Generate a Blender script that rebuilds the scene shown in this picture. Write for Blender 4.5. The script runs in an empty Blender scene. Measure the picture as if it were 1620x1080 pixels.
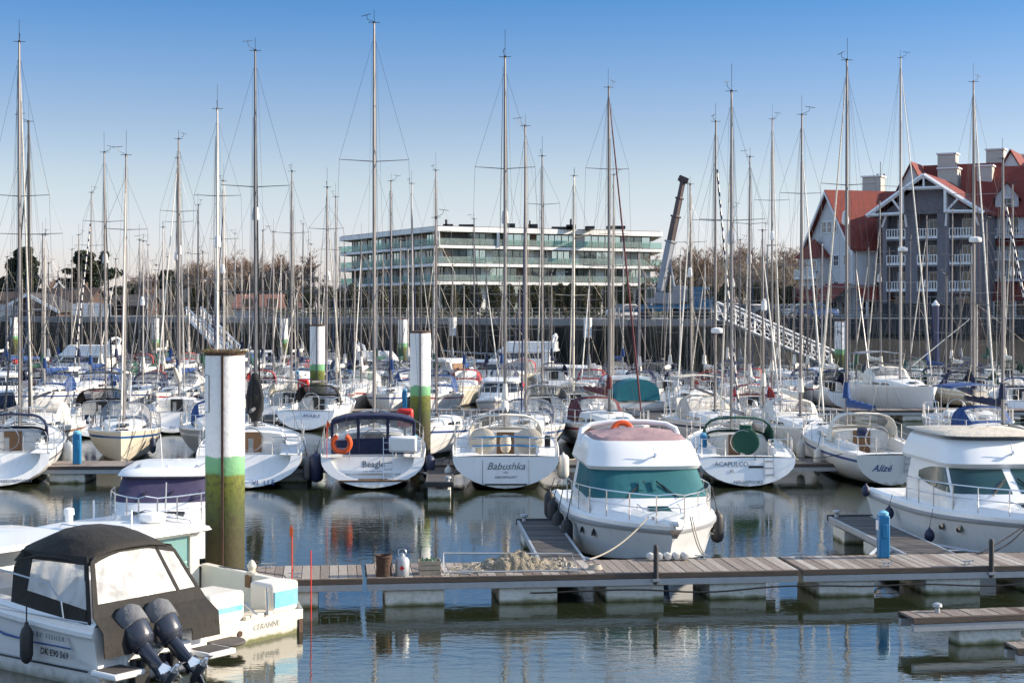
import bpy, math, random
from math import sin, cos, pi, radians as R
from mathutils import Vector, Matrix
S = bpy.context.scene
COL = S.collection
rnd = random.Random(7)

# ------------------------------------------------------------ camera, sky, sun, exposure
EYE = 6.1
cam_d = bpy.data.cameras.new('camera'); cam = bpy.data.objects.new('camera', cam_d); COL.objects.link(cam)
cam.location = (0, 0, EYE); cam.rotation_euler = (R(90), 0, 0)
cam_d.sensor_width = 36; cam_d.lens = 2500/1620*36; cam_d.shift_y = -52/1620
cam_d.clip_start = .5; cam_d.clip_end = 9000
S.camera = cam
SUN_EL, SUN_AZ = 24, 86          # degrees; azimuth clockwise from the view direction (+Y)
w = bpy.data.worlds.new('World'); S.world = w; w.use_nodes = True
nt = w.node_tree; bg = nt.nodes['Background']
sky = nt.nodes.new('ShaderNodeTexSky'); sky.sky_type = 'NISHITA'; sky.sun_disc = False
sky.sun_elevation = R(SUN_EL); sky.sun_rotation = R(SUN_AZ)
sky.air_density = 1.15; sky.dust_density = .3; sky.ozone_density = 2.6
# colour of the winter sky by height above the horizon (pale low down, then deep blue; overhead brightened to lift the shade)
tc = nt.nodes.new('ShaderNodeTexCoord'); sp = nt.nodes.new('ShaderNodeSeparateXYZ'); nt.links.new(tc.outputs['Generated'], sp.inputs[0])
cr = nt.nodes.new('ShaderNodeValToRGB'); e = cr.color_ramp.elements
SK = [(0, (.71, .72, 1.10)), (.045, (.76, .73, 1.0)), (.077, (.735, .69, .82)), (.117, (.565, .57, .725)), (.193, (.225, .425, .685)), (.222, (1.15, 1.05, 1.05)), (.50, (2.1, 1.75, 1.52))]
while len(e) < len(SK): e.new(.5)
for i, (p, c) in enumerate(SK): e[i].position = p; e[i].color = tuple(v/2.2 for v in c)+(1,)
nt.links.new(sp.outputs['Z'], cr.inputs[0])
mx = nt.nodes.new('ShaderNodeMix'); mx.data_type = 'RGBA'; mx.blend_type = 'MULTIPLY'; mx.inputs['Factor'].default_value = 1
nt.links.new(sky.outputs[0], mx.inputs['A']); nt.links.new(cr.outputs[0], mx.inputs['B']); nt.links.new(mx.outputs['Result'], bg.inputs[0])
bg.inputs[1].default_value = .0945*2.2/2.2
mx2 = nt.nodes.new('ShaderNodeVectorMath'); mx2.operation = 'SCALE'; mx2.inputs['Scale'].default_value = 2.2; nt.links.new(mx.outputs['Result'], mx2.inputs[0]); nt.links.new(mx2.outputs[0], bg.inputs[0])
sd = bpy.data.lights.new('sun', 'SUN'); sd.energy = 3.8; sd.angle = R(.5); sd.color = (1, .87, .70)
so = bpy.data.objects.new('sun', sd); COL.objects.link(so)
sv = Vector((sin(R(SUN_AZ))*cos(R(SUN_EL)), cos(R(SUN_AZ))*cos(R(SUN_EL)), sin(R(SUN_EL))))
so.rotation_euler = sv.to_track_quat('Z', 'Y').to_euler(); so.location = (60, -20, 60)
S.view_settings.view_transform = 'Standard'; S.view_settings.look = 'None'
S.view_settings.exposure = 1.15; S.view_settings.gamma = 1; S.view_settings.use_curve_mapping = False
S.cycles.max_bounces = 8; S.cycles.transparent_max_bounces = 24; S.cycles.caustics_reflective = False
S.cycles.caustics_refractive = False; S.cycles.sample_clamp_indirect = 6

def at(px, d, z=0.0): return Vector(((px-810)*d/2500, d, z))
def zof(py, d): return EYE-(py-488)*d/2500

# ------------------------------------------------------------ materials
MT = {}
def mat(n, col, rough=.5, metal=0, var=.0, vs=3., bump=0., bs=20., coat=0., spec=.5, stretch=None, col2=None, scum=False, courses=0, cbump=.5):
    """principled material; var = strength of a noise towards col2 (dirt, wear)"""
    if n in MT: return MT[n]
    m = bpy.data.materials.new(n); m.use_nodes = True; MT[n] = m
    t = m.node_tree; b = t.nodes['Principled BSDF']
    c = tuple(col)+(1,)
    b.inputs['Base Color'].default_value = c; b.inputs['Roughness'].default_value = rough
    b.inputs['Metallic'].default_value = metal; b.inputs['Coat Weight'].default_value = coat
    b.inputs['Specular IOR Level'].default_value = spec
    if var or bump:
        tc = t.nodes.new('ShaderNodeTexCoord'); mp = t.nodes.new('ShaderNodeMapping')
        t.links.new(tc.outputs['Object'], mp.inputs[0])
        if stretch: mp.inputs['Scale'].default_value = stretch
    if var:
        nz = t.nodes.new('ShaderNodeTexNoise'); nz.inputs['Scale'].default_value = vs; nz.inputs['Detail'].default_value = 6
        nz.inputs['Roughness'].default_value = .65
        t.links.new(mp.outputs[0], nz.inputs['Vector'])
        r = t.nodes.new('ShaderNodeMapRange'); r.inputs[1].default_value = .38; r.inputs[2].default_value = .72
        r.inputs[4].default_value = var
        t.links.new(nz.outputs['Fac'], r.inputs[0])
        mx = t.nodes.new('ShaderNodeMix'); mx.data_type = 'RGBA'
        mx.inputs['A'].default_value = c
        mx.inputs['B'].default_value = tuple(col2 or [x*.45 for x in col])+(1,)
        t.links.new(r.outputs[0], mx.inputs['Factor']); t.links.new(mx.outputs['Result'], b.inputs['Base Color'])
    if scum:   # growth along the waterline and rain streaks below the rail
        g = t.nodes.new('ShaderNodeNewGeometry'); sp = t.nodes.new('ShaderNodeSeparateXYZ'); t.links.new(g.outputs['Position'], sp.inputs[0])
        n3 = t.nodes.new('ShaderNodeTexNoise'); n3.inputs['Scale'].default_value = 5; n3.inputs['Detail'].default_value = 5; t.links.new(g.outputs['Position'], n3.inputs['Vector'])
        a = t.nodes.new('ShaderNodeMath'); a.operation = 'MULTIPLY_ADD'; a.inputs[1].default_value = .3; t.links.new(n3.outputs['Fac'], a.inputs[0]); t.links.new(sp.outputs['Z'], a.inputs[2])
        r = t.nodes.new('ShaderNodeMapRange'); r.inputs[1].default_value = .16; r.inputs[2].default_value = .34; r.inputs[3].default_value = .75; r.inputs[4].default_value = 0; t.links.new(a.outputs[0], r.inputs[0])
        m3 = t.nodes.new('ShaderNodeMapping'); m3.inputs['Scale'].default_value = (7, 7, .35); t.links.new(g.outputs['Position'], m3.inputs[0])
        n4 = t.nodes.new('ShaderNodeTexNoise'); n4.inputs['Scale'].default_value = 1; n4.inputs['Detail'].default_value = 5; t.links.new(m3.outputs[0], n4.inputs['Vector'])
        r4 = t.nodes.new('ShaderNodeMapRange'); r4.inputs[1].default_value = .55; r4.inputs[2].default_value = .8; r4.inputs[4].default_value = .22; t.links.new(n4.outputs['Fac'], r4.inputs[0])
        z4 = t.nodes.new('ShaderNodeMapRange'); z4.inputs[1].default_value = 1.6; z4.inputs[2].default_value = 1.0; t.links.new(sp.outputs['Z'], z4.inputs[0])
        mu = t.nodes.new('ShaderNodeMath'); mu.operation = 'MULTIPLY'; t.links.new(r4.outputs[0], mu.inputs[0]); t.links.new(z4.outputs[0], mu.inputs[1])
        k1 = t.nodes.new('ShaderNodeMix'); k1.data_type = 'RGBA'; k1.inputs['B'].default_value = (.40, .34, .24, 1)
        t.links.new(mu.outputs[0], k1.inputs['Factor']); t.links.new(mx.outputs['Result'], k1.inputs['A'])
        k2 = t.nodes.new('ShaderNodeMix'); k2.data_type = 'RGBA'; k2.inputs['B'].default_value = (.14, .13, .05, 1)
        t.links.new(r.outputs[0], k2.inputs['Factor']); t.links.new(k1.outputs['Result'], k2.inputs['A']); t.links.new(k2.outputs['Result'], b.inputs['Base Color'])
    if courses:   # boards, shingles or tiles: level courses, each a little different
        g = t.nodes.new('ShaderNodeNewGeometry'); m3 = t.nodes.new('ShaderNodeMapping'); m3.inputs['Scale'].default_value = (1.2, 1.2, 1); t.links.new(g.outputs['Position'], m3.inputs[0])
        wv = t.nodes.new('ShaderNodeTexWave'); wv.bands_direction = 'Z'; wv.wave_profile = 'SAW'; wv.inputs['Scale'].default_value = courses; wv.inputs['Distortion'].default_value = .15; t.links.new(g.outputs['Position'], wv.inputs['Vector'])
        r = t.nodes.new('ShaderNodeMapRange'); r.inputs[1].default_value = .0; r.inputs[2].default_value = .35; r.inputs[3].default_value = .45; r.inputs[4].default_value = 0; t.links.new(wv.outputs['Fac'], r.inputs[0])
        k = t.nodes.new('ShaderNodeMix'); k.data_type = 'RGBA'; k.inputs['B'].default_value = tuple(x*.35 for x in col)+(1,); t.links.new(r.outputs[0], k.inputs['Factor']); t.links.new(mx.outputs['Result'], k.inputs['A']); t.links.new(k.outputs['Result'], b.inputs['Base Color'])
    if bump:
        n2 = t.nodes.new('ShaderNodeTexNoise'); n2.inputs['Scale'].default_value = bs; n2.inputs['Detail'].default_value = 4
        t.links.new(mp.outputs[0], n2.inputs['Vector'])
        bp = t.nodes.new('ShaderNodeBump'); bp.inputs['Strength'].default_value = bump; bp.inputs['Distance'].default_value = .05
        t.links.new(n2.outputs['Fac'], bp.inputs['Height']); t.links.new(bp.outputs[0], b.inputs['Normal'])
    return m

def zmat(n, stops, rough=.6, noise=.25, nscale=2.5, bump=.4, mott=.35, mcol=(.05, .05, .03), zm=99):
    """colour by height above the water with a ragged edge: paint bands, weed and waterline growth. stops=[(z,colour)...]"""
    m = bpy.data.materials.new(n); m.use_nodes = True; MT[n] = m
    t = m.node_tree; b = t.nodes['Principled BSDF']; b.inputs['Roughness'].default_value = rough
    g = t.nodes.new('ShaderNodeNewGeometry'); sp = t.nodes.new('ShaderNodeSeparateXYZ'); t.links.new(g.outputs['Position'], sp.inputs[0])
    nz = t.nodes.new('ShaderNodeTexNoise'); nz.inputs['Scale'].default_value = nscale; nz.inputs['Detail'].default_value = 8
    t.links.new(g.outputs['Position'], nz.inputs['Vector'])
    ma = t.nodes.new('ShaderNodeMath'); ma.operation = 'MULTIPLY_ADD'; ma.inputs[1].default_value = noise; 
    t.links.new(nz.outputs['Fac'], ma.inputs[0]); t.links.new(sp.outputs['Z'], ma.inputs[2])
    z0, z1 = stops[0][0], stops[-1][0]+.01
    mr = t.nodes.new('ShaderNodeMapRange'); mr.inputs[1].default_value = z0; mr.inputs[2].default_value = z1
    t.links.new(ma.outputs[0], mr.inputs[0])
    cr = t.nodes.new('ShaderNodeValToRGB'); e = cr.color_ramp.elements
    while len(e) < len(stops): e.new(.5)
    for i, (z, c) in enumerate(stops):
        e[i].position = (z-z0)/(z1-z0); e[i].color = tuple(c)+(1,)
    t.links.new(mr.outputs[0], cr.inputs[0])
    n2 = t.nodes.new('ShaderNodeTexNoise'); n2.inputs['Scale'].default_value = nscale*4; n2.inputs['Detail'].default_value = 8
    t.links.new(g.outputs['Position'], n2.inputs['Vector'])
    r2 = t.nodes.new('ShaderNodeMapRange'); r2.inputs[1].default_value = .45; r2.inputs[2].default_value = .75; r2.inputs[4].default_value = mott
    t.links.new(n2.outputs['Fac'], r2.inputs[0])
    mx = t.nodes.new('ShaderNodeMix'); mx.data_type = 'RGBA'; mx.inputs['B'].default_value = tuple(mcol)+(1,)
    zl = t.nodes.new('ShaderNodeMapRange'); zl.inputs[1].default_value = zm; zl.inputs[2].default_value = zm+.1; zl.inputs[3].default_value = 1; zl.inputs[4].default_value = .12
    t.links.new(ma.outputs[0], zl.inputs[0]); mm = t.nodes.new('ShaderNodeMath'); mm.operation = 'MULTIPLY'; t.links.new(r2.outputs[0], mm.inputs[0]); t.links.new(zl.outputs[0], mm.inputs[1])
    t.links.new(mm.outputs[0], mx.inputs['Factor']); t.links.new(cr.outputs[0], mx.inputs['A'])
    t.links.new(mx.outputs['Result'], b.inputs['Base Color'])
    bp = t.nodes.new('ShaderNodeBump'); bp.inputs['Strength'].default_value = bump; bp.inputs['Distance'].default_value = .04
    t.links.new(n2.outputs['Fac'], bp.inputs['Height']); t.links.new(bp.outputs[0], b.inputs['Normal'])
    return m

def clear(n, tint, op=.25, rough=.1, dirt=.2, bc=.6):
    """clear plastic: partly see-through, glossy, a little milky"""
    m = bpy.data.materials.new(n); m.use_nodes = True; MT[n] = m; t = m.node_tree; t.nodes.clear()
    o = t.nodes.new('ShaderNodeOutputMaterial'); tr = t.nodes.new('ShaderNodeBsdfTransparent'); tr.inputs[0].default_value = tuple(tint)+(1,)
    p = t.nodes.new('ShaderNodeBsdfPrincipled'); p.inputs['Roughness'].default_value = rough; p.inputs['Base Color'].default_value = (bc, bc, bc*.97, 1)
    nz = t.nodes.new('ShaderNodeTexNoise'); nz.inputs['Scale'].default_value = 3; tc = t.nodes.new('ShaderNodeTexCoord')
    mp = t.nodes.new('ShaderNodeMapping'); mp.inputs['Scale'].default_value = (1, 1, .4); t.links.new(tc.outputs['Object'], mp.inputs[0])
    t.links.new(mp.outputs[0], nz.inputs['Vector'])
    bp = t.nodes.new('ShaderNodeBump'); bp.inputs['Strength'].default_value = .5; bp.inputs['Distance'].default_value = .12
    t.links.new(nz.outputs['Fac'], bp.inputs['Height']); t.links.new(bp.outputs[0], p.inputs['Normal'])
    r = t.nodes.new('ShaderNodeMapRange'); r.inputs[1].default_value = .35; r.inputs[2].default_value = .7
    r.inputs[3].default_value = op; r.inputs[4].default_value = min(1, op+dirt); t.links.new(nz.outputs['Fac'], r.inputs[0])
    mx = t.nodes.new('ShaderNodeMixShader'); t.links.new(r.outputs[0], mx.inputs[0]); t.links.new(tr.outputs[0], mx.inputs[1])
    t.links.new(p.outputs[0], mx.inputs[2]); t.links.new(mx.outputs[0], o.inputs[0]); return m

mat('gelcoat', (.82, .815, .80), .28, var=.12, vs=1.2, coat=.3, col2=(.66, .64, .58), scum=True)
mat('deck_white', (.74, .73, .70), .5, var=.25, vs=2.5, col2=(.56, .53, .47), bump=.1, bs=60)
mat('cream', (.66, .60, .48), .4, var=.2, vs=2, col2=(.5, .42, .3), scum=True)
mat('hull_grey', (.42, .44, .46), .3, var=.15)
mat('hull_navy', (.012, .03, .10), .2, coat=.4)
mat('hull_blue', (.02, .10, .30), .25, coat=.4)
mat('hull_red', (.30, .02, .02), .3)
mat('hull_green', (.02, .12, .09), .3)
mat('antifoul_black', (.012, .014, .02), .6, var=.3, col2=(.04, .05, .03))
mat('antifoul_blue', (.01, .04, .10), .6, var=.3, col2=(.03, .05, .04))
mat('navy', (.012, .018, .055), .85, var=.3, vs=4, col2=(.03, .04, .09), bump=.5, bs=6)
mat('blue', (.012, .05, .18), .8, var=.3, vs=4, col2=(.03, .09, .24), bump=.5, bs=6)
mat('bright_blue', (.01, .22, .50), .6, var=.2)
mat('black_cloth', (.014, .012, .010), .85, var=.4, vs=3, col2=(.032, .028, .023), bump=.6, bs=5)
mat('grey_cloth', (.20, .21, .23), .85, var=.3, bump=.5, bs=6)
mat('beige', (.58, .52, .43), .85, var=.3, vs=3, bump=.6, bs=5, col2=(.36, .29, .2))
mat('sailcloth', (.72, .68, .60), .8, var=.3, vs=3, bump=.8, bs=4, col2=(.5, .45, .38))
mat('green_cloth', (.008, .07, .045), .8, var=.3, bump=.5, bs=6)
mat('maroon', (.11, .022, .028), .85, var=.4, bump=.5, bs=5)
mat('red_cloth', (.42, .04, .04), .8, var=.3, bump=.4)
mat('teal', (.008, .10, .115), .75, var=.35, vs=2, col2=(.015, .15, .165), bump=.35, bs=3)
mat('teal_cloth', (.01, .15, .19), .8, var=.3)
mat('mauve', (.30, .19, .20), .85, var=.35, vs=3, col2=(.4, .3, .29), bump=.8, bs=3)
mat('purple_cover', (.045, .037, .085), .75, var=.35, vs=2, col2=(.10, .085, .15), bump=.5, bs=3)
mat('alu', (.20, .185, .18), .42, .35, var=.15, vs=2, stretch=(1, 1, .2))
mat('alu_white', (.42, .40, .38), .35, .1)
mat('alu_dark', (.10, .10, .11), .4, .5)
mat('mast_black', (.012, .012, .014), .35, .1)
mat('steel', (.60, .60, .60), .22, .95)
mat('wire', (.12, .115, .11), .45, .6)
mat('rope', (.42, .38, .31), .9)
mat('rope_dark', (.03, .03, .04), .9)
mat('glass_dark', (.012, .015, .018), .06, spec=.8)
mat('glass_green', (.012, .05, .05), .06, spec=.8)
mat('black', (.012, .012, .012), .5)
mat('rubber', (.018, .018, .02), .55, var=.3, col2=(.05, .05, .05))
mat('fender_navy', (.012, .02, .06), .5, var=.3, col2=(.05, .06, .1))
mat('fender_white', (.62, .60, .56), .5, var=.5, vs=5, col2=(.3, .28, .22))
mat('orange', (.75, .10, .015), .5, var=.2)
mat('orange_red', (.62, .03, .02), .4, var=.15, vs=2)
mat('yellow', (.70, .45, .02), .6)
mat('teak', (.22, .12, .06), .7, var=.5, vs=8, stretch=(1, 6, 1))
mat('white_plastic', (.78, .78, .77), .35)
mat('letter_blue', (.02, .06, .22), .5); mat('letter_grey', (.12, .13, .15), .5); mat('letter_faint', (.40, .39, .36), .5)
mat('light_blue', (.12, .42, .62), .4, var=.3, vs=5, col2=(.5, .6, .62))
mat('outboard', (.022, .026, .04), .28, coat=.4)
mat('outboard_grey', (.12, .125, .135), .9, var=.5, bump=.9, bs=7, col2=(.20, .20, .20))
for i, c in enumerate([(.29, .24, .20), (.37, .32, .275), (.23, .185, .155), (.45, .405, .36)]):
    mat('plank%d' % i, c, .8, var=.7, vs=3, stretch=(14, 2, 2), col2=[x*.5 for x in c], bump=.4, bs=30)
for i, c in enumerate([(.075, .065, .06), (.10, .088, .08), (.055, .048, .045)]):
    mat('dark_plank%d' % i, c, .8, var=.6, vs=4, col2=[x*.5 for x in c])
mat('galvanised', (.40, .42, .44), .5, .4, var=.3, vs=5)
mat('rust', (.085, .045, .028), .85, var=.7, vs=9, col2=(.03, .022, .018), bump=.5); mat('edge_wood', (.10, .075, .06), .85, var=.7, vs=4, stretch=(.5, 4, 4), col2=(.04, .033, .028), bump=.4)
mat('net', (.42, .36, .27), .95, var=.8, vs=30, col2=(.10, .08, .05), bump=1, bs=60)
mat('crate_wood', (.40, .33, .25), .8, var=.4, vs=6)
mat('blue_post', (.01, .17, .36), .4, var=.2)
mat('dinghy_grey', (.30, .30, .31), .6, var=.3)
clear('vinyl', (.86, .87, .88), .16, .16, .25)
clear('vinyl_milky', (.80, .80, .80), .34, .25, .5, .62)
clear('vinyl_dark', (.42, .43, .48), .25, .15, .2)
clear('balustrade', (.60, .84, .80), .20, .05, .1)
zmat('pile_paint', [(-.5, (.025, .02, .008)), (.9, (.035, .03, .008)), (1.6, (.045, .04, .01)), (2.1, (.05, .065, .010)), (2.6, (.11, .13, .012)), (2.86, (.15, .17, .02)), (2.90, (.15, .36, .16)), (3.25, (.19, .42, .22)), (3.27, (.80, .79, .77)), (5.4, (.80, .79, .77))], .75, .3, 2.6, .3, .9, (.035, .028, .010), zm=2.86)
zmat('concrete_float', [(-.5, (.02, .02, .012)), (.08, (.04, .04, .025)), (.15, (.22, .22, .12)), (.22, (.70, .69, .63)), (.9, (.80, .79, .76))], .85, .22, 3, .5, .30, (.14, .14, .06))
zmat('quay_concrete', [(-.5, (.012, .013, .012)), (2.6, (.010, .011, .009)), (3.4, (.018, .018, .015)), (4.2, (.045, .043, .038)), (4.6, (.09, .085, .08)), (4.65, (.2, .2, .2)), (5.3, (.22, .22, .22))], .9, .3, .35, .5, .6, (.03, .035, .025))

# ------------------------------------------------------------ mesh builder
def prof(n, r0=1.0): return [(r0*cos(2*pi*i/n), r0*sin(2*pi*i/n)) for i in range(n)]
class MB:
    def __init__(s): s.v = []; s.f = []; s.m = []
    def add(s, vs, fs, mi=0):
        o = len(s.v); s.v += [tuple(v) for v in vs]; s.f += [tuple(i+o for i in f) for f in fs]
        s.m += ([mi]*len(fs) if isinstance(mi, int) else list(mi)); return s
    def box(s, c, d, rz=0, mi=0, ry=0, rx=0):
        hx, hy, hz = d[0]/2, d[1]/2, d[2]/2
        M = Matrix.Translation(c) @ Matrix.Rotation(rz, 4, 'Z') @ Matrix.Rotation(ry, 4, 'Y') @ Matrix.Rotation(rx, 4, 'X')
        vs = [M @ Vector((x, y, z)) for x in (-hx, hx) for y in (-hy, hy) for z in (-hz, hz)]
        return s.add(vs, [(0, 1, 3, 2), (4, 6, 7, 5), (0, 4, 5, 1), (2, 3, 7, 6), (0, 2, 6, 4), (1, 5, 7, 3)], mi)
    def poly(s, pts, mi=0): return s.add(pts, [tuple(range(len(pts)))], mi)
    def prism(s, pts, off, mi=0):
        n = len(pts); off = Vector(off); a = [Vector(p) for p in pts]; b = [p+off for p in a]
        return s.add(a+b, [tuple(range(n))[::-1], tuple(range(n, 2*n))]+[(i, (i+1) % n, n+(i+1) % n, n+i) for i in range(n)], mi)
    def loft(s, rings, mi=0, closed=True, cap0=False, cap1=False, segm=None):
        n = len(rings[0]); vs = [p for r in rings for p in r]; fs = []; ms = []
        for i in range(len(rings)-1):
            for j in range(n if closed else n-1):
                k = (j+1) % n; fs.append((i*n+j, i*n+k, (i+1)*n+k, (i+1)*n+j)); ms.append(segm(i, j) if segm else mi)
        if cap0: fs.append(tuple(range(n))[::-1]); ms.append(mi)
        if cap1: fs.append(tuple(range((len(rings)-1)*n, len(rings)*n))); ms.append(mi)
        return s.add(vs, fs, ms)
    def tube(s, path, r, n=6, mi=0, closed=False, caps=True, flat=1.0, segm=None):
        P = [Vector(p) for p in path]; m = len(P)
        rr = r if isinstance(r, (list, tuple)) else [r]*m
        rings = []; up = None
        for i in range(m):
            if closed: t = P[(i+1) % m]-P[i-1]
            else: t = P[min(i+1, m-1)]-P[max(i-1, 0)]
            if t.length < 1e-9: t = Vector((0, 0, 1))
            t.normalize()
            if up is None:
                up = Vector((0, 0, 1)) if abs(t.z) < .9 else Vector((1, 0, 0))
            a = up-t*up.dot(t)
            if a.length < 1e-6: a = Vector((1, 0, 0))-t*t.x
            a.normalize(); b = t.cross(a); up = a
            rings.append([P[i]+(a*cos(2*pi*k/n)*flat+b*sin(2*pi*k/n))*rr[i] for k in range(n)])
        if closed: rings.append(rings[0])
        return s.loft(rings, mi, True, caps and not closed, caps and not closed, segm)
    def lathe(s, pr, c, n=16, mi=0, M=None):
        rings = [[Vector((r*cos(2*pi*k/n), r*sin(2*pi*k/n), z)) for k in range(n)] for r, z in pr]
        T = Matrix.Translation(c) @ (M or Matrix())
        return s.loft([[T @ p for p in r] for r in rings], mi, True, True, True)
    def torus(s, c, R_, r, n=16, k=6, mi=0, M=None, a0=0, a1=2*pi):
        T = Matrix.Translation(c) @ (M or Matrix()); full = abs(a1-a0-2*pi) < 1e-6
        pts = [T @ Vector((R_*cos(a0+(a1-a0)*i/n), R_*sin(a0+(a1-a0)*i/n), 0)) for i in range(n if full else n+1)]
        return s.tube(pts, r, k, mi, closed=full)
    def build(s, name, mats, parent=None, smooth=True, bevel=0, ang=35, solid=0):
        if isinstance(mats, str): mats = [mats]
        me = bpy.data.meshes.new(name); me.from_pydata(s.v, [], s.f)
        for m in mats: me.materials.append(MT[m])
        if len(mats) > 1: me.polygons.foreach_set('material_index', s.m)
        if smooth:
            me.shade_smooth(); me.set_sharp_from_angle(angle=R(ang))
        me.update()
        o = bpy.data.objects.new(name, me); COL.objects.link(o)
        if parent: o.parent = parent
        if bevel:
            b = o.modifiers.new('b', 'BEVEL'); b.width = bevel; b.segments = 2; b.limit_method = 'ANGLE'; b.angle_limit = R(40)
        if solid:
            b = o.modifiers.new('s', 'SOLIDIFY'); b.thickness = solid; b.offset = 0
        return o
def tag(o, label=None, cat=None, group=None, kind=None):
    if label: o['label'] = label
    if cat: o['category'] = cat
    if group: o['group'] = group
    if kind: o['kind'] = kind
    return o
def thing(name, label, cat, loc=(0, 0, 0), rz=0, group=None):
    o = bpy.data.objects.new(name, None); COL.objects.link(o); o.location = loc; o.rotation_euler = (0, 0, rz)
    o.empty_display_size = .2
    return tag(o, label, cat, group)
def copy_tree(o, parent=None):
    c = o.copy(); COL.objects.link(c)
    if parent: c.parent = parent
    for ch in list(o.children): copy_tree(ch, c)
    return c
def text(body, size, m, parent, loc, xdir, up, shear=0, name='lettering', space=1.0, wide=1.0, bold=0.0):
    cu = bpy.data.curves.new('t', 'FONT'); cu.body = body; cu.size = size; cu.shear = shear; cu.extrude = .002
    cu.align_x = 'CENTER'; cu.align_y = 'CENTER'; cu.space_character = space; cu.resolution_u = 2; cu.offset = bold
    t = bpy.data.objects.new('t', cu); COL.objects.link(t); bpy.context.view_layer.update()
    me = bpy.data.meshes.new_from_object(t.evaluated_get(bpy.context.evaluated_depsgraph_get())); bpy.data.objects.remove(t); bpy.data.curves.remove(cu)
    me.materials.clear(); me.materials.append(MT[m])
    X = Vector(xdir).normalized(); U = Vector(up); U = (U-X*U.dot(X)).normalized(); Z = X.cross(U)
    M = Matrix((( X.x*wide, U.x, Z.x, loc[0]), (X.y*wide, U.y, Z.y, loc[1]), (X.z*wide, U.z, Z.z, loc[2]), (0, 0, 0, 1)))
    me.transform(M)
    o = bpy.data.objects.new(name, me); COL.objects.link(o); o.parent = parent; return o
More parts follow.
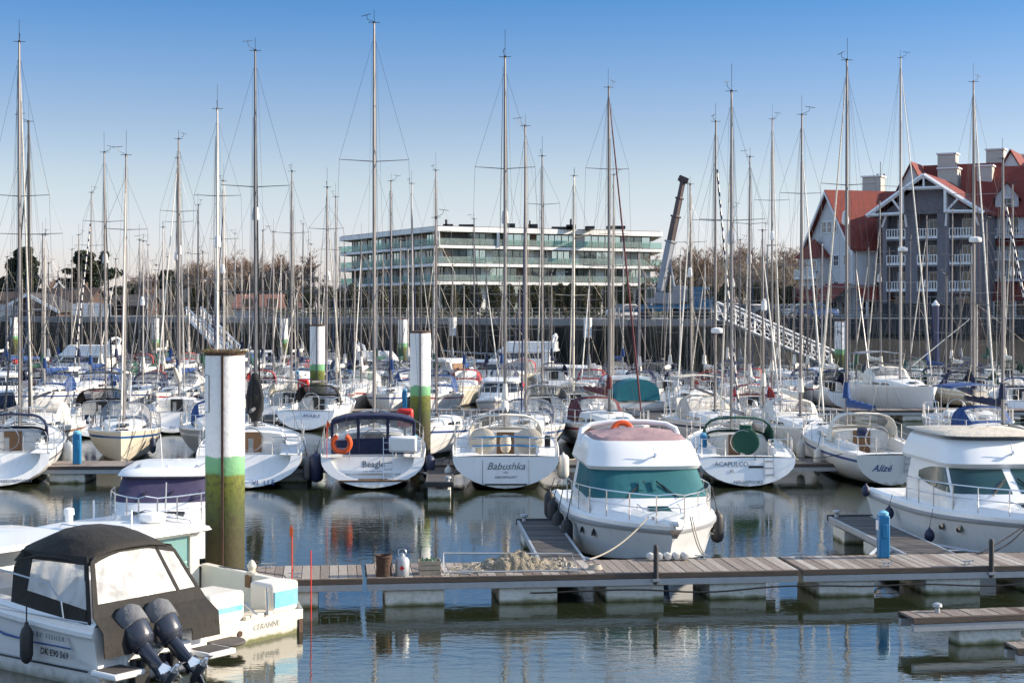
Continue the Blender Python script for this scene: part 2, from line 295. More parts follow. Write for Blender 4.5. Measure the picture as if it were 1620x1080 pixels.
# ------------------------------------------------------------ sailing yachts
def hullfns(L, B, sf, fs, fbw, rev, rake, tm=.42, bowp=2.1):
    def b(t):
        if t >= tm: return B/2*max(0., 1-((t-tm)/(1-tm))**bowp)
        return B/2*(1-(1-sf)*((tm-t)/tm)**2)
    def s(t): return fs+(fbw-fs)*t**1.4
    def X(t, z): return -L/2+t*L+rev*z*(1-t)**6*1.0+rake*(z-s(t))*t**8
    return b, s, X
def sec_y(bb, t, q): 
    q = min(max(q, 0), 1); w_ = t**2
    return bb*((1-w_)*(1-(1-q)**2.3)**.62+w_*(.3*q+.7*q**.8))
def sailboat(label, pos, head, L=10., B=3.3, mast_h=14., hull='gelcoat', stripe='letter_blue', anti='antifoul_black', mast='alu',
             cover=None, hood='navy', sf=.72, fs=1.0, fb=1.3, rev=.35, rake=.45, scoop=False, lod=1, name='sailing_yacht', group=None,
             spread=(.45, .72), sprl=1.0, furl='sailcloth', radar=False, wheel=True, bimini=None, dome=None, lean=0, mp=.06, cabin_h=.42,
             boom=True, nst=22, topflag=None, boomrise=0, gull=False, cat='sailing boat'):
    T = thing(name, label, cat, (pos[0], pos[1], 0), head, group)
    bf, sfn, X = hullfns(L, B, sf, fs, fb, rev, rake)
    kf = lambda t: -.11+.46*sin(pi*min(1, t*.9+.02))**.8*(1 if t < .5 else 1)
    # ---- hull
    ts = [i/nst for i in range(nst+1)]; ts = [1-(1-t)**1.15 if t > 0 else 0 for t in ts]
    rings = []; rowm = [1, 1, 0, 0, 0, 0, 0, 2, 0]
    for t in ts:
        s_ = sfn(t); k = kf(t); zw = max(.12, .07-k); zr = [-k, (-k+zw)/2, zw, zw+.07, zw+.16, zw+.16+(s_-zw-.16)*.25, zw+.16+(s_-zw-.16)*.5, s_-.25, s_-.16, s_]
        half = [(sec_y(bf(t), t, (z+k)/(s_+k)), z) for z in zr]
        ring = [(X(t, z), y, z) for y, z in half[::-1]]+[(X(t, z), -y, z) for y, z in half[1:]]
        rings.append(ring)
    hb = MB(); n = len(rings[0])
    hb.loft(rings, closed=False, segm=lambda i, j: (rowm[8-j] if j < 9 else rowm[j-9]))
    r0 = rings[0]
    if scoop:
        zf = .26; s0 = sfn(0); k = kf(0)
        inn = []
        for x, y, z in r0:
            z2 = zf+(z+k)*(s0-zf)/(s0+k) if z < s0 else s0
            inn.append((X(0, z2)-.0, y*.80, z2))
        dp = .45
        inn2 = [(x+dp, y, z) for x, y, z in inn]
        hb.loft([r0, inn], closed=False, mi=0); hb.loft([inn, inn2], closed=False, mi=0)
        hb.poly(inn2, 0)
    else:
        hb.poly(r0, 0)
        dp = 0
    hull_o = hb.build('hull', [hull, anti, stripe or hull], T, ang=40)
    # ---- deck with cockpit well
    c0, c1 = (.09 if scoop else .04), .36
    xs = sorted(set([0., c0, .16, .24, .30, c1, .45, .55, .65, .75, .84, .92, .97, 1.]))
    cw = .58
    db = MB(); cols = [-1, -cw, 0, cw, 1]
    pt = lambda t, c: (X(t, sfn(t)), bf(t)*c, sfn(t)+.05*(1-c*c))
    for i in range(len(xs)-1):
        a, b_ = xs[i], xs[i+1]
        for j in range(4):
            mid = j in (1, 2)
            if mid and ((c0 <= a < c1) or (scoop and a < c0)): continue
            db.poly([pt(a, cols[j]), pt(b_, cols[j]), pt(b_, cols[j+1]), pt(a, cols[j+1])])
    zfl = .42
    wl = [xs[i] for i in range(len(xs)) if c0 <= xs[i] <= c1]
    low = lambda t, c: (X(t, sfn(t)), bf(t)*c, zfl)
    for sgn in (-cw, cw):
        for i in range(len(wl)-1): db.poly([pt(wl[i], sgn), pt(wl[i+1], sgn), low(wl[i+1], sgn), low(wl[i], sgn)])
    for t in (wl[0], wl[-1]): db.poly([pt(t, -cw), pt(t, cw), low(t, cw), low(t, -cw)])
    for i in range(len(wl)-1): db.poly([low(wl[i], -cw), low(wl[i+1], -cw), low(wl[i+1], cw), low(wl[i], cw)])
    # seats and coamings
    for sg in (-1, 1):
        db.loft([[(X(t, sfn(t)), sg*bf(t)*cw*a, sfn(t)+z) for a, z in ((1.12, -.01), (1.08, .2), (.98, .22), (.96, -.02))] for t in (c0+.07, .2, .28, c1+.02)], cap0=True, cap1=True)
        db.loft([[(X(t, sfn(t)), sg*bf(t)*a, z) for a, z in ((cw-.005, .8*sfn(t)), (cw-.2, .8*sfn(t)), (cw-.2, zfl), (cw-.005, zfl))] for t in (c0+.06, .22, c1-.003)], cap0=True, cap1=True)
    # toe rail
    for sg in (-1, 1):
        db.tube([(X(t, sfn(t)), sg*bf(t)*.985, sfn(t)+.03) for t in xs[:-1]]+[(X(1, sfn(1)), 0, sfn(1)+.04)], .025, 4)
    db.build('deck', 'deck_white', T, ang=30)
    # ---- cabin trunk
    ct = [c1+.005, c1+.02, .45, .55, .63, .70, .76, .80]
    hh = [cabin_h*.96, cabin_h, cabin_h, cabin_h*.93, cabin_h*.8, cabin_h*.6, cabin_h*.33, .05]
    ww = [.60, .62, .62, .61, .59, .55, .48, .36]
    def ring(t, h, w_):
        y = min(bf(t)*w_, bf(t)*.8); x = X(t, sfn(t)); z = sfn(t)-.01
        return [(x, y, z), (x, y*.97, z+h*.55), (x, y*.88, z+h*.92), (x, y*.5, z+h*1.05), (x, 0, z+h*1.1), (x, -y*.5, z+h*1.05), (x, -y*.88, z+h*.92), (x, -y*.97, z+h*.55), (x, -y, z)]
    cb = MB(); cb.loft([ring(t, h, w_) for t, h, w_ in zip(ct, hh, ww)], closed=False)
    cb.poly(ring(ct[0], hh[0], ww[0])); cb.poly(ring(ct[-1], hh[-1], ww[-1])[::-1])
    x0 = X(c1, sfn(c1))
    cab = cb.build('cabin', 'deck_white', T, ang=30)
    # companionway
    MB().box((x0-.01, 0, sfn(c1)+.0), (.05, .62, .9)).build('companionway_door', 'black' if lod < 2 else 'teak', cab)
    wb_n = 2 if lod else 1
    for sg in ((-1, 1)):
        for q in range(wb_n):
            a, b_ = (.44+.11*q, .53+.11*q) if wb_n == 2 else (.44, .64)
            def wp(t, f):
                i = max(j for j in range(len(ct)-1) if ct[j] <= t); u = (t-ct[i])/(ct[i+1]-ct[i])
                h = hh[i]+(hh[i+1]-hh[i])*u; w_ = ww[i]+(ww[i+1]-ww[i])*u
                y = bf(t)*w_*(1-.03*f/.55)+.008; return (X(t, sfn(t)), sg*y, sfn(t)+h*f)
            MB().prism([wp(a, .14), wp(b_, .16), wp(b_-.015, .46), wp(a+.005, .46)], (0, sg*.006, 0)).build('window', 'glass_dark', cab)
    if lod:
        for t in (.60, .74, .87):
            zc = sfn(t)+.06+(cabin_h*(.95 if t < .7 else .42 if t < .8 else .03))*1.06
            o = MB().box((X(t, sfn(t)), 0, zc), (.5 if t > .7 else .4, .5, .035), ry=(.0 if t > .8 else .1)).build('deck_hatch', 'glass_dark', T, bevel=.01)
        for sg in (-1, 1):
            for t in (.2, .3): MB().lathe([(.07, 0), (.06, .1), (.075, .13), (.02, .15)], (X(t, sfn(t)), sg*bf(t)*cw*1.05, sfn(t)+.2), 8).build('winch', 'steel', T)
    # ---- hood
    H0 = x0-.35
    def hoop(x, w_, h, zb, n=10):
        return [(x, w_*(abs(cos(a))**.55)*(1 if cos(a) >= 0 else -1), zb+h*sin(a)**.6) for a in [pi*i/n for i in range(n+1)]]
    zb = sfn(c1)+.08
    if hood:
        hw = bf(c1)*.70
        rg = [hoop(H0, hw, 1.0, zb), hoop(H0+.45, hw, 1.03, zb), hoop(H0+.55, hw*.99, .96, zb), hoop(H0+1.1, hw*.93, .50, zb), hoop(H0+1.25, hw*.9, .40, zb), ]
        hm = MB(); wm = MB(); o = 0
        for i in range(len(rg)-1):
            for j in range(10):
                q = [rg[i][j], rg[i][j+1], rg[i+1][j+1], rg[i+1][j]]
                (wm if (i == 2 and j in ((2, 3, 4, 5, 6, 7) if lod == 2 else (3, 4, 5, 6))) else hm).poly(q)
        hm.tube(rg[0], .03, 5, 0)
        ho = hm.build('sprayhood', hood, T, ang=60); wm.build('clear_window', 'vinyl' if hood != 'black_cloth' else 'vinyl_dark', ho, ang=60)
    if bimini:
        bw = bf(.2)*.8; xb = X(.12, 1); bl = 1.9; zb2 = sfn(.2)+1.85
        bm = MB(); bm.loft([[(xb+bl*u, bw*v*(1-.03*u), zb2+.16*(1-v*v)-.05*abs(u-.5)) for v in (-1, -.8, -.4, 0, .4, .8, 1)] for u in (0, .33, .66, 1)], closed=False)
        bo = bm.build('bimini', bimini, T, ang=60, solid=.02)
        fm = MB()
        for u in (0, .5, 1): fm.tube([(xb+bl*.5, -bw, sfn(.2)), (xb+bl*u, -bw, zb2), (xb+bl*u, 0, zb2+.14), (xb+bl*u, bw, zb2), (xb+bl*.5, bw, sfn(.2))], .014, 4)
        fm.build('bimini_frame', 'steel', bo)
    # ---- mast
    mx = mp*L; zd = sfn(.5+mp)+cabin_h*.9; tm_ = .5+mp
    mr = .043+.0020*mast_h
    P = lambda z: Vector((mx-lean*(z/mast_h)*0-.006*(z-zd), 0, z))
    mb = MB(); 
    rg = []
    for z, f in ((sfn(.56), 1), (mast_h*.4, 1), (mast_h*.75, .97), (mast_h*.9, .8), (mast_h, .62)):
        rg.append([P(z)+Vector((cos(a)*mr*1.25*f, sin(a)*mr*.85*f, 0)) for a in [2*pi*i/8 for i in range(8)]])
    mb.loft(rg, cap0=True, cap1=True)
    mast_o = mb.build('mast', mast, T, ang=60)
    rad = .0055 if lod == 2 else (.0065 if lod else .0075)
    rg_m = MB(); tips = []
    for fz in spread:
        z = zd+(mast_h-zd)*fz
        ln = sprl*B*.30*(1.08-.35*fz)/.85
        for sg in (-1, 1):
            tip = P(z)+Vector((-.22, sg*ln, .05)); tips.append((fz, sg, tip))
            MB().tube([P(z)+Vector((0, sg*.05, 0)), tip], [.032, .02], 5, flat=.6).build('spreader', mast if mast != 'alu_white' else 'alu', mast_o)
    top = P(mast_h-.05)
    for sg in (-1, 1):
        cp = Vector((mx-.25, sg*bf(tm_)*.97, sfn(tm_)+.03)); tt = [t for t in tips if t[1] == sg]
        rg_m.tube([cp]+[t[2] for t in tt]+[P(mast_h*.97 if mast_h > 13 else mast_h*.93)], rad, 3, caps=False)
        lowz = P(zd+(mast_h-zd)*(spread[0]-.01))
        rg_m.tube([cp+Vector((.3, -sg*.05, 0)), lowz], rad*.8, 3, caps=False)
        rg_m.tube([cp+Vector((-.3, -sg*.05, 0)), lowz], rad*.8, 3, caps=False)
        if len(tt) > 1: rg_m.tube([tt[0][2], P(zd+(mast_h-zd)*spread[1]-.1)], rad*.7, 3, caps=False)
    bowp = Vector((X(.985, sfn(1)), 0, sfn(1)+.05)); stp = Vector((X(0, sfn(0))+.1, 0, sfn(0)+.05))
    split = stp*.78+top*.22
    rg_m.tube([top, split], rad*.8, 3, caps=False)
    for sg in (-1, 1): rg_m.tube([split, Vector((stp.x, sg*bf(0)*.8, stp.z))], rad*.8, 3, caps=False)
    # halyards a little off the mast
    for q in range(2 if lod else 0):
        rg_m.tube([P(mast_h*.96)+Vector((.1, .08*(1-2*q), 0)), Vector((mx+.35+.2*q, (.35+.2*q)*(1-2*q), zd))], rad*.7, 3, caps=False)
    rg_m.build('rigging', 'wire', T)
    if lod:
        for q in range(3):
            a = rnd.uniform(0, 6.3); rr_ = rnd.uniform(.12, .3); MB().tube([P(mast_h*rnd.uniform(.82, .98))+Vector((cos(a)*.1, sin(a)*.08, 0)), P((zd+mast_h)*.45)+Vector((cos(a)*rr_*.8, sin(a)*rr_*.8, 0)), Vector((mx+cos(a)*rr_, sin(a)*rr_, zd-.1))], .0085, 3, caps=False).build('halyard', rnd.choice(('rope', 'rope', 'rope_dark', 'sailcloth', 'maroon', 'blue')), T)
    fstop = P(mast_h*(.985 if mast_h > 14.5 else .9))
    if furl:
        d_ = fstop-bowp; pth = [bowp+d_*u for u in (.03, .08, .2, .5, .8, .93, .99)]
        fm = MB()
        if furl == 'striped':
            pts = [bowp+d_*(.04+.9*i/60) for i in range(61)]; fm.tube(pts, [.045]*61, 6, segm=lambda i, j: ((i*2+j) // 3) % 2)
            fm.build('furled_sail', ['sailcloth', 'navy'], T)
        else:
            fm.tube(pth, [.015, .038, .045, .038, .03, .022, .01], 6); fm.build('furled_sail', furl, T)
    else:
        MB().tube([bowp, fstop], rad, 3).build('forestay', 'wire', T)
    # masthead gear
    g = MB(); g.tube([top, top+Vector((0, 0, .12))], .05, 5)
    g.tube([top+Vector((-.05, 0, .1)), top+Vector((-.05, 0, rnd.choice((.55, .9, 1.1))))], .009, 3)
    a = rnd.uniform(0, pi*2); q = Vector((cos(a), sin(a), 0))
    g.tube([top+Vector((0, 0, .1)), top+q*.3+Vector((0, 0, .22)), top+q*.34+Vector((0, 0, .4))], .012, 3)
    g.tube([top+q*.14+Vector((0, 0, .42)), top+q*.56+Vector((0, 0, .36))], .014, 3)
    g.tube([top+Vector((0, -.22, .08)), top+Vector((0, .22, .08))], .014, 3)
    g.build('wind_vane', 'black', mast_o)
    if dome:
        zz = dome; MB().lathe([(.02, 0), (.26, .03), (.29, .12), (.26, .22), (.1, .27)], P(zz)+Vector((.36, 0, 0)), 12).build('radar_dome', 'white_plastic', mast_o)
        MB().box(P(zz)+Vector((.2, 0, -.02)), (.4, .08, .05)).build('radar_bracket', 'alu', mast_o)
    if lod and not dome and rnd.random() < .4:
        MB().lathe([(.02, 0), (.13, .05), (.14, .2), (.1, .5), (.02, .56)], P(zd+(mast_h-zd)*.55)+Vector((.2, 0, 0)), 8).build('radar_reflector', 'white_plastic', mast_o)
    # ---- boom
    if boom:
        zb_ = zd+.75; bl = L*.36
        bb = MB(); a = P(zb_)+Vector((-.15, 0, 0)); e_ = a+Vector((-bl, 0, .12+boomrise)); bb.tube([a, e_], .065, 6)
        bo = bb.build('boom', 'alu' if mast != 'mast_black' else 'mast_black', T)
        if cover:
            cm = MB(); rr = []
            for i in range(13):
                u = i/12; c = a.lerp(e_, u*.97); hh_ = (.36-.17*u)*(1+.12*sin(i*2.3)); wd = .15-.04*u
                rr.append([c+Vector((0, wd*sin(q)*(1 if i % 12 else .5), .02+hh_*(.5-.5*cos(q))-.08)) for q in [2*pi*j/8 for j in range(8)]])
            cm.loft(rr, cap0=True, cap1=True)
            cm.tube([a+Vector((.12, 0, .3)), a+Vector((.14, 0, .9))], [.16, .09], 6)
            cm.build('sail_cover', cover, bo, ang=70)
        MB().tube([e_, top], rad*.8, 3, caps=False).build('topping_lift', 'wire', bo)
    # ---- rails
    rr = .016 if lod == 2 else .02
    zt = lambda t, h: sfn(t)+h
    if lod >= 0:
        m_ = MB(); 
        arc = [(.90, 1), (.955, 1), (.985, .9)]
        up = [Vector((X(t, sfn(t)), bf(t)*.95*e, zt(t, .62))) for t, e in arc]; 
        loop = up+[Vector((X(1, sfn(1))+.05, 0, zt(1, .66)))]+[Vector((p.x, -p.y, p.z)) for p in up[::-1]]
        m_.tube(loop, rr, 4)
        for p in (loop[0], loop[2], loop[4], loop[6]): m_.tube([p, Vector((p.x-.04, p.y, p.z-.62))], rr, 4)
        m_.build('pulpit', 'steel', T)
        for sg in (1, -1):
            m_ = MB()
            for h in ((.62, .32) if lod else (.62,)):
                m_.tube([(X(.14, 1), sg*bf(.14)*.95, sfn(.1)+h), (X(0, 1)+.12, sg*bf(0)*.94, sfn(0)+h), (X(0, 1)+.06, sg*bf(0)*.45, sfn(0)+h)], rr, 4)
            for xx, yy in ((X(.14, 1), bf(.14)*.95), (X(0, 1)+.12, bf(0)*.94), (X(0, 1)+.06, bf(0)*.45)): m_.tube([(xx, sg*yy, sfn(0)), (xx, sg*yy, sfn(0)+.62)], rr, 4)
            m_.build('pushpit', 'steel', T)
        m_ = MB(); tl = [.14, .28, .42, .56, .70, .82, .90]
        for sg in (1, -1):
            m_ = MB()
            for t in tl[1:-1]: m_.tube([(X(t, 1), sg*bf(t)*.96, sfn(t)), (X(t, 1), sg*bf(t)*.96, sfn(t)+.6)], rr*.8, 4)
            for h in ((.6, .3) if lod else (.6,)): m_.tube([(X(t, 1), sg*bf(t)*.96, sfn(t)+h) for t in tl], .008, 3, caps=False)
            m_.build('guard_rail', 'steel', T)
    if wheel and lod:
        MB().torus((X(.17, 1), 0, sfn(0)+.42), .42, .018, 20, 5, M=Matrix.Rotation(R(80), 4, 'Y')).box((X(.17, 1)+.08, 0, sfn(0)), (.14, .16, .9)).build('steering_wheel', 'steel', T)
    if lod < 2: T.rotation_euler.x = R(rnd.uniform(-.45, .45))
    T_info[T.name] = (bf, sfn, X, L, P, x0, zb, c1, r0)
    return T
T_info = {}

def fender_mesh(kind, L=.62, r=.13):
    m = MB()
    if kind == 'ball': pr = [(.03, .36), (.05, .3), (.16, .2), (.21, .05), (.2, -.08), (.12, -.2), (.02, -.24)]; pr = [(a, b) for a, b in pr]
    else: pr = [(.03, L/2+.06), (.04, L/2), (r*.75, L/2-.05), (r, L/2-.14), (r, -L/2+.14), (r*.7, -L/2+.04), (.03, -L/2)]
    m.lathe(pr[::-1], (0, 0, 0), 12); return m
def fender(label, p, m='fender_navy', kind='long', rope=.7, L=.62, r=.13, group='fenders hanging along the boats', toward=(0, 0)):
    t = thing('fender', label, 'fender', p, 0, group)
    fender_mesh(kind, L, r).build('fender_body', m, t, ang=60)
    MB().tube([(0, 0, L/2), (toward[0], toward[1], L/2+rope)], .012, 4).build('rope', 'rope_dark', t); return t
def hull_fender(T, label, t, side, m='fender_navy', z=.45, **k):
    bf, sfn, X = T_info[T.name][:3]
    q = T.matrix_basis if False else Matrix.Translation(T.location) @ Matrix.Rotation(T.rotation_euler.z, 4, 'Z')
    p = q @ Vector((X(t, sfn(t)), side*(bf(t)+.14), z)); rp = q.to_3x3() @ Vector((0, -side*.12, 0))
    return fender(label, p, m, toward=(rp.x, rp.y), rope=max(.1, sfn(t)-z), **k)
# ------------------------------------------------------------ water, ground, quay
def wmat():
    m = bpy.data.materials.new('water'); m.use_nodes = True; MT['water'] = m; t = m.node_tree; b = t.nodes['Principled BSDF']
    b.inputs['Base Color'].default_value = (.017, .022, .010, 1); b.inputs['Roughness'].default_value = .015; b.inputs['IOR'].default_value = 3.3
    g = t.nodes.new('ShaderNodeNewGeometry')
    def noise(sc, st, det):
        mp = t.nodes.new('ShaderNodeMapping'); mp.inputs['Scale'].default_value = st; t.links.new(g.outputs['Position'], mp.inputs[0])
        n = t.nodes.new('ShaderNodeTexNoise'); n.inputs['Scale'].default_value = sc; n.inputs['Detail'].default_value = det
        t.links.new(mp.outputs[0], n.inputs['Vector']); return n
    a = noise(2.3, (.75, 1.5, 1), 3); c = noise(.22, (1, 1, 1), 2); e = noise(9, (.7, 1.4, 1), 3)
    ad = t.nodes.new('ShaderNodeMath'); ad.operation = 'MULTIPLY_ADD'; ad.inputs[1].default_value = .30
    t.links.new(e.outputs['Fac'], ad.inputs[0]); t.links.new(a.outputs['Fac'], ad.inputs[2])
    # calmer and rougher patches
    mr = t.nodes.new('ShaderNodeMapRange'); mr.inputs[1].default_value = .35; mr.inputs[2].default_value = .65; mr.inputs[3].default_value = .30; mr.inputs[4].default_value = 1.0
    t.links.new(c.outputs['Fac'], mr.inputs[0])
    # the open basin far off is ruffled by the wind
    sp = t.nodes.new('ShaderNodeSeparateXYZ'); t.links.new(g.outputs['Position'], sp.inputs[0])
    m2 = t.nodes.new('ShaderNodeMapRange'); m2.inputs[1].default_value = 60; m2.inputs[2].default_value = 110; m2.inputs[3].default_value = 1; m2.inputs[4].default_value = 3.2
    t.links.new(sp.outputs['Y'], m2.inputs[0])
    mu = t.nodes.new('ShaderNodeMath'); mu.operation = 'MULTIPLY'; t.links.new(mr.outputs[0], mu.inputs[0]); t.links.new(m2.outputs[0], mu.inputs[1])
    bp = t.nodes.new('ShaderNodeBump'); bp.inputs['Distance'].default_value = .017
    m3 = t.nodes.new('ShaderNodeMath'); m3.operation = 'MULTIPLY'; m3.inputs[1].default_value = .5; t.links.new(mu.outputs[0], m3.inputs[0])
    t.links.new(m3.outputs[0], bp.inputs['Strength']); t.links.new(ad.outputs[0], bp.inputs['Height']); t.links.new(bp.outputs[0], b.inputs['Normal'])
wmat()
tag(MB().poly([(-600, -60, 0), (600, -60, 0), (600, 260, 0), (-600, 260, 0)]).build('water', 'water', smooth=False), kind='structure')
mat('paving', (.24, .23, .22), .9, var=.4, vs=.4)
mat('grass_ground', (.07, .08, .035), .95, var=.5, vs=.15, col2=(.10, .08, .05))
mat('stone_bank', (.012, .012, .011), .95, var=.7, vs=1.5, col2=(.008, .010, .006), bump=1, bs=2)
QZ = 5.1
W = [Vector(p) for p in ((-400, 250, 0), (-110, 205, 0), (-36.5, 172, 0), (10.2, 136, 0), (17.3, 134, 0), (17.4, 151, 0), (120, 143, 0), (600, 120, 0))]
top = [(p.x, p.y, QZ) for p in W]+[(3000, 120, QZ), (3000, 6000, QZ), (-3000, 6000, QZ), (-3000, 250, QZ)]
tag(MB().poly(top[::-1]).build('ground', 'grass_ground', smooth=False), kind='structure')
qa = [(p.x, p.y, QZ+.004) for p in W[1:]]; qb = [(p.x+2, p.y+42, QZ+.004) for p in W[1:]][::-1]
tag(MB().poly((qa+qb)[::-1]).build('quay_paving', 'paving', smooth=False), kind='structure')
# quay wall: upright face with a pale cap
m = MB()
for a, b in zip(W[:5], W[1:6]):
    m.add([(a.x, a.y, -1), (b.x, b.y, -1), (b.x, b.y, QZ), (a.x, a.y, QZ)], [(0, 1, 2, 3)])
tag(m.build('quay_wall', 'quay_concrete', smooth=False), 'dark weed-stained quay wall with a pale concrete cap', 'wall')
m = MB()
for a, b in zip(W[1:4], W[2:5]):
    d = (b-a).normalized(); n = Vector((d.y, -d.x, 0))*.25; c = (a+b)/2+n*.5+Vector((0, 0, QZ-.2))
    m.box(c, ((b-a).length, .55, .62), math.atan2(d.y, d.x))
mat('cap', (.24, .24, .245), .9, var=.4, vs=1, col2=(.2, .2, .19))
tag(m.build('quay_edge_kerb', 'cap', bevel=.03), kind='structure')
# mooring ladder strips / fender timbers on the wall
mat('timber_dark', (.018, .015, .012), .9, var=.4)
for i in range(14):
    u = i/13; p = W[2].lerp(W[3], .15+.85*u); 
    tag(MB().box((p.x-.1, p.y-.55, 2.2), (.35, .5, 4.6)).build('wall_timber', 'timber_dark'), 'upright dark fender timber bolted to the quay wall', 'timber', 'fender timbers on the quay wall')
# stone bank on the right
a, b = W[5], W[7]; m = MB(); nx, ny = 90, 8; vs = []
for i in range(nx+1):
    p = a.lerp(Vector((150, W[6].y-1, 0)), i/nx) if i else a
    for j in range(ny+1):
        u = j/ny; vs.append((p.x+rnd.uniform(-.3, .3), p.y+.2-9*u+rnd.uniform(-.3, .3), (QZ-1.3)*(1-u)+(-.4)*u+rnd.uniform(-.12, .12)))
m.add(vs, [(i*(ny+1)+j, (i+1)*(ny+1)+j, (i+1)*(ny+1)+j+1, i*(ny+1)+j+1) for i in range(nx) for j in range(ny)])
tag(m.build('stone_bank', 'stone_bank', ang=20), kind='structure')
mat('board_dark', (.03, .033, .04), .8, var=.4)
m = MB(); e = Vector((150, W[6].y-1, 0)); d = (e-a).normalized(); rz = math.atan2(d.y, d.x); c = (a+e)/2
m.box((c.x, c.y-.1, QZ-.7), ((e-a).length, .5, 1.5), rz)
tag(m.build('quay_edge_beam', 'board_dark'), 'long dark edge beam above the stone bank in front of the hotel', 'wall')

def railing(p0, p1, label, z=QZ, h=1.05, step=1.5, m='galvanised', r=.03):
    t = thing('railing', label, 'railing', (0, 0, 0)); a, b = Vector(p0), Vector(p1); L_ = (b-a).length; n = int(L_/step); q = MB()
    for i in range(n+1):
        p = a.lerp(b, i/n); q.tube([(p.x, p.y, z), (p.x, p.y, z+h)], r, 4)
    q.build('post', m, t); q = MB()
    for k in (1, .66, .33): q.tube([(a.x, a.y, z+h*k), (b.x, b.y, z+h*k)], r*.8, 4)
    q.build('rail', m, t); return t
mat('rail_paint', (.36, .34, .31), .6)
railing(W[2]+Vector((0, .6, 0)), W[3]+Vector((0, .6, 0)), 'long pale steel railing along the quay in front of the white apartment block', m='rail_paint')
railing(W[3]+Vector((.3, .6, 0)), W[4]+Vector((-.3, .6, 0)), 'short steel railing on the quay edge beside the crane truck', m='rail_paint')
railing(Vector((19, 151.2, 0)), Vector((80, 146, 0)), 'dark low railing along the quay below the hotel', h=.8, m='board_dark')

# ------------------------------------------------------------ trees
mat('bark', (.10, .075, .055), .9, var=.5); mat('twig', (.26, .165, .115), .9, var=.5, col2=(.13, .10, .08)); mat('twig_pale', (.30, .25, .20), .9)
mat('leaf_dark', (.012, .024, .010), .8, var=.6, vs=1.2, col2=(.035, .05, .015)); mat('leaf_olive', (.032, .037, .015), .8, var=.8, vs=1.5, col2=(.10, .085, .03))
def bare_tree_meshes(seed, H=12, spread=.5, tw='twig'):
    r = random.Random(seed); tr = MB(); cr = MB()
    def br(p, d, L_, rad, lv):
        q = p; pts = [p]; dd = d.copy()
        for _ in range(3):
            rad = max(rad, .03); dd = (dd+Vector((r.uniform(-.16, .16), r.uniform(-.16, .16), .10))).normalized(); q = q+dd*L_/3; pts.append(q)
        (tr if lv < 2 else cr).tube(pts, [rad, rad*.8, rad*.62, rad*.45], 5 if lv < 2 else 3, caps=False)
        if lv >= 4: return
        nb = (9, 7, 6, 6)[lv]
        for i in range(nb):
            u = r.uniform(.25 if lv else .18, 1); k = min(int(u*3), 2); s = pts[k].lerp(pts[k+1], u*3-k); az = r.uniform(0, 2*pi); tilt = r.uniform(.35, .8)*(1+spread*.4)
            ax = Vector((cos(az), sin(az), 0)); nd = (dd*cos(tilt)+ax*sin(tilt)); nd.z = abs(nd.z)*.8+.2; nd.normalize()
            br(s, nd, L_*r.uniform(.38, .62), rad*.48, lv+1)
    br(Vector((0, 0, 0)), Vector((0, 0, 1)), H*.62, H*.018, 0)
    return tr, cr
def bare_tree(seed, H=12, **k):
    t = thing('bare_tree', 'x', 'tree'); a, b = bare_tree_meshes(seed, H, **k)
    a.build('trunk', 'bark', t, smooth=False); b.build('crown', k.get('tw', 'twig'), t, smooth=False); return t
def leafy(seed, clumps, n, sz, m, name='crown', parent=None):
    r = random.Random(seed); q = MB(); vs = []; fs = []
    for (c, rx, rz_) in clumps:
        for _ in range(n):
            v = Vector((r.gauss(0, 1), r.gauss(0, 1), r.gauss(0, 1))).normalized()*(r.uniform(.35, 1)**.5)*r.uniform(.9, 1.12)
            p = Vector((c[0]+v.x*rx, c[1]+v.y*rx, c[2]+v.z*rz_)); a = Vector((r.uniform(-1, 1), r.uniform(-1, 1), r.uniform(-1, 1))).normalized()*sz*r.uniform(.6, 1.4)
            b = Vector((r.uniform(-1, 1), r.uniform(-1, 1), r.uniform(-1, 1))).normalized()*sz; o = len(vs)
            vs += [p-a, p+b, p+a, p-b]; fs.append((o, o+1, o+2, o+3))
    q.add(vs, fs); return q.build(name, m, parent, smooth=False)
def place(src, first, loc, rz, sc, label, group):
    o = src if first else copy_tree(src); o.location = loc; o.rotation_euler = (0, 0, rz); o.scale = (sc, sc, sc*rnd.uniform(.92, 1.08)) if not isinstance(sc, tuple) else sc
    o['label'] = label; o['group'] = group; return o
# bare wood behind
protos = [bare_tree(i+3, 12, tw='twig' if i % 2 else 'twig_pale') for i in range(4)]; used = [0]*4
def bares(spec, what, group):
    for i, (px, d, top) in enumerate(spec):
        k = rnd.randrange(4); H = zof(top, d)-QZ; sc = H/12.6
        p = at(px, d, QZ); place(protos[k], not used[k], p, rnd.uniform(0, 6), (sc*1.25, sc*1.25, sc), what, group); used[k] = 1
bares([(px+rnd.uniform(-5, 5), rnd.uniform(285, 330), 398+rnd.uniform(0, 22)+(18 if px < 270 or px > 480 else 0)) for px in list(range(235, 512, 14))+list(range(280, 460, 24))], 'brown bare tree in the winter wood behind the left-hand moorings', 'bare trees behind the left-hand moorings')
bares([(px+rnd.uniform(-5, 5), rnd.uniform(240, 290), 398+rnd.uniform(-16, 20)) for px in list(range(1052, 1292, 13))+list(range(1100, 1290, 26))], 'brown bare tree between the crane truck and the hotel', 'bare trees between the crane and the hotel')
bares([(90, 250, 440), (205, 262, 425), (222, 270, 432)], 'thin bare tree beside the tall dark pine', 'thin bare trees beside the pines')
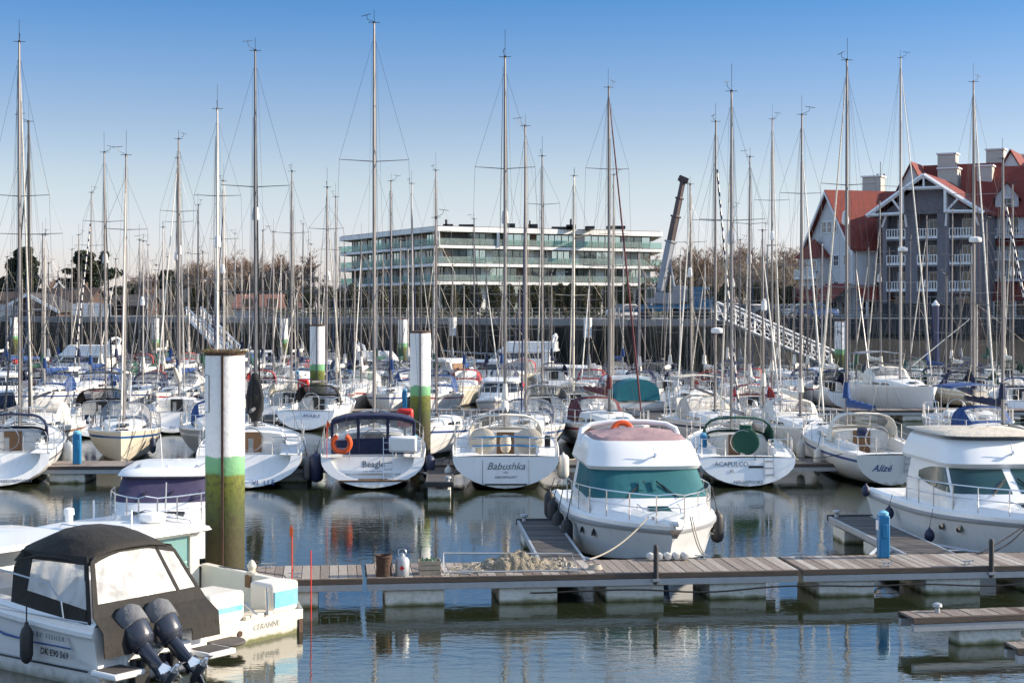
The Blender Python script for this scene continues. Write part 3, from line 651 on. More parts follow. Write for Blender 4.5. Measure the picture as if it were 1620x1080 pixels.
# pines at the left
def pine(px, d, top, wpx, label, seed):
    H = zof(top, d)-QZ; w_ = wpx*d/2500; r = random.Random(seed); t = thing('pine_tree', label, 'tree', at(px, d, QZ), 0, None)
    m = MB(); m.tube([(0, 0, 0), (.2, 0, H*.4), (0, .1, H*.8)], [.35, .28, .1], 7)
    cl = []
    for i in range(75):
        z = H*(.15+.8*r.random()**1.1); rad = w_*.56*max(.12, (1-max(0, z/H-.3)**1.4*1.25))*r.uniform(.25, 1); az = r.uniform(0, 6.3); c = (rad*cos(az), rad*sin(az), z)
        cl.append((c, w_*.12*r.uniform(.6, 1.5), H*.055*r.uniform(.7, 1.6))); m.tube([(0, 0, z*.85), c], [.09, .03], 4)
    m.build('trunk', 'bark', t); leafy(seed, cl, 300, .22, 'leaf_dark', 'crown', t); return t
pine(36, 235, 392, 62, 'broad dark pine at the far left behind the black mast', 1); pine(146, 240, 396, 92, 'tall dark pine behind the striped furled sail, second from the left', 2)
pine(264, 262, 428, 34, 'small dark conifer right of the two big pines', 5); pine(12, 236, 436, 40, 'low dark conifer at the left edge below the broad pine', 6); pine(205,262,448,24,'narrow dark conifer between the tall pine and the grey hall', 8)
# clipped columns in front of the apartment block
cp = thing('clipped_tree', 'x', 'tree'); MB().tube([(0, 0, 0), (0, 0, 1.4)], .09, 6).build('trunk', 'bark', cp)
leafy(11, [((0, 0, 2.35), 1.12, 1.70), ((0, 0, 2.1), 1.2, 1.3), ((.1, 0, 3.1), .85, .95), ((0, 0, 2.2), .8, 1.3)], 1900, .085, 'leaf_olive', 'crown', cp)
sp_ = [(308, 195), (330, 195), (487, 183), (520, 182), (558, 182), (604, 182), (640, 180), (678, 176), (713, 172), (738, 180), (752, 171), (783, 170), (806, 180), (846, 172), (868, 168), (886, 180), (905, 172), (922, 166), (962, 170), (990, 168), (1018, 166), (1042, 172), (1075, 168), (1092, 172), (1126, 176), (1148, 182), (1196, 186), (1226, 190), (1250, 192), (462, 190), (350, 195), (275, 198), (582, 186), (622, 184), (659, 183), (828, 177), (942, 174), (540, 187), (1058, 176), (1110, 180)]
for i, (px, d) in enumerate(sp_):
    s_ = (zof(450+rnd.uniform(-2, 4), d)-QZ)/4.05; sx = s_*rnd.uniform(.72, .92)
    place(cp, i == 0, at(px, d, QZ), rnd.uniform(0, 6), (sx, sx, s_), 'clipped egg-shaped evergreen in the row along the quay', 'clipped evergreens along the quay')
m = MB(); 
for i in range(26):
    p = at(240+34*i, 186-i*.5, 0)
h_ = tag(leafy(21, [((at(px, 178-(px-400)*.012).x, 178-(px-400)*.012, QZ+.5), 1.6, .55) for px in range(430, 1000, 16)], 160, .12, 'leaf_olive', 'low_hedge'), 'low clipped hedge below the evergreens along the quay', 'hedge')

# ------------------------------------------------------------ white apartment block
mat('render_white', (.82, .81, .79), .6, var=.1, vs=.3); mat('slab_dark', (.03, .03, .032), .6); mat('frame_dark', (.02, .02, .022), .4)
mat('apt_glass', (.42, .54, .54), .04, .75, spec=1.0); mat('apt_glass_dark', (.15, .20, .20), .04, .5, spec=.8); mat('apt_curtain', (.32, .34, .33), .3, spec=.8); mat('wood_slat', (.22, .13, .085), .7, var=.3)
mat('interior', (.05, .045, .04), .9)
ap = thing('apartment_block', 'long white four-storey apartment block with glass balconies behind the quay', 'building', (0, 0, 0))
PA, PB, PC = at(537, 303), at(692, 264), at(1048, 284)
def offs(d):   # outline moved in by d
    def ln(p, q):
        v = (q-p).normalized(); return v, Vector((-v.y, v.x, 0))
    v1, n1 = ln(PA, PB); v2, n2 = ln(PB, PC)
    b = PB+(n1+n2)/(1+n1.dot(n2))*d
    return PA+n1*d+v1*d*.6, b, PC+n2*d-v2*d*.6
def slab(z0, z1, ins, m, name, deep=20):
    a, b, c = offs(ins); n = Vector((0, deep, 0)); q = MB(); pts = [a, b, c, c+n, a+Vector((6, deep, 0))]
    q.prism([(p.x, p.y, z0) for p in pts], (0, 0, z1-z0)); return q.build(name, m, ap, smooth=False, bevel=.03)
fl = [5.1, 10.0, 13.05, 16.1, 19.05]
slab(19.0, 19.85, 0, 'render_white', 'roof_slab'); slab(19.851, 19.97, .3, 'slab_dark', 'roof_edge')
for z in (10.0, 13.05, 16.1):
    slab(z+.12, z+.62, -.15 if z < 16 else 0, 'render_white', 'floor_slab'); slab(z+.621, z+.72, .1, 'slab_dark', 'balcony_floor')
a, b, c = offs(2.2)
slab(5.1, 19.0, 2.6, 'interior', 'core')
R2 = random.Random(5)
def bays(p, q, z0, z1, seg):
    L_ = (q-p).length; v = (q-p)/L_; n = Vector((v.y, -v.x, 0)); rz = math.atan2(v.y, v.x); s_ = 0; nw = 0; k = 0
    while s_ < L_-.5:
        wd = R2.choice((3.2, 4.2, 2.6, 3.6)); wd = min(wd, L_-s_); k += 1
        ty = R2.random(); c = p+v*(s_+wd/2)+n*.06
        if k % 3 == 0: wd = min(R2.choice((1.2, 1.8)), L_-s_); c = p+v*(s_+wd/2)+n*.1; MB().box((c.x, c.y, (z0+z1)/2), (wd, .3, z1-z0), rz).build('wall', 'render_white' if R2.random() < .75 else 'wood_slat', ap, smooth=False)
        else:
            gm = R2.choice(('apt_glass', 'apt_glass', 'apt_glass_dark', 'apt_curtain', 'apt_glass_dark'))
            w_ = MB().box((c.x, c.y, (z0+z1)/2), (wd-.1, .08, z1-z0-.12), rz).build('window', gm, ap, smooth=False)
            f = MB()
            for u in [i/max(1, round(wd/1.3)) for i in range(max(1, round(wd/1.3))+1)]:
                e = p+v*(s_+wd*u)+n*.13; f.box((e.x, e.y, (z0+z1)/2), (.09, .09, z1-z0), rz)
            for zz in (z0+.06, z1-.06): f.box((c.x+n.x*.07, c.y+n.y*.07, zz), (wd, .085, .12), rz)
            f.build('frame', 'frame_dark', w_, smooth=False)
        s_ += wd
for z0, z1 in ((5.1, 10.1), (10.73, 13.15), (13.78, 16.2), (16.83, 19.0)):
    bays(a, b, z0, z1, 0); bays(b, c, z0, z1, 1)
for z in (10.72, 13.77, 16.82):
    a_, b_, c_ = offs(.12); q = MB()
    for p0, p1 in ((a_, b_), (b_, c_)):
        v = (p1-p0).normalized(); cc = (p0+p1)/2; q.box((cc.x, cc.y, z+.55), ((p1-p0).length, .03, 1.05), math.atan2(v.y, v.x))
    q.build('glass_balustrade', 'balustrade', ap, smooth=False)
# white fins that split the front
for px in (783, 795, 693):
    e = PB.lerp(PC, (px-692)/356.)+Vector((0, .9, 0)); MB().box((e.x, e.y, 17.8), (.45, 2.2, 2.5)).build('wall_fin', 'render_white', ap, smooth=False)
for px, w_, h_ in ((709, 1.7, .8), (738, 2.6, .75), (809, 1.3, .9), (843, 1.7, .8), (889, 3.6, .35), (903, 1.6, .7), (933, 1.6, .45), (974, 3.2, .5), (706, .3, 1.6), (903, .25, 1.7), (838, .25, 1.4)):
    e = at(px, 276); MB().box((e.x, e.y, 19.97+h_/2), (w_, 3, h_)).build('roof_plant', 'slab_dark', ap, smooth=False)

# ------------------------------------------------------------ hotel at the right
mat('shingle_grey', (.21, .20, .22), .85, var=.8, vs=2.5, stretch=(1, 1, 3), col2=(.10, .10, .12), courses=1.4)
mat('clapboard', (.60, .61, .62), .7, var=.2, vs=1, courses=1.6); mat('trim', (.78, .78, .78), .6)
mat('roof_tile', (.21, .032, .019), .8, var=.6, vs=1.5, col2=(.09, .018, .014), courses=1.1); mat('louvre', (.50, .47, .42), .7, bump=1, bs=5, stretch=(.02, .02, 1))
mat('stucco', (.42, .43, .45), .8)
def hotel():
    hb = thing('hotel', 'gabled seaside hotel of white boards and grey shingles under red roofs at the right edge', 'building', (0, 0, 0))
    class F:  # local frame: u along the front, n out of the front, z up
        def __init__(s, o, phi): s.o = Vector(o); s.u = Vector((cos(R(phi)), -sin(R(phi)), 0)); s.n = Vector((-sin(R(phi)), -cos(R(phi)), 0)); s.rz = -R(phi)
        def __call__(s, u, n, z): return s.o+s.u*u+s.n*n+Vector((0, 0, z))
        def box(s, mb, u0, u1, n0, n1, z0, z1, mi=0): return mb.box(s((u0+u1)/2, (n0+n1)/2, (z0+z1)/2), (abs(u1-u0), abs(n1-n0), z1-z0), s.rz, mi)
    def gable_roof(f, u0, u1, n0, n1, ze, zr, axis, th=.22, over=.5, parent=hb):
        m = MB()
        if axis == 'n':   # ridge runs front to back
            uc = (u0+u1)/2; k = (zr-ze)/(uc-u0)
            for sg, ue in ((-1, u0-over), (1, u1+over)):
                zz = ze-k*over; m.prism([f(ue, n1+over, zz), f(uc, n1+over, zr), f(uc, n0-over, zr), f(ue, n0-over, zz)], (0, 0, th))
        else:
            nc = (n0+n1)/2; k = (zr-ze)/(n1-nc)
            for ne in (n1+over, n0-over): m.prism([f(u0-over, ne, ze-k*over), f(u1+over, ne, ze-k*over), f(u1+over, nc, zr), f(u0-over, nc, zr)], (0, 0, th))
        return m.build('roof', 'roof_tile', parent, smooth=False)
    def gwall(f, u0, u1, n, z0, ze, zr, m, thick=.3):
        q = MB(); q.prism([f(u0, n, z0), f(u1, n, z0), f(u1, n, ze), f((u0+u1)/2, n, zr), f(u0, n, ze)], f.n*-thick); return q.build('gable_wall', m, hb, smooth=False)
    def window(f, u, n, z, w_, h_, glass='glass_dark'):
        q = MB(); f.box(q, u-w_/2, u+w_/2, n-.05, n+.03, z, z+h_); wo = q.build('window', glass, hb, smooth=False)
        fr = MB()
        for a, b, c, d in ((u-w_/2-.08, u+w_/2+.08, z-.08, z+.02), (u-w_/2-.08, u+w_/2+.08, z+h_-.02, z+h_+.08), (u-w_/2-.08, u-w_/2+.03, z, z+h_), (u+w_/2-.03, u+w_/2+.08, z, z+h_), (u-.03, u+.03, z, z+h_), (u-w_/2, u+w_/2, z+h_*.5-.03, z+h_*.5+.03)): f.box(fr, a, b, n-.02, n+.06, c, d)
        fr.build('frame', 'trim', wo, smooth=False)
    def balcony(f, u0, u1, n, z, h_=1.0, deck=True, out=1.2):
        q = MB(); f.box(q, u0, u1, n-.04, n+.04, z+h_-.08, z+h_); f.box(q, u0, u1, n-.04, n+.04, z+.06, z+.14); k = max(3, int((u1-u0)/.28))
        for i in range(k+1): a = u0+(u1-u0)*i/k; f.box(q, a-.05, a+.05, n-.03, n+.03, z+.12, z+h_-.06)
        if deck: f.box(q, u0-.05, u1+.05, n-out, n+.08, z-.14, z+.05)
        q.build('balcony', 'trim', hb, smooth=False)
    # white gabled house, gable turned to the left
    d0 = 184; A = at(1350, d0); f = F((A.x, A.y, 0), 73); z0, ze, zr = QZ, 13.6, 20.1
    gw = 11.4
    gwall(f, -gw, 0, 0, z0, ze, zr-.2, 'clapboard')
    q = MB(); f.box(q, -gw+.02, -.02, -14, -.3, z0, ze-.1); q.build('wall', 'clapboard', hb, smooth=False)
    gable_roof(f, -gw, 0, -14, 0, ze, zr, 'n', over=.7)
    bb = MB()
    for sg in (0, 1):
        ue = (-gw-.9) if sg == 0 else .9; k_ = (zr-ze)/(gw/2); zz = ze-k_*.9; bb.prism([f(ue, .75, zz-.35), f(-gw/2, .75, zr-.3), f(-gw/2, .75, zr+.1), f(ue, .75, zz+.05)], f.n*-.15)
    bb.build('barge_board', 'trim', hb, smooth=False)
    for u in (-6.9, -5.6, -4.3): window(f, u, .03, 15.2, 1.0, 1.3)
    for z in (11.2, 7.9+.2):
        for u in (-4.0, -1.6): window(f, u, .03, z, 1.1, 1.2)
    # bay with a small pointed roof and balconies
    q = MB(); f.box(q, -11.0, -5.8, 0, 1.3, z0, 12.2); q.build('bay', 'clapboard', hb, smooth=False)
    q = MB(); c = f(-8.4, .6, 14.6); q.add([f(-11.6, 1.8, 12.2), f(-5.2, 1.8, 12.2), f(-5.2, -.1, 12.2), f(-11.6, -.1, 12.2), c], [(0, 1, 4), (1, 2, 4), (2, 3, 4), (3, 0, 4), (3, 2, 1, 0)]); q.build('bay_roof', 'roof_tile', hb, smooth=False)
    for z in (10.2, 7.2):
        window(f, -9.7, 1.34, z, 1.6, 1.7); window(f, -7.2, 1.34, z, 1.6, 1.7); balcony(f, -11.1, -5.7, 1.9, z-.4, out=.6)
    # its right-hand wall, facing the camera
    g = F(f(0, 0, 0), 73-90)
    for z in (11.4, 8.0):
        for u in (3.4, 6.6): window(g, u, .03, z, 1.0, 1.3)
    balcony(g, .6, 8.6, 1.0, 7.2, out=1.0)
    # lower red roof around the ground floor
    q = MB()
    q.prism([f(-gw-2.6, 3.2, 7.0), f(.9, 3.2, 7.0), f(.2, .4, 8.9), f(-gw+.2, .4, 8.9)], (0, 0, .15)); q.prism([g(-.9+.9, 2.6, 7.0), g(11, 2.6, 7.0), g(11, .2, 8.7), g(0, .2, 8.7)], (0, 0, .15)); q.build('awning_roof', 'roof_tile', hb, smooth=False)
    q = MB()
    for i in range(5): f.box(q, -gw-2+i*2.6, -gw-1.8+i*2.6, 2.7, 2.9, z0, 7.0)
    for i in range(5): g.box(q, .4+i*2.5, .6+i*2.5, 2.2, 2.4, z0, 7.0)
    q.build('veranda_post', 'trim', hb, smooth=False)
    for u in (-7.3, -4.6, -1.9): window(f, u, .03, 5.4, 1.7, 1.5)
    for u in (2, 4.5, 7): window(g, u, .03, 5.4, 1.6, 1.5)
    # small roof far left
    # central grey shingle block
    B = at(1396, 182); h = F((B.x, B.y, 0), 27); cw_ = 11.2; ce = 17.3
    bays_ = [(.5, 2.6), (4.0, 6.2), (7.6, 10.1)]; lev = [(5.1, 8.1), (8.1, 10.9), (11.3, 13.9), (14.3, 17.0)]
    q = MB(); ex = [0, .5, 2.6, 4.0, 6.2, 7.6, 10.1, cw_]
    for i in range(0, 8, 2): h.box(q, ex[i], ex[i+1], -.6, 0, z0, ce)
    for u0, u1 in bays_:
        for zl in (8.0, 10.9, 13.9, 16.9): h.box(q, u0, u1, -.55, -.02, zl-.05, zl+.35)
    h.box(q, 0.01, cw_-.01, -13, -1.7, z0, ce); h.box(q, 0, .5, -13, -.6, z0, ce-.02); h.box(q, cw_-.4, cw_, -13, -.6, z0, ce-.02)
    q.build('shingle_wall', 'shingle_grey', hb, smooth=False)
    for u0, u1 in bays_:
        for zl in (8.2, 11.2, 14.2):
            balcony(h, u0, u1, .02, zl, out=1.6); window(h, (u0+u1)/2+.4, -1.68, zl+.05, 1.0, 2.0)
        window(h, (u0+u1)/2, -1.68, 5.2, 1.5, 2.2)
    q = MB(); h.box(q, .05, cw_-.05, -.04, .04, z0, z0+1.6); q.build('plinth', 'board_dark', hb, smooth=False)
    # truss gable
    pk = (5.0, 21.2); lf = (-1.5, 16.7); rt = (11.6, 16.7)
    q = MB(); q.prism([h(lf[0]+1.6, 0, ce-.2), h(rt[0]-1.6, 0, ce-.2), h(pk[0], 0, pk[1]-.5)], h.n*-.3); q.build('gable_wall', 'shingle_grey', hb, smooth=False)
    q = MB()
    for (u0, za), (u1, zb_) in ((lf, pk), (pk, rt)): q.prism([h(u0, 1.3, za), h(u1, 1.3, zb_), h(u1, -13, zb_), h(u0, -13, za)], (0, 0, .25))
    q.build('roof', 'roof_tile', hb, smooth=False)
    q = MB(); 
    def bar(u0, za, u1, zb_, w_=.3, n=1.32):
        a, b = h(u0, n, za), h(u1, n, zb_); q.tube([a, b], w_*.62, 4)
    bar(*lf, *pk, .4); bar(*pk, *rt, .4); bar(lf[0]+.3, 16.8, 2.6, 16.9); bar(7.4, 17.0, rt[0]-.3, 16.9); bar(3.2, 19.7, 7.2, 19.7); bar(2.6, 16.9, 2.6, 19.5); bar(7.4, 16.9, 7.4, 19.5); bar(5, 19.7, 5, 21.1, .2); bar(2.6, 16.9, 1.4, 18.6, .2); bar(7.4, 16.9, 9, 18.6, .2)
    bar(.6, 16.8, .1, 15.4, .2, .6); bar(2.7, 16.8, 2.9, 15.4, .2, .6); bar(7.4, 16.8, 7.3, 15.4, .2, .6); bar(10.5, 16.8, 10.9, 15.4, .2, .6)
    q.build('gable_truss', 'trim', hb, smooth=False)
    # linking roof between house and block, and taller roofs behind
    k = F(at(1398, 195), 27)
    q = MB(); k.box(q, -6, 3, -8, 0, z0, 14); q.build('wall', 'clapboard', hb, smooth=False); gable_roof(k, -6, 3, -8, 0, 14, 20.6, 'u')
    # right-hand wing
    Cc = at(1532, 186); r = F((Cc.x, Cc.y, 0), 20)
    q = MB(); r.box(q, 0, 30, -12, 0, z0, 17.2); q.build('wall', 'clapboard', hb, smooth=False)
    gable_roof(r, 0, 30, -12, 0, 17.2, 23.0, 'u')
    q = MB(); q.prism([r(-.5, 2.6, 7.0), r(30, 2.6, 7.0), r(30, .1, 9.6), r(-.5, .1, 9.6)], (0, 0, .15)); q.prism([r(0, .9, 13.4), r(7, .9, 13.4), r(7, .1, 14.4), r(0, .1, 14.4)], (0, 0, .12)); q.build('awning_roof', 'roof_tile', hb, smooth=False)
    for zl in (8.4+1.2, 11.4+.6, 14.6):
        for i in range(6):
            u = 1+i*3.0; window(r, u+1, .03, zl+.1, 1.3, 1.9); balcony(r, u-.3, u+2.3, 1.2, zl-.2, out=1.2)
    for i in range(8): window(r, 1.5+i*2.2, .03, 5.3, 1.5, 1.5)
    q = MB()
    for i in range(9): r.box(q, .5+i*2.4, .7+i*2.4, 2.2, 2.4, z0, 7.0)
    q.build('veranda_post', 'trim', hb, smooth=False)
    # high roof behind the centre with gables
    t = F(at(1446, 200), 27); q = MB(); t.box(q, 0, 20, -11, 0, z0, 18.5); q.build('wall', 'clapboard', hb, smooth=False); gable_roof(t, 0, 20, -11, 0, 18.5, 24.4, 'u')
    gwall(t, 8.5, 15.5, 1.0, 15, 19.3, 25.2, 'clapboard'); gable_roof(t, 8.5, 15.5, -6, 1.0, 19.3, 25.4, 'n')
    gwall(t, -2.8, 2.6, 1.0, 15, 19.2, 24.2, 'clapboard'); gable_roof(t, -2.8, 2.6, -6, 1.0, 19.2, 24.4, 'n', over=.4)
    # dormers on the right-hand wing and the link
    for fr, u_, n_, zz in ((r, 3.0, -1.6, 18.6), (r, 10.0, -1.6, 18.6), (r, 17.0, -1.6, 18.6), (k, -3.2, -1.2, 15.0)):
        gwall(fr, u_, u_+2.6, n_+1.0, zz-1.2, zz+.6, zz+2.2, 'clapboard', 2.0); gable_roof(fr, u_, u_+2.6, n_-2.4, n_+1.0, zz+.6, zz+2.3, 'n', .14, .3); window(fr, u_+1.3, n_+1.03, zz-.9, 1.1, 1.3)
    # added wing, unseen beyond the right edge, sized to shade the hotel roofs
    q = MB(); q.box((76, 181, 14), (19, 34, 18)); q.build('shading_wing_wall', 'clapboard', hb, smooth=False)
    q = MB()
    for sg in (-1, 1): q.prism([(76+sg*10.4, 163.5, 22.3), (76, 163.5, 29.5), (76, 198.5, 29.5), (76+sg*10.4, 198.5, 22.3)], (0, 0, .25))
    q.prism([(66.5, 164.1, 22.9), (85.5, 164.1, 22.9), (76, 164.1, 29.3)], (0, .3, 0)); q.prism([(66.5, 197.8, 22.9), (85.5, 197.8, 22.9), (76, 197.8, 29.3)], (0, .3, 0)); q.build('shading_wing_roof', 'roof_tile', hb, smooth=False)
    # louvred chimneys
    for px, py, wp, hp, d in ((1382, 297, 29, 16, 194), (1500, 258, 28, 13, 203), (1502, 281, 30, 13, 192), (1576, 262, 27, 24, 202), (1559, 280, 24, 16, 190), (1600, 276, 26, 8, 192), (1340, 0, 0, 0, 0), (1625, 256, 20, 10, 203)):
        if not wp: continue
        p = at(px, d, 0); zb = zof(py, d); w_ = wp*d/2500; hh = hp*d/2500; q = MB(); q.box((p.x, p.y, zb+hh/2-1.2), (w_, w_*.9, hh+2.4), R(-27)); co = q.build('chimney', 'louvre', hb, smooth=False)
        q = MB(); q.box((p.x, p.y, zb+hh+.08), (w_+.3, w_*.9+.3, .18), R(-27)); q.build('chimney_cap', 'trim', co, smooth=False)
    p = at(1393, 196, 0); m = MB(); 
    for dx, hh in ((0, 3.4), (.45, 1.9), (-.35, 1.9)): m.tube([(p.x+dx, p.y, 20.4), (p.x+dx, p.y, 20.9+hh)], [.09, .06] if dx == 0 else [.16, .16], 6)
    m.build('roof_antenna', 'galvanised', hb)
    m = MB(); p = f(-gw-2.4, -3, 14.2); m.add([f(-gw-3, -1, 13.5), f(-gw+.5, -1, 13.5), f(-gw+.5, -6, 13.5), f(-gw-3, -6, 13.5), f(-gw, -3, 15.2)], [(0, 1, 4), (1, 2, 4), (2, 3, 4), (3, 0, 4), (3, 2, 1, 0)]); m.build('bay_roof', 'roof_tile', hb, smooth=False)
hotel()

# ------------------------------------------------------------ low buildings at the left
mat('brick', (.075, .045, .035), .85, var=.4, vs=3); mat('dark_roof', (.06, .055, .055), .8, var=.3); mat('brown_roof', (.055, .035, .028), .85, var=.4); mat('rust_roof', (.19, .065, .04), .8, var=.6, vs=1.5, stretch=(6, 1, 1), col2=(.28, .19, .15)); mat('tarp_white', (.72, .72, .72), .6, var=.15)
def house(px, d, wpx, ze, zr, label, roof, wall='brick', depth=9, rz=0, name='house', gable=False, chim=False):
    p = at(px, d, 0); w_ = wpx*d/2500; t = thing(name, label, 'building', (p.x, p.y, QZ), rz)
    h0 = ze; q = MB(); 
    q.box((0, 0, h0/2), (w_, depth, h0)); 
    if gable:
        for y in (-depth/2, depth/2): q.prism([(-w_/2, y, h0), (w_/2, y, h0), (0, y, zr)], (0, -.02, 0))
        q.build('wall', wall, t, smooth=False); m = MB()
        for sg in (-1, 1): m.prism([(sg*(w_/2+.5), -depth/2-.6, h0-.35), (0, -depth/2-.6, zr), (0, depth/2+.6, zr), (sg*(w_/2+.5), depth/2+.6, h0-.35)], (0, 0, .2))
        m.build('roof', roof, t, smooth=False)
        m = MB()
        for sg in (-1, 1): m.prism([(sg*(w_/2+.5), -depth/2-.75, h0-.5), (0, -depth/2-.75, zr-.15), (0, -depth/2-.75, zr+.25), (sg*(w_/2+.5), -depth/2-.75, h0-.1)], (0, .14, 0))
        m.build('barge_board', 'trim', t, smooth=False)
    else:
        for x in (-w_/2, w_/2): q.prism([(x, -depth/2, h0), (x, depth/2, h0), (x, 0, zr)], (.02, 0, 0))
        q.build('wall', wall, t, smooth=False); m = MB()
        for sg in (-1, 1): m.prism([(-w_/2-.4, sg*(depth/2+.5), h0-.35), (w_/2+.4, sg*(depth/2+.5), h0-.35), (w_/2+.4, 0, zr), (-w_/2-.4, 0, zr)], (0, 0, .18))
        m.build('roof', roof, t, smooth=False)
    for i in range(max(1, int(w_/3))):
        x = -w_/2+1.6+i*3; wo = MB().box((x, -depth/2-.02, 1.6), (1.3, .1, 1.2)).build('window', 'glass_dark', t, smooth=False); MB().box((x, -depth/2-.06, .92), (1.5, .16, .1)).build('sill', 'trim', wo, smooth=False)
    if chim: MB().box((w_*.2, 0, zr+.3), (.8, .8, 1.4)).build('chimney', 'brick', t, smooth=False)
    return t
house(30, 228, 118, 1.8, 3.2, 'long low brown-roofed house under the broad pine', 'brown_roof')
house(92, 236, 30, 2.8, 4.9, 'narrow white-gabled house with a reddish roof between the pines', 'rust_roof', 'clapboard', gable=True, rz=.3)
house(120, 222, 70, 1.8, 3.7, 'brown-roofed house right of the white-gabled house', 'brown_roof', rz=-.1, chim=True)
house(66, 190, 84, .9, 2.6, 'low hall with broad white barge boards behind the white tarpaulin fence', 'dark_roof', 'brick', gable=True, depth=10)
house(310, 250, 110, 2.2, 3.9, 'long grey-roofed hall below the winter wood', 'dark_roof', 'dark_roof', depth=12)
house(430, 196, 100, 1.2, 2.6, 'shed with a rusty red corrugated roof at the end of the quay', 'rust_roof', 'stucco', depth=8, name='shed')
house(214, 240, 60, 1.6, 2.9, 'small dark-roofed building behind the two piles', 'dark_roof')
# white tarpaulin fence and blue fence at the left
def panelfence(px0, px1, d, h_, m, label, n):
    t = thing('screen_fence', label, 'fence'); q = MB(); g = MB()
    for i in range(n):
        p0 = at(px0+(px1-px0)*i/n+1, d); p1 = at(px0+(px1-px0)*(i+1)/n-.5, d); hh = h_*rnd.uniform(.93, 1.03); q.box(((p0.x+p1.x)/2, d+rnd.uniform(-.05, .05), QZ+.15+hh/2), (p1.x-p0.x, .05, hh)); g.tube([(p0.x, d, QZ), (p0.x, d, QZ+h_+.2)], .04, 4)
    q.build('panel', m, t, smooth=False); g.build('post', 'galvanised', t); return t
panelfence(112, 176, 186, 1.5, 'tarp_white', 'white tarpaulin screens on a fence below the tall pine', 7)
panelfence(-10, 28, 184, 1.3, 'galvanised', 'pale blue-grey mesh screens at the left edge of the quay', 4)
m = MB(); mat('hi_green', (.05, .55, .18), .6); mat('hi_yellow', (.5, .65, .05), .6)
# street lamps
lp = None
for px, d, top in ((1296-82, 200, 388), (888, 190, 430), (590, 195, 415), (695, 190, 440), (1106, 190, 440), (452, 200, 430)):
    p = at(px, d, QZ); h_ = zof(top, d)-QZ
    if lp is None:
        lp = thing('street_lamp', 'x', 'street lamp'); MB().tube([(0, 0, 0), (0, 0, 1)], [.012, .007], 6).build('pole', 'galvanised', lp); MB().box((.07, 0, 1.0), (.16, .03, .015)).build('lamp_head', 'galvanised', lp); o = lp
    else: o = copy_tree(lp)
    o.location = p; o.scale = (h_, h_, h_); o['label'] = 'slim grey street lamp standing behind the quay railing'; o['group'] = 'street lamps on the quay'

# ------------------------------------------------------------ cars on the quay
def car(label, p, rz, col, group='cars parked on the quay'):
    t = thing('parked_car', label, 'car', p, rz, group); n = 'car_'+col
    cols = {'white': (.7, .7, .7), 'grey': (.12, .13, .14), 'black': (.015, .015, .018), 'blue': (.03, .07, .2), 'silver': (.4, .41, .42), 'red': (.35, .02, .02)}
    mat(n, cols[col], .25, coat=.6)
    prf = [(-2.1, .35), (-2.15, .75), (-1.95, .95), (-1.2, 1.0), (-.6, 1.42), (.7, 1.45), (1.25, 1.02), (2.0, .92), (2.12, .6), (2.1, .35)]
    rings = [[(x, y*(1 if z < 1.02 else .8), z) for x, z in prf] for y in (-.84, -.80, 0, .80, .84)]
    rings[0] = [(x*.97, y, min(z, 1.3)) for x, y, z in rings[0]]; rings[-1] = [(x*.97, y, min(z, 1.3)) for x, y, z in rings[-1]]
    MB().loft(rings, closed=True, cap0=True, cap1=True).build('body', n, t)
    for sg in (-1, 1): MB().prism([(-1.05, sg*.80, 1.0), (1.15, sg*.80, 1.0), (.68, sg*.68, 1.36), (-.58, sg*.68, 1.36)], (0, sg*.05, 0)).build('window', 'glass_dark', t, smooth=False)
    MB().prism([(1.3, -.62, 1.02), (1.3, .62, 1.02), (.78, .55, 1.40), (.78, -.55, 1.40)], (.05, 0, .03)).build('windscreen', 'glass_dark', t, smooth=False)
    for x in (-1.3, 1.32):
        for sg in (-1, 1):
            wo = MB().lathe([(.05, -.1), (.31, -.1), (.33, -.05), (.33, .06), (.3, .1), (.05, .1)], (x, sg*.78, .33), 14, M=Matrix.Rotation(pi/2, 4, 'X')).build('wheel', 'rubber', t)
            MB().lathe([(.02, -.12), (.19, -.115), (.19, .115), (.02, .12)], (x, sg*.78, .33), 10, M=Matrix.Rotation(pi/2, 4, 'X')).build('rim', 'steel', wo)
    for sg in (-1, 1): MB().box((2.08, sg*.6, .74), (.1, .3, .14)).build('headlight', 'white_plastic', t)
    return t
cl = [(1176, 156, 'grey', 'dark grey car just left of the gangway top'), (1192, 160, 'white', 'white car parked behind the gangway top'), (1250, 156, 'grey', 'grey car, first of the cars left of the hotel'), (1228, 156, 'black', 'black car left of the grey car near the hotel'), (1267, 155, 'silver', 'silver car beside the grey car near the hotel'), (1290, 155, 'blue', 'blue car parked at the corner of the white gabled hotel house'),
      (1140, 162, 'white', 'white car right of the crane truck'), (992, 160, 'silver', 'silver car parked left of the crane truck'), (1120, 162, 'black', 'black car right beside the crane truck')]
for px, d, c, l in cl: car(l, at(px, d, QZ), rnd.uniform(-.3, .3)+R(200), c)

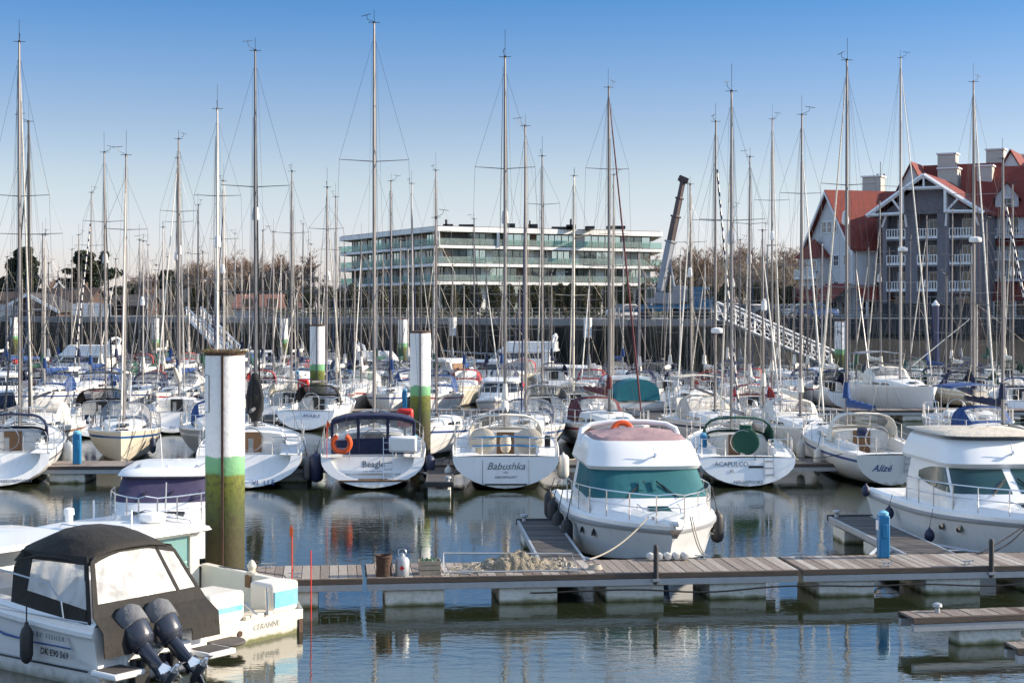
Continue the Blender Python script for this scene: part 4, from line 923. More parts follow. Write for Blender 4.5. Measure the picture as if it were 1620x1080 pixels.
# ------------------------------------------------------------ crane truck
mat('crane_blue', (.01, .11, .22), .4, var=.2); mat('crane_white', (.24, .26, .29), .45, var=.25); mat('crane_dark', (.035, .03, .032), .5, var=.5, vs=2, col2=(.16, .07, .06))
def crane():
    d = 141; p = at(1046, d, QZ); t = thing('crane_truck', 'blue and white mobile crane truck on the quay with its boom raised', 'crane truck', p, 0)
    q = MB(); q.box((1.2, 0, 1.05), (6.4, 2.4, .55)).box((-2.6, 0, .9), (3.0, 1.3, .4)); q.build('chassis', 'crane_blue', t, bevel=.04)
    q = MB(); q.prism([(2.6, -1.2, 1.3), (4.4, -1.2, 1.3), (4.5, -1.2, 2.0), (4.1, -1.2, 2.9), (2.6, -1.2, 2.9)], (0, 2.4, 0)); c = q.build('cab', 'crane_blue', t, bevel=.06)
    MB().box((4.0, -1.21, 2.3), (.9, .06, .75)).build('cab_window', 'glass_dark', c)
    q = MB(); q.box((.2, 0, 1.9), (2.6, 2.1, 1.0)).box((1.6, -.2, 2.3), (1.2, 1.6, 1.4)); q.prism([(-1.5, -1.0, 1.5), (-.6, -1, 1.5), (-.6, -1, 2.9), (-1.2, -1, 2.9), (-1.5, -1, 2.3)], (0, .9, 0)); u = q.build('crane_cabin', 'crane_white', t, bevel=.05)
    MB().box((-1.05, -1.03, 2.35), (.7, .06, .8)).build('cab_window', 'glass_green', u)
    for x in (-1.3, -.1+1.2, 2.3, 3.7):
        for sg in (-1, 1): MB().lathe([(.1, -.2), (.48, -.2), (.54, -.1), (.54, .1), (.48, .2), (.1, .2)], (x, sg*1.0, .54), 16, M=Matrix.Rotation(pi/2, 4, 'X')).build('wheel', 'rubber', t)
    for x in (-3.9, 4.8):
        q = MB(); q.tube([(x, -1.6, .1), (x, -1.6, 1.1)], .09, 6).box((x, -1.6, .08), (.6, .6, .12)).box((x*.8, -1.3, 1.0), (abs(x)*.4, .2, .22)); q.build('stabiliser', 'crane_white', t)
    # telescopic boom
    b0 = Vector((-.1, 0, 2.3)); tip = Vector((at(1081, d).x-p.x, 0, zof(284, d)-QZ)); v = (tip-b0).normalized(); L_ = (tip-b0).length
    bo = None
    for u0, u1, w_, m_ in ((0, .46, .34, 'crane_white'), (.45, .68, .29, 'crane_dark'), (.67, .84, .24, 'crane_dark'), (.83, .985, .20, 'crane_dark')):
        q = MB(); q.tube([b0+v*L_*u0, b0+v*L_*u1], w_*1.3, 4); q.tube([b0+v*L_*(u1-.012), b0+v*L_*(u1+.004)], w_*1.7, 4)
        o = q.build('boom' if bo is None else 'boom_section', m_, bo or t, smooth=False, bevel=.03); bo = bo or o
    MB().box(tip, (.9, .6, .5), ry=.4).build('boom_head', 'crane_dark', bo, bevel=.05)
    MB().tube([(1.3, 0, 1.9), b0+v*L_*.3+Vector((.2, 0, 0))], [.17, .12], 8).build('lifting_ram', 'crane_white', t)
    q = MB(); hk = tip+Vector((.45, 0, -.2)); e = Vector((hk.x, 0, zof(405, d)-QZ))
    for dx in (-.06, .06): q.tube([hk+Vector((dx, 0, 0)), e+Vector((dx, 0, 0))], .025, 3)
    q.build('hoist_cable', 'wire', t); q = MB(); q.box(e, (.3, .25, .7)).torus(e+Vector((0, 0, -.6)), .17, .05, 10, 5, M=Matrix.Rotation(pi/2, 4, 'X'), a0=-2.5, a1=1.2); q.build('hook', 'crane_dark', t)
crane()
# gangways
def gangway(p0, p1, label, w_=1.6, h_=1.5, rev=1):
    a, b = Vector(p0), Vector(p1); t = thing('gangway', label, 'gangway', (0, 0, 0)); n = 12; v = b-a; side = Vector((v.y, -v.x, 0)).normalized()*w_/2
    MB().prism([a+side, b+side, b-side, a-side], (0, 0, -.1)).build('walkway', 'galvanised', t, smooth=False)
    for sg in (-1, 1):
        q = MB(); lo = lambda u: a.lerp(b, u)+side*sg; hi = lambda u: lo(u)+Vector((0, 0, h_))
        q.tube([lo(0), lo(1)], .11, 5); q.tube([hi(0), hi(1)], .10, 5); q.tube([lo(0)+Vector((0, 0, h_*.5)), lo(1)+Vector((0, 0, h_*.5))], .03, 4)
        for i in range(n+1): q.tube([lo(i/n), hi(i/n)], .055, 4)
        for i in range(n): q.tube([lo(i/n), hi((i+1)/n)] if i % 2 else [hi(i/n), lo((i+1)/n)], .04, 4)
        q.build('truss', 'trim', t)
gangway((17.5, 132.5, 5.15), (27.8, 136, .75), 'white lattice gangway sloping from the quay down to the pontoons right of the crane')
gangway((-34, 168.8, 5.15), (-27.5, 157, 1.0), 'pale lattice gangway sloping down from the quay at the left, behind the near pile', h_=1.1)
# ------------------------------------------------------------ piles
def pile(px, d, D, label, letter=None, top=5.17, base=-1.5, m='pile_paint', weed=False):
    p = at(px, d, 0); t = thing('mooring_pile', label, 'pile', (p.x, p.y, 0))
    r = D/2; MB().lathe([(r, base), (r, 1), (r, 2.5), (r, top-.05), (r*.97, top)], (0, 0, 0), 28).build('post', m, t, ang=50)
    c = MB(); c.lathe([(r*1.02, top-.02), (r*1.02, top+.05), (r*.6, top+.08)], (0, 0, 0), 20); c.build('cap', 'rust', t)
    MB().box((.02, -r-.01, 2.3), (.045, .06, top*1.1)).build('guide_rail', 'alu_dark' if d > 35 else 'rust', t)
    if letter: text(letter, .55, 'black', t, (-.12, -r-.02, top-.85), (1, 0, 0), (0, 0, 1))
    return t
p1 = pile(356, 32.3, .80, 'nearest and largest white pile, grass tuft on top, green band and weed below')
q = MB(); r_ = random.Random(3)
for i in range(1500):
    a = r_.uniform(0, 6.3); rr = .44*r_.random()**.5; b = Vector((rr*cos(a), rr*sin(a), 5.2)); h_ = Vector((r_.uniform(-.07, .07)+cos(a)*.05, r_.uniform(-.07, .07)+sin(a)*.05, r_.uniform(-.04, .1))); s_ = Vector((r_.uniform(-.012, .012), r_.uniform(-.012, .012), 0))
    q.add([b-s_, b+s_, b+h_], [(0, 1, 2)])
mat('dry_grass', (.22, .15, .06), .9, var=.6, vs=9, col2=(.08, .09, .03)); q.build('grass_tuft', 'dry_grass', p1, smooth=False)
q = MB(); 
for a, b in (((-.395, 4.9), (-.395, 4.1)),): pass
fr = [(-.41*cos(.35), -.41*sin(.35)), (-.41*cos(.85), -.41*sin(.85))]
q.tube([(fr[0][0], fr[0][1], 4.75), (fr[1][0], fr[1][1], 4.75), (fr[1][0], fr[1][1], 4.0), (fr[0][0], fr[0][1], 4.0)], .008, 4); q.build('painted_frame', 'black', p1)
pile(665, 61.5, .80, 'white pile rising behind the navy-canopied sloop, second largest')
pile(502, 85.5, .80, 'white pile with green band left of the centre, behind the black-hooded sloop')
for px, w_, top, dd, l in ((637, 14.5, 512, 0, 'distant white pile between the two larger central piles'), (449, 13, 510, 0, 'distant white pile left of the third pile'), (898, 14, 510, 0, 'distant white pile with a yellow top before the quay, right of the middle'), (22, 11.5, 516, 0, 'distant white pile at the left edge'), (230, 11, 511, 0, 'left one of the pair of distant white piles'), (245, 13, 515, 0, 'right one of the pair of distant white piles'), (63, 9, 512, 0, 'thin distant white pile beside the black mast'), (114, 10, 511, 0, 'distant white pile below the white screens')):
    d = 2500*.8/w_; pile(px, d, .8, l)
pile(1329, 117, .8, 'white pile marked N right of the gangway', 'N')
# black mooring post with white cone, by the hotel quay
t = thing('mooring_post', 'dark blue steel post with a white cone top in front of the hotel', 'pile', at(1480, 141)); MB().lathe([(.32, -1), (.32, 6.35)], (0, 0, 0), 18).build('post', 'hull_navy', t); MB().lathe([(.34, 6.35), (.36, 6.42), (.03, 6.85)], (0, 0, 0), 18).build('cap', 'trim', t)
for px, l, tx in ((716, 'white sign post hanging on the quay wall, left of the middle', None), (930, 'white berth sign lettered J on the quay wall', 'J')):
    q = at(px, 137 if px > 900 else 146); t = thing('berth_sign', l, 'sign', q); MB().lathe([(.36, 3.6), (.36, 5.3)], (0, 0, 0), 16).build('sign_body', 'white_plastic', t); 
    if tx: text(tx, .9, 'black', t, (.12, -.37, 4.6), (1, 0, 0), (0, 0, 1))

# ------------------------------------------------------------ pontoons
def pontoon(p0, p1, wd, label, group=None, plank=.19, mats=('plank0', 'plank1', 'plank2', 'plank3'), floats=(1.0, 3.35, 5.6, 7.8), near=True, z=.6, name='pontoon'):
    """deck from p0 to p1 (its front edge); the deck extends wd behind that line"""
    a, b = Vector(p0), Vector(p1); L_ = (b-a).length; rz = math.atan2(b.y-a.y, b.x-a.x); t = thing(name, label, 'pontoon', (a.x, a.y, 0), rz, group)
    r = random.Random(int(a.x*10+a.y)); q = MB(); x = 0.03; sk = -.0
    while x < L_-.02:
        w_ = min(plank, L_-x)-.012; dz = r.uniform(-.006, .006); j = r.uniform(-.015, .02); k = r.randrange(len(mats))
        q.box((x+w_/2, wd/2+j/2, z-.02+dz), (w_, wd-.04+j, .045), mi=k); x += plank if near else plank
    q.build('decking', list(mats), t, smooth=False, bevel=.004 if near and plank < .3 else 0)
    for y in (0, wd):
        MB().box((L_/2, y, z-.06), (L_-.02, .07, .11)).build('edge_board', 'edge_wood' if near else 'dark_plank0', t, bevel=.008 if near else 0)
        MB().box((L_/2, y+(.03 if y == 0 else -.03), z-.19), (L_-.04, .10, .14)).build('beam', 'galvanised', t, bevel=.008 if near else 0)
    for f in floats:
        if f > L_-.5: continue
        MB().box((f, wd/2, .14), (1.22, wd-.16, .40)).build('float', 'concrete_float', t, bevel=.03)
    return t
V = Vector((15.48, 1.8, 0)).normalized(); O = Vector((-4.5, 32.1, 0)); PT = lambda s, n=0, z=0: O+V*s+Vector((-V.y, V.x, 0))*n+Vector((0, 0, z))
WD = 1.75
pontoon(PT(-.95), PT(1.47), WD, 'short pontoon section at the left, beside the nearest pile', floats=(.9,))
pontoon(PT(1.53), PT(10.62), WD, 'near wooden pontoon section with the fishing net on it')
pontoon(PT(10.69), PT(19.8), WD, 'near wooden pontoon section on the right with the blue power post')
# black cable under the front edge
tag(MB().tube([PT(s, -.06, .28-.07*abs(sin(s*.55))+.03*sin(s*2)) for s in [4.9+i*.3 for i in range(50)]], .018, 5).build('power_cable', 'black'), 'black cable sagging along the front of the near pontoon', 'cable')
def cleat(p, rz, group='mooring cleats on the near pontoon', label='galvanised mooring cleat on the planks of the near pontoon'):
    t = thing('cleat', label, 'cleat', p, rz, group); q = MB(); q.tube([(-.15, 0, .09), (-.07, 0, .075), (.07, 0, .075), (.15, 0, .09)], .016, 6).tube([(-.05, 0, 0), (-.05, 0, .075)], .016, 6).tube([(.05, 0, 0), (.05, 0, .075)], .016, 6).box((0, 0, .005), (.2, .07, .012)); q.build('cleat_horn', 'galvanised', t)
for s, n in ((.1, .25), (3.6, .2), (5.9, .18), (8.9, 1.55), (12.6, .2), (14.4, .2), (17.5, .3), (-.5, 1.5), (11.1, 1.55)): cleat(PT(s, n, .61), .1)
for s in (7.55, 14.85):
    t = thing('pontoon_post', 'black steel post on the near pontoon edge, ' + ('before the teal-covered boat' if s < 8 else 'right of the blue power post'), 'post', PT(s, -.02, 0), .1)
    MB().lathe([(.055, .36), (.055, 1.12), (.04, 1.18)], (0, 0, 0), 12).build('post', 'rubber', t); MB().box((0, 0, .45), (.16, .13, .06)).build('clamp', 'galvanised', t)
# blue service pedestals
def pedestal(p, label, sc=1, rz=.1, group=None):
    t = thing('power_pedestal', label, 'power post', p, rz, group); MB().box((0, 0, .47), (.24, .24, .94)).build('body', 'blue_post', t, bevel=.03)
    MB().lathe([(.12, .94), (.12, 1.0), (.05, 1.04)], (0, 0, 0), 12).build('lamp', 'light_blue', t); MB().box((-.13, 0, .72), (.03, .16, .22)).build('socket', 'white_plastic', t, bevel=.01); MB().box((.0, -.13, .6), (.12, .03, .3)).build('panel', 'blue_post', t, bevel=.01); t.scale = (sc,)*3; return t
pedestal(PT(12.95, 1.35, .6), 'blue power post on the near pontoon at the head of the right-hand finger')
# finger pontoons off the near pontoon
def finger(p0, p1, wd, label, near=True, group=None, name='finger_pontoon'):
    a, b = Vector(p0), Vector(p1); L_ = (b-a).length; rz = math.atan2(b.y-a.y, b.x-a.x); t = thing(name, label, 'finger pontoon', (a.x, a.y, 0), rz, group)
    q = MB(); x = 0; r = random.Random(int(a.x*7)); z = .55
    while x < L_-.1: q.box((x+.085, 0, z-.02+r.uniform(-.003, .003)), (.155, wd, .04), mi=r.randrange(3)); x += .17
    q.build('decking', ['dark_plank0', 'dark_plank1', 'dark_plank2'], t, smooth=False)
    for y in (-wd/2-.04, wd/2+.04): MB().box((L_/2, y, z-.07), (L_, .07, .15)).build('side_beam', 'galvanised' if near else 'dark_plank1', t, bevel=.01)
    MB().box((L_+.03, 0, z-.05), (.10, wd+.2, .18)).build('end_bumper', 'rubber', t, bevel=.03)
    for sg in (-1, 1): MB().tube([(1.7, sg*(wd/2+.05), z-.06), (.05, sg*(wd/2+.85), z-.06)], .05, 5).tube([(.7, sg*(wd/2+.05), z-.06), (.65, sg*(wd/2+.55), z-.06)], .03, 5).build('brace', 'galvanised', t)
    for f in ([L_-.7, L_*.45] if near else [L_-.7]): MB().box((f, 0, .12), (1.1, wd-.02, .42)).build('float', 'concrete_float', t, bevel=.02)
    MB().lathe([(.06, z), (.05, z+.1), (.11, z+.13), (.1, z+.18), (.03, z+.2)], (L_-.2, wd/2-.1, 0), 10).build('bollard', 'galvanised', t); return t
f1 = finger(at(897, 33.9), at(850, 41.5), .92, 'dark planked finger pontoon left of the flybridge boat with teal covers')
f2 = finger(at(1470, 35.9), at(1345, 42.3), 1.05, 'dark planked finger pontoon beside the right-hand motor boat with the beige cover')
# front right pontoon
a = at(1443, 28.4); b = at(1720, 29.0)
pontoon(a, b, .62, 'low pontoon end with rust-brown planks in the bottom right corner', mats=('plank2', 'plank0', 'rust'), floats=(1.55, 3.4), z=.55)
t = thing('bollard', 'small pale bollard on the end of the pontoon in the bottom right corner', 'bollard', at(1483, 28.9, .55)); MB().lathe([(.05, 0), (.045, .08), (.09, .11), (.08, .16), (.03, .18)], (0, 0, 0), 12).build('bollard_body', 'galvanised', t)
t = pontoon(at(1607, 26.1), at(1700, 26.2), .5, 'tip of a pontoon just showing at the very bottom right', floats=(), z=.5)
# ------- clutter on the near pontoon
def drum():
    t = thing('rusty_drum', 'rusty open metal drum, leftmost of the things left on the near pontoon', 'drum', PT(1.9, .22, .6)); MB().lathe([(.02, 0), (.16, 0), (.165, .02), (.16, .22), (.165, .24), (.16, .42), (.17, .44), (.15, .44), (.145, .1), (.02, .09)], (0, 0, 0), 20).build('drum_body', 'rust', t)
    MB().torus((0, 0, .4), .17, .012, 18, 5).build('rim', 'rust', t)
drum()
t = thing('jerrican', 'round grey metal can with a red mark and a spout, beside the rusty drum', 'canister', PT(2.28, .25, .6)); MB().lathe([(.02, 0), (.14, .0), (.15, .03), (.15, .3), (.12, .36), (.05, .4), (.04, .45), (.02, .46)], (0, 0, 0), 20).build('can_body', 'galvanised', t)
MB().torus((0, 0, .47), .08, .01, 14, 5, M=Matrix.Rotation(pi/2, 4, 'X')).build('handle', 'steel', t); MB().poly([(-.05, -.153, .17), (.0, -.153, .12), (.06, -.15, .17), (.0, -.153, .23)]).build('red_mark', 'orange_red', t)
t = thing('wooden_crate', 'pale wooden crate holding green bottles, right of the metal can', 'crate', PT(2.85, .35, .6), .1)
q = MB()
for z in (.05, .15, .25): q.box((0, -.16, z), (.44, .015, .085)).box((0, .16, z), (.44, .015, .085)).box((-.22, 0, z), (.015, .32, .085)).box((.22, 0, z), (.015, .32, .085))
q.box((0, 0, .01), (.44, .32, .02)); q.build('slats', 'crate_wood', t, smooth=False)
mat('bottle_green', (.02, .12, .05), .15)
for i in range(5):
    o = MB().lathe([(.02, 0), (.045, 0), (.045, .2), (.015, .27), (.015, .33), (.005, .335)], (0, 0, 0), 10).build('bottle', 'bottle_green'); o.location = PT(2.72+i*.065, .3+.07*(i % 2), .63); o.rotation_euler = (rnd.uniform(-.3, .3), rnd.uniform(-.3, .3), 0)
    tag(o, 'green glass bottle in the pale wooden crate on the near pontoon', 'bottle', 'bottles in the crate')
# fishing net
def netheap(s0, s1, hts, label, m='net', n0=.3, wd=.8, seed=1):
    r = random.Random(seed); q = MB(); nx, ny = 70, 22; vs = []
    from mathutils import noise
    for i in range(nx+1):
        for j in range(ny+1):
            u, v = i/nx, j/ny; e = (sin(pi*u)**.4)*(sin(pi*v)**.55)
            k = min(int(u*(len(hts)-1)), len(hts)-2); h_ = hts[k]+(hts[k+1]-hts[k])*(u*(len(hts)-1)-k)
            P = Vector((u*6+seed, v*2.5, 0)); h2 = h_*e*(.75+.4*noise.noise(P*1.6)+.45*abs(noise.noise(Vector((P.x*2.2, P.y*1.1, 3))))+.35*abs(noise.noise(P*5)))+.03*noise.noise(P*14)
            p = PT(s0+(s1-s0)*u+.06*noise.noise(P*2), n0+wd*v+.08*noise.noise(P*3+Vector((5, 0, 0))), .605+max(0, h2)); vs.append(p)
    q.add(vs, [(i*(ny+1)+j, (i+1)*(ny+1)+j, (i+1)*(ny+1)+j+1, i*(ny+1)+j+1) for i in range(nx) for j in range(ny)])
    o = q.build('fishing_net', m, ang=180); tag(o, label, 'fishing net')
    k = MB()
    for _ in range(90 if s1-s0 > 1 else 25):   # loose strands lying over the heap
        i, j = r.randrange(3, nx-3), r.randrange(2, ny-2); di, dj = r.choice((-1, 0, 1, 1)), r.choice((-1, 0, 1)); pts = []
        for st in range(r.randrange(5, 14)):
            if not (0 < i < nx and 0 < j < ny): break
            pts.append(Vector(vs[i*(ny+1)+j])+Vector((0, 0, .012))); i += di; j += dj
            if r.random() < .3: dj = r.choice((-1, 0, 1))
        if len(pts) > 2: k.tube(pts, .006, 3)
    k.build('strands', 'rope' if m == 'net' else 'net', o)
    return o
netheap(3.3, 5.9, [.04, .12, .18, .34, .38, .24, .22, .10], 'heap of tan fishing net bundled on the near pontoon')
netheap(5.35, 6.0, [.1, .18, .16, .1], 'small grey-brown end of netting at the foot of the finger pontoon', 'rope', .5, .6, 4)
t = thing('net_frame', 'low metal frame lying under the fishing net', 'frame', PT(0, 0, 0)); q = MB(); b_ = lambda s, n, z: PT(s, n, z)-PT(0, 0, 0)
q.tube([b_(3.1, .15, .66), b_(5.9, .1, .66), b_(5.95, 1.1, .85), b_(3.2, 1.15, .9), b_(3.1, .15, .66)], .02, 5); q.tube([b_(3.2, 1.15, .62), b_(3.2, 1.15, .9)], .02, 5); q.build('frame_tubes', 'galvanised', t)
tag(MB().tube([PT(2.9+.5*u, .35+.25*sin(u*9), .62+.25*max(0, sin(u*6))*(1-u)) for u in [i/30 for i in range(31)]], .012, 5).build('rope', 'rope'), 'tan rope trailing from the wooden crate to the fishing net', 'rope')
for i in range(5):
    t = thing('rolled_fender', 'white cylinder fender in the short row at the rear edge of the near pontoon', 'fender', PT(7.75+i*.19, 1.55, .69), .1, 'white fenders lying on the near pontoon'); MB().lathe([(.02, -.13), (.07, -.12), (.085, -.05), (.085, .05), (.07, .12), (.02, .13)], (0, 0, 0), 14, M=Matrix.Rotation(pi/2, 4, 'X')).build('fender_body', 'fender_white', t)
# coil of rope
t = thing('rope_coil', 'small coil of pale rope on the near pontoon beside the net', 'rope', PT(6.35, .5, .62)); q = MB()
for k in range(4): q.torus((0, 0, k*.025), .15-.012*k, .015, 18, 5)
q.build('coil', 'rope', t)
# red marker canes
for px, d, top, bot, flag in ((462, 31.2, 848, .3, 1), (492, 31.0, 870, .0, 0)):
    p = at(px, d, 0); t = thing('marker_cane', 'red marker cane ' + ('with a small orange flag' if flag else 'without a flag') + ' in front of the near pontoon', 'marker pole', p); zt = zof(top, d)
    MB().tube([(0, 0, -.5), (.0, 0, zt)], .013, 6).build('cane', 'orange_red', t)
    if flag: MB().prism([(.012, 0, zt-.03), (.02, 0, zt+.12), (-.01, 0, zt+.24), (-.05, 0, zt+.13), (-.04, 0, zt)], (0, .01, 0)).build('flag', 'orange', t)

# ------------------------------------------------------------ further pontoons and their gear
DK = ('dark_plank1', 'plank2', 'plank0')
def row(d, px0, px1, n, label, sl=.05, wd=2.0, group=None):
    a = Vector(((px0-810)*d/2500, d-0*sl, 0)); b = Vector(((px1-810)*d/2500, d+sl*((px1-px0)*d/2500), 0)); 
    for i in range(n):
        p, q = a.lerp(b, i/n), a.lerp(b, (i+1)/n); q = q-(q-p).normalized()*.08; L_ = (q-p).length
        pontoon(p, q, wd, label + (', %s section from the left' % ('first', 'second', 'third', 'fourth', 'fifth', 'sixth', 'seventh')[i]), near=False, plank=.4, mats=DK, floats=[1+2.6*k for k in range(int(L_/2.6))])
row(55.0, -60, 1700, 5, 'long pontoon behind the first row of sterns', .035)
row(84.5, -60, 1700, 5, 'pontoon behind the second row of sterns', .02)
row(110, -40, 1500, 5, 'far pontoon in the third row', .01)
row(133, -40, 560, 2, 'farthest pontoon at the left', .0)
fing = [(-9, 'a'), (148, 'between the left sloop and the cruiser with the purple screen cover'), (448, 'left of the sloop with the navy canopy'), (697, 'between the two front sloops in the middle'), (935, 'hidden partly by the flybridge boat'), (1075, 'left of the sloop with the green hood'), (1277, 'between the sloops with the green hood and the blue-lettered stern')]
for px, l in [fing[3]]:
    p = at(px, 55.3); e = at(px-2, 50.4); f = finger(p, e, .75, 'dark finger pontoon of the second pontoon, '+l, near=False)
for i, px in enumerate((30, 250, 430, 600, 745, 860, 1035, 1200)):
    finger(at(px, 84.8), at(px, 77.5), .6, 'narrow finger of the third pontoon, %s from the left' % ('first', 'second', 'third', 'fourth', 'fifth', 'sixth', 'seventh', 'eighth')[i], near=False)
pedestal(at(122, 55.9, .6), 'blue power post on the second pontoon at the left', 1.15); pedestal(at(655, 56.2, .6), 'blue power post on the second pontoon beside the second pile'); pedestal(at(1113, 57, .6), 'blue power post left of the sloop with the green hood')
for px, d in ((62+121, 86), (139, 112), (640, 86), (84, 134), (470, 112)): pedestal(at(px, d, .6), 'blue power post on one of the farther pontoons', 1.1, group='blue power posts on the farther pontoons')
def lifebuoy_box(px, d, wpx, base, top, label):
    t = thing('lifebuoy_station', label, 'life buoy', at(px, d, .6)); w_ = wpx*d/2500; zt = zof(top, d)-.6; MB().tube([(0, .1, 0), (0, .1, zt-.1)], .05, 6).build('post', 'galvanised', t)
    MB().box((0, 0, zt-w_*.58), (w_, .25, w_*1.1)).build('case', 'orange_red', t, bevel=w_*.16)
    q = MB(); 
    for sg in (-1, 1): q.torus((0, -.14, zt-w_*.6), w_*.27, w_*.065, 8, 5, M=Matrix.Rotation(pi/2, 4, 'X'), a0=(-.6 if sg > 0 else pi-.6), a1=(.6 if sg > 0 else pi+.6))
    q.build('lifebuoy', 'white_plastic', t)
lifebuoy_box(480, 86, 18, 0, 599, 'red life buoy case on a post left of the black-hooded sloop'); lifebuoy_box(641, 56.5, 26, 0, 645, 'red life buoy case behind the navy canopy beside the second pile'); lifebuoy_box(23.5, 112, 7, 0, 568, 'small red life buoy case on the distant pile at the left edge')
# ------------------------------------------------------------ motor boats
def mfns(L, B, fs, fb, rake=.9, tm=.42, p=2.3, sf=.95):
    def b(t): return B/2*max(0., 1-((t-tm)/(1-tm))**p) if t > tm else B/2*(1-(1-sf)*((tm-t)/tm)**2)
    def s(t): return fs+(fb-fs)*t**1.6
    def X(t, z): return -L/2+t*L+rake*(z-s(t))/max(s(t), .1)*t**5
    return b, s, X
mat('rub_grey', (.30, .31, .32), .5)
def mhull(T, L, B, fs, fb, hull='gelcoat', low='gelcoat', rub='rub_grey', anti='antifoul_blue', rake=.9, crown=(.12, .5), tdeck=.36, cw=.7, floor=.35, bul=.0, p=2.3, n=26):
    b, s, X = mfns(L, B, fs, fb, rake, p=p)
    rings = []
    ts = [1-(1-i/n)**1.2 for i in range(n+1)]
    for t in ts:
        bb, ss = b(t), s(t); zc = -.04+.55*t**3.5; bc = bb*(.88-.35*t**6)
        half = [(0, -.35+.35*t**6), (bc*.98, zc), (bc, zc+.07), (bc+(bb-bc)*.45, zc+(ss-zc)*.45), (bb*.98, ss-.26), (bb, ss-.2), (bb*1.012+.012, ss-.17), (bb*1.012+.012, ss-.1), (bb, ss-.08), (bb*.99, ss)]
        pp = [(X(t, z), y, z) for y, z in half]
        rings.append(pp[::-1]+[(x, -y, z) for x, y, z in pp[1:]])
    sm = [1, 2, 2, 0, 0, 3, 3, 3, 0]
    q = MB(); q.loft(rings, closed=False, segm=lambda i, j: sm[8-j] if j < 9 else sm[j-9]); q.poly(rings[0], 0)
    q.build('hull', [hull, anti, low, rub], T, ang=35)
    # deck: toe edge, side deck, raised foredeck; open cockpit aft
    xs = sorted(set([0, .02, .1, .2, tdeck-.01, tdeck]+[tdeck+(1-tdeck)*i/14 for i in range(15)])); dr = []
    cols = [-1, -.93, -.86, -.7, -.4, 0, .4, .7, .86, .93, 1]
    def hgt(t, c):
        a = abs(c); k = crown[0]+(crown[1]-crown[0])*max(0, 1-t)**1.0 if t > tdeck else .02
        ed = .05 if a > .99 else (.06 if a > .9 else .03)
        if a > .99: ed = 0
        base = 0 if a >= .93 else (.02 if a > .84 else (.62 if a > .6 else (.92 if a > .3 else 1.0)))
        return ed+base*k*(min(1, (t-tdeck)/.03+.5) if t > tdeck else 0)
    pt = lambda t, c: (X(t, s(t))-0*c, b(t)*.99*c, s(t)+hgt(t, c))
    q = MB()
    for i in range(len(xs)-1):
        for j in range(10):
            if 3 <= j <= 6 and xs[i] < tdeck-.001 and xs[i] >= .019: continue
            q.poly([pt(xs[i], cols[j]), pt(xs[i+1], cols[j]), pt(xs[i+1], cols[j+1]), pt(xs[i], cols[j+1])])
    wl = [x for x in xs if .019 <= x <= tdeck+1e-6]
    lo = lambda t, c: (X(t, s(t)), b(t)*.99*c, floor)
    for sg in (-.7, .7):
        for i in range(len(wl)-1): q.poly([pt(wl[i], sg), pt(wl[i+1], sg), lo(wl[i+1], sg), lo(wl[i], sg)])
    for t in (wl[0], wl[-1]): q.poly([pt(t, -.7), pt(t, .7), lo(t, .7), lo(t, -.7)])
    for i in range(len(wl)-1): q.poly([lo(wl[i], -.7), lo(wl[i+1], -.7), lo(wl[i+1], .7), lo(wl[i], .7)])
    q.build('deck', 'gelcoat', T, ang=28)
    return b, s, X, pt
def cloop(xa, xf, w_, z, rx=.8, e=.75, ns=4, na=12, taper=.0, dz=0):
    P = [(xa+(xf-rx-xa)*i/ns, w_*(1-taper*i/ns), z) for i in range(ns)]
    w2 = w_*(1-taper)
    for i in range(na+1):
        a = pi/2-pi*i/na; P.append((xf-rx+rx*max(0, cos(a))**e, w2*math.copysign(abs(sin(a))**e, sin(a)), z+dz*cos(a)))
    return P+[(x, -y, zz) for x, y, zz in P[:ns][::-1]]
def gridpanel(l0, l1, j0, j1, v0, v1, off, name, m, parent, sub=1):
    """panel laid just outside the wall between two loops, from loop index j0 to j1 (fractions allowed)"""
    n = max(2, int((j1-j0)*2)); cen = Vector((sum(p[0] for p in l0)/len(l0), 0, 0)); q = MB(); rows = []
    for i in range(n+1):
        j = j0+(j1-j0)*i/n; k = min(int(j), len(l0)-2); f = j-k
        a = Vector(l0[k]).lerp(Vector(l0[k+1]), f); b = Vector(l1[k]).lerp(Vector(l1[k+1]), f)
        tn = (Vector(l0[k+1])-Vector(l0[k])).normalized(); up = (b-a).normalized(); nr = up.cross(tn); 
        if nr.dot(a-cen) < 0: nr = -nr
        va, vb = (v0(i/n) if callable(v0) else v0), (v1(i/n) if callable(v1) else v1)
        rows.append([a.lerp(b, va)+nr*off, a.lerp(b, vb)+nr*off, a.lerp(b, vb)+nr*(off*.1), a.lerp(b, va)+nr*(off*.1)])
    q.loft([[r[0], r[1], r[2], r[3]] for r in rows], closed=True, cap0=True, cap1=True); return q.build(name, m, parent, ang=50)
def side_rail(T, pt, ts, h=.62, r=.017, mid=True, front=True):
    q = MB(); up = lambda p, k=1.0: (p[0], p[1], p[2]+h*k)
    L_ = [pt(t, .93) for t in ts]; Rr = [pt(t, -.93) for t in ts]
    nose = pt(1, 0); lp = [up(p) for p in L_]+[(nose[0]+.02, 0, nose[2]+h)]+[up(p) for p in Rr[::-1]]
    q.tube([L_[0]]+lp+[Rr[0]], r, 5)
    if mid: q.tube([up(p, .5) for p in L_]+[(nose[0], 0, nose[2]+h*.5)]+[up(p, .5) for p in Rr[::-1]], r*.7, 4)
    q.build('bow_rail', 'steel', T)
    for side in (L_, Rr):
        for p in side[1:]: MB().tube([p, up(p)], r, 5).build('stanchion', 'steel', T)
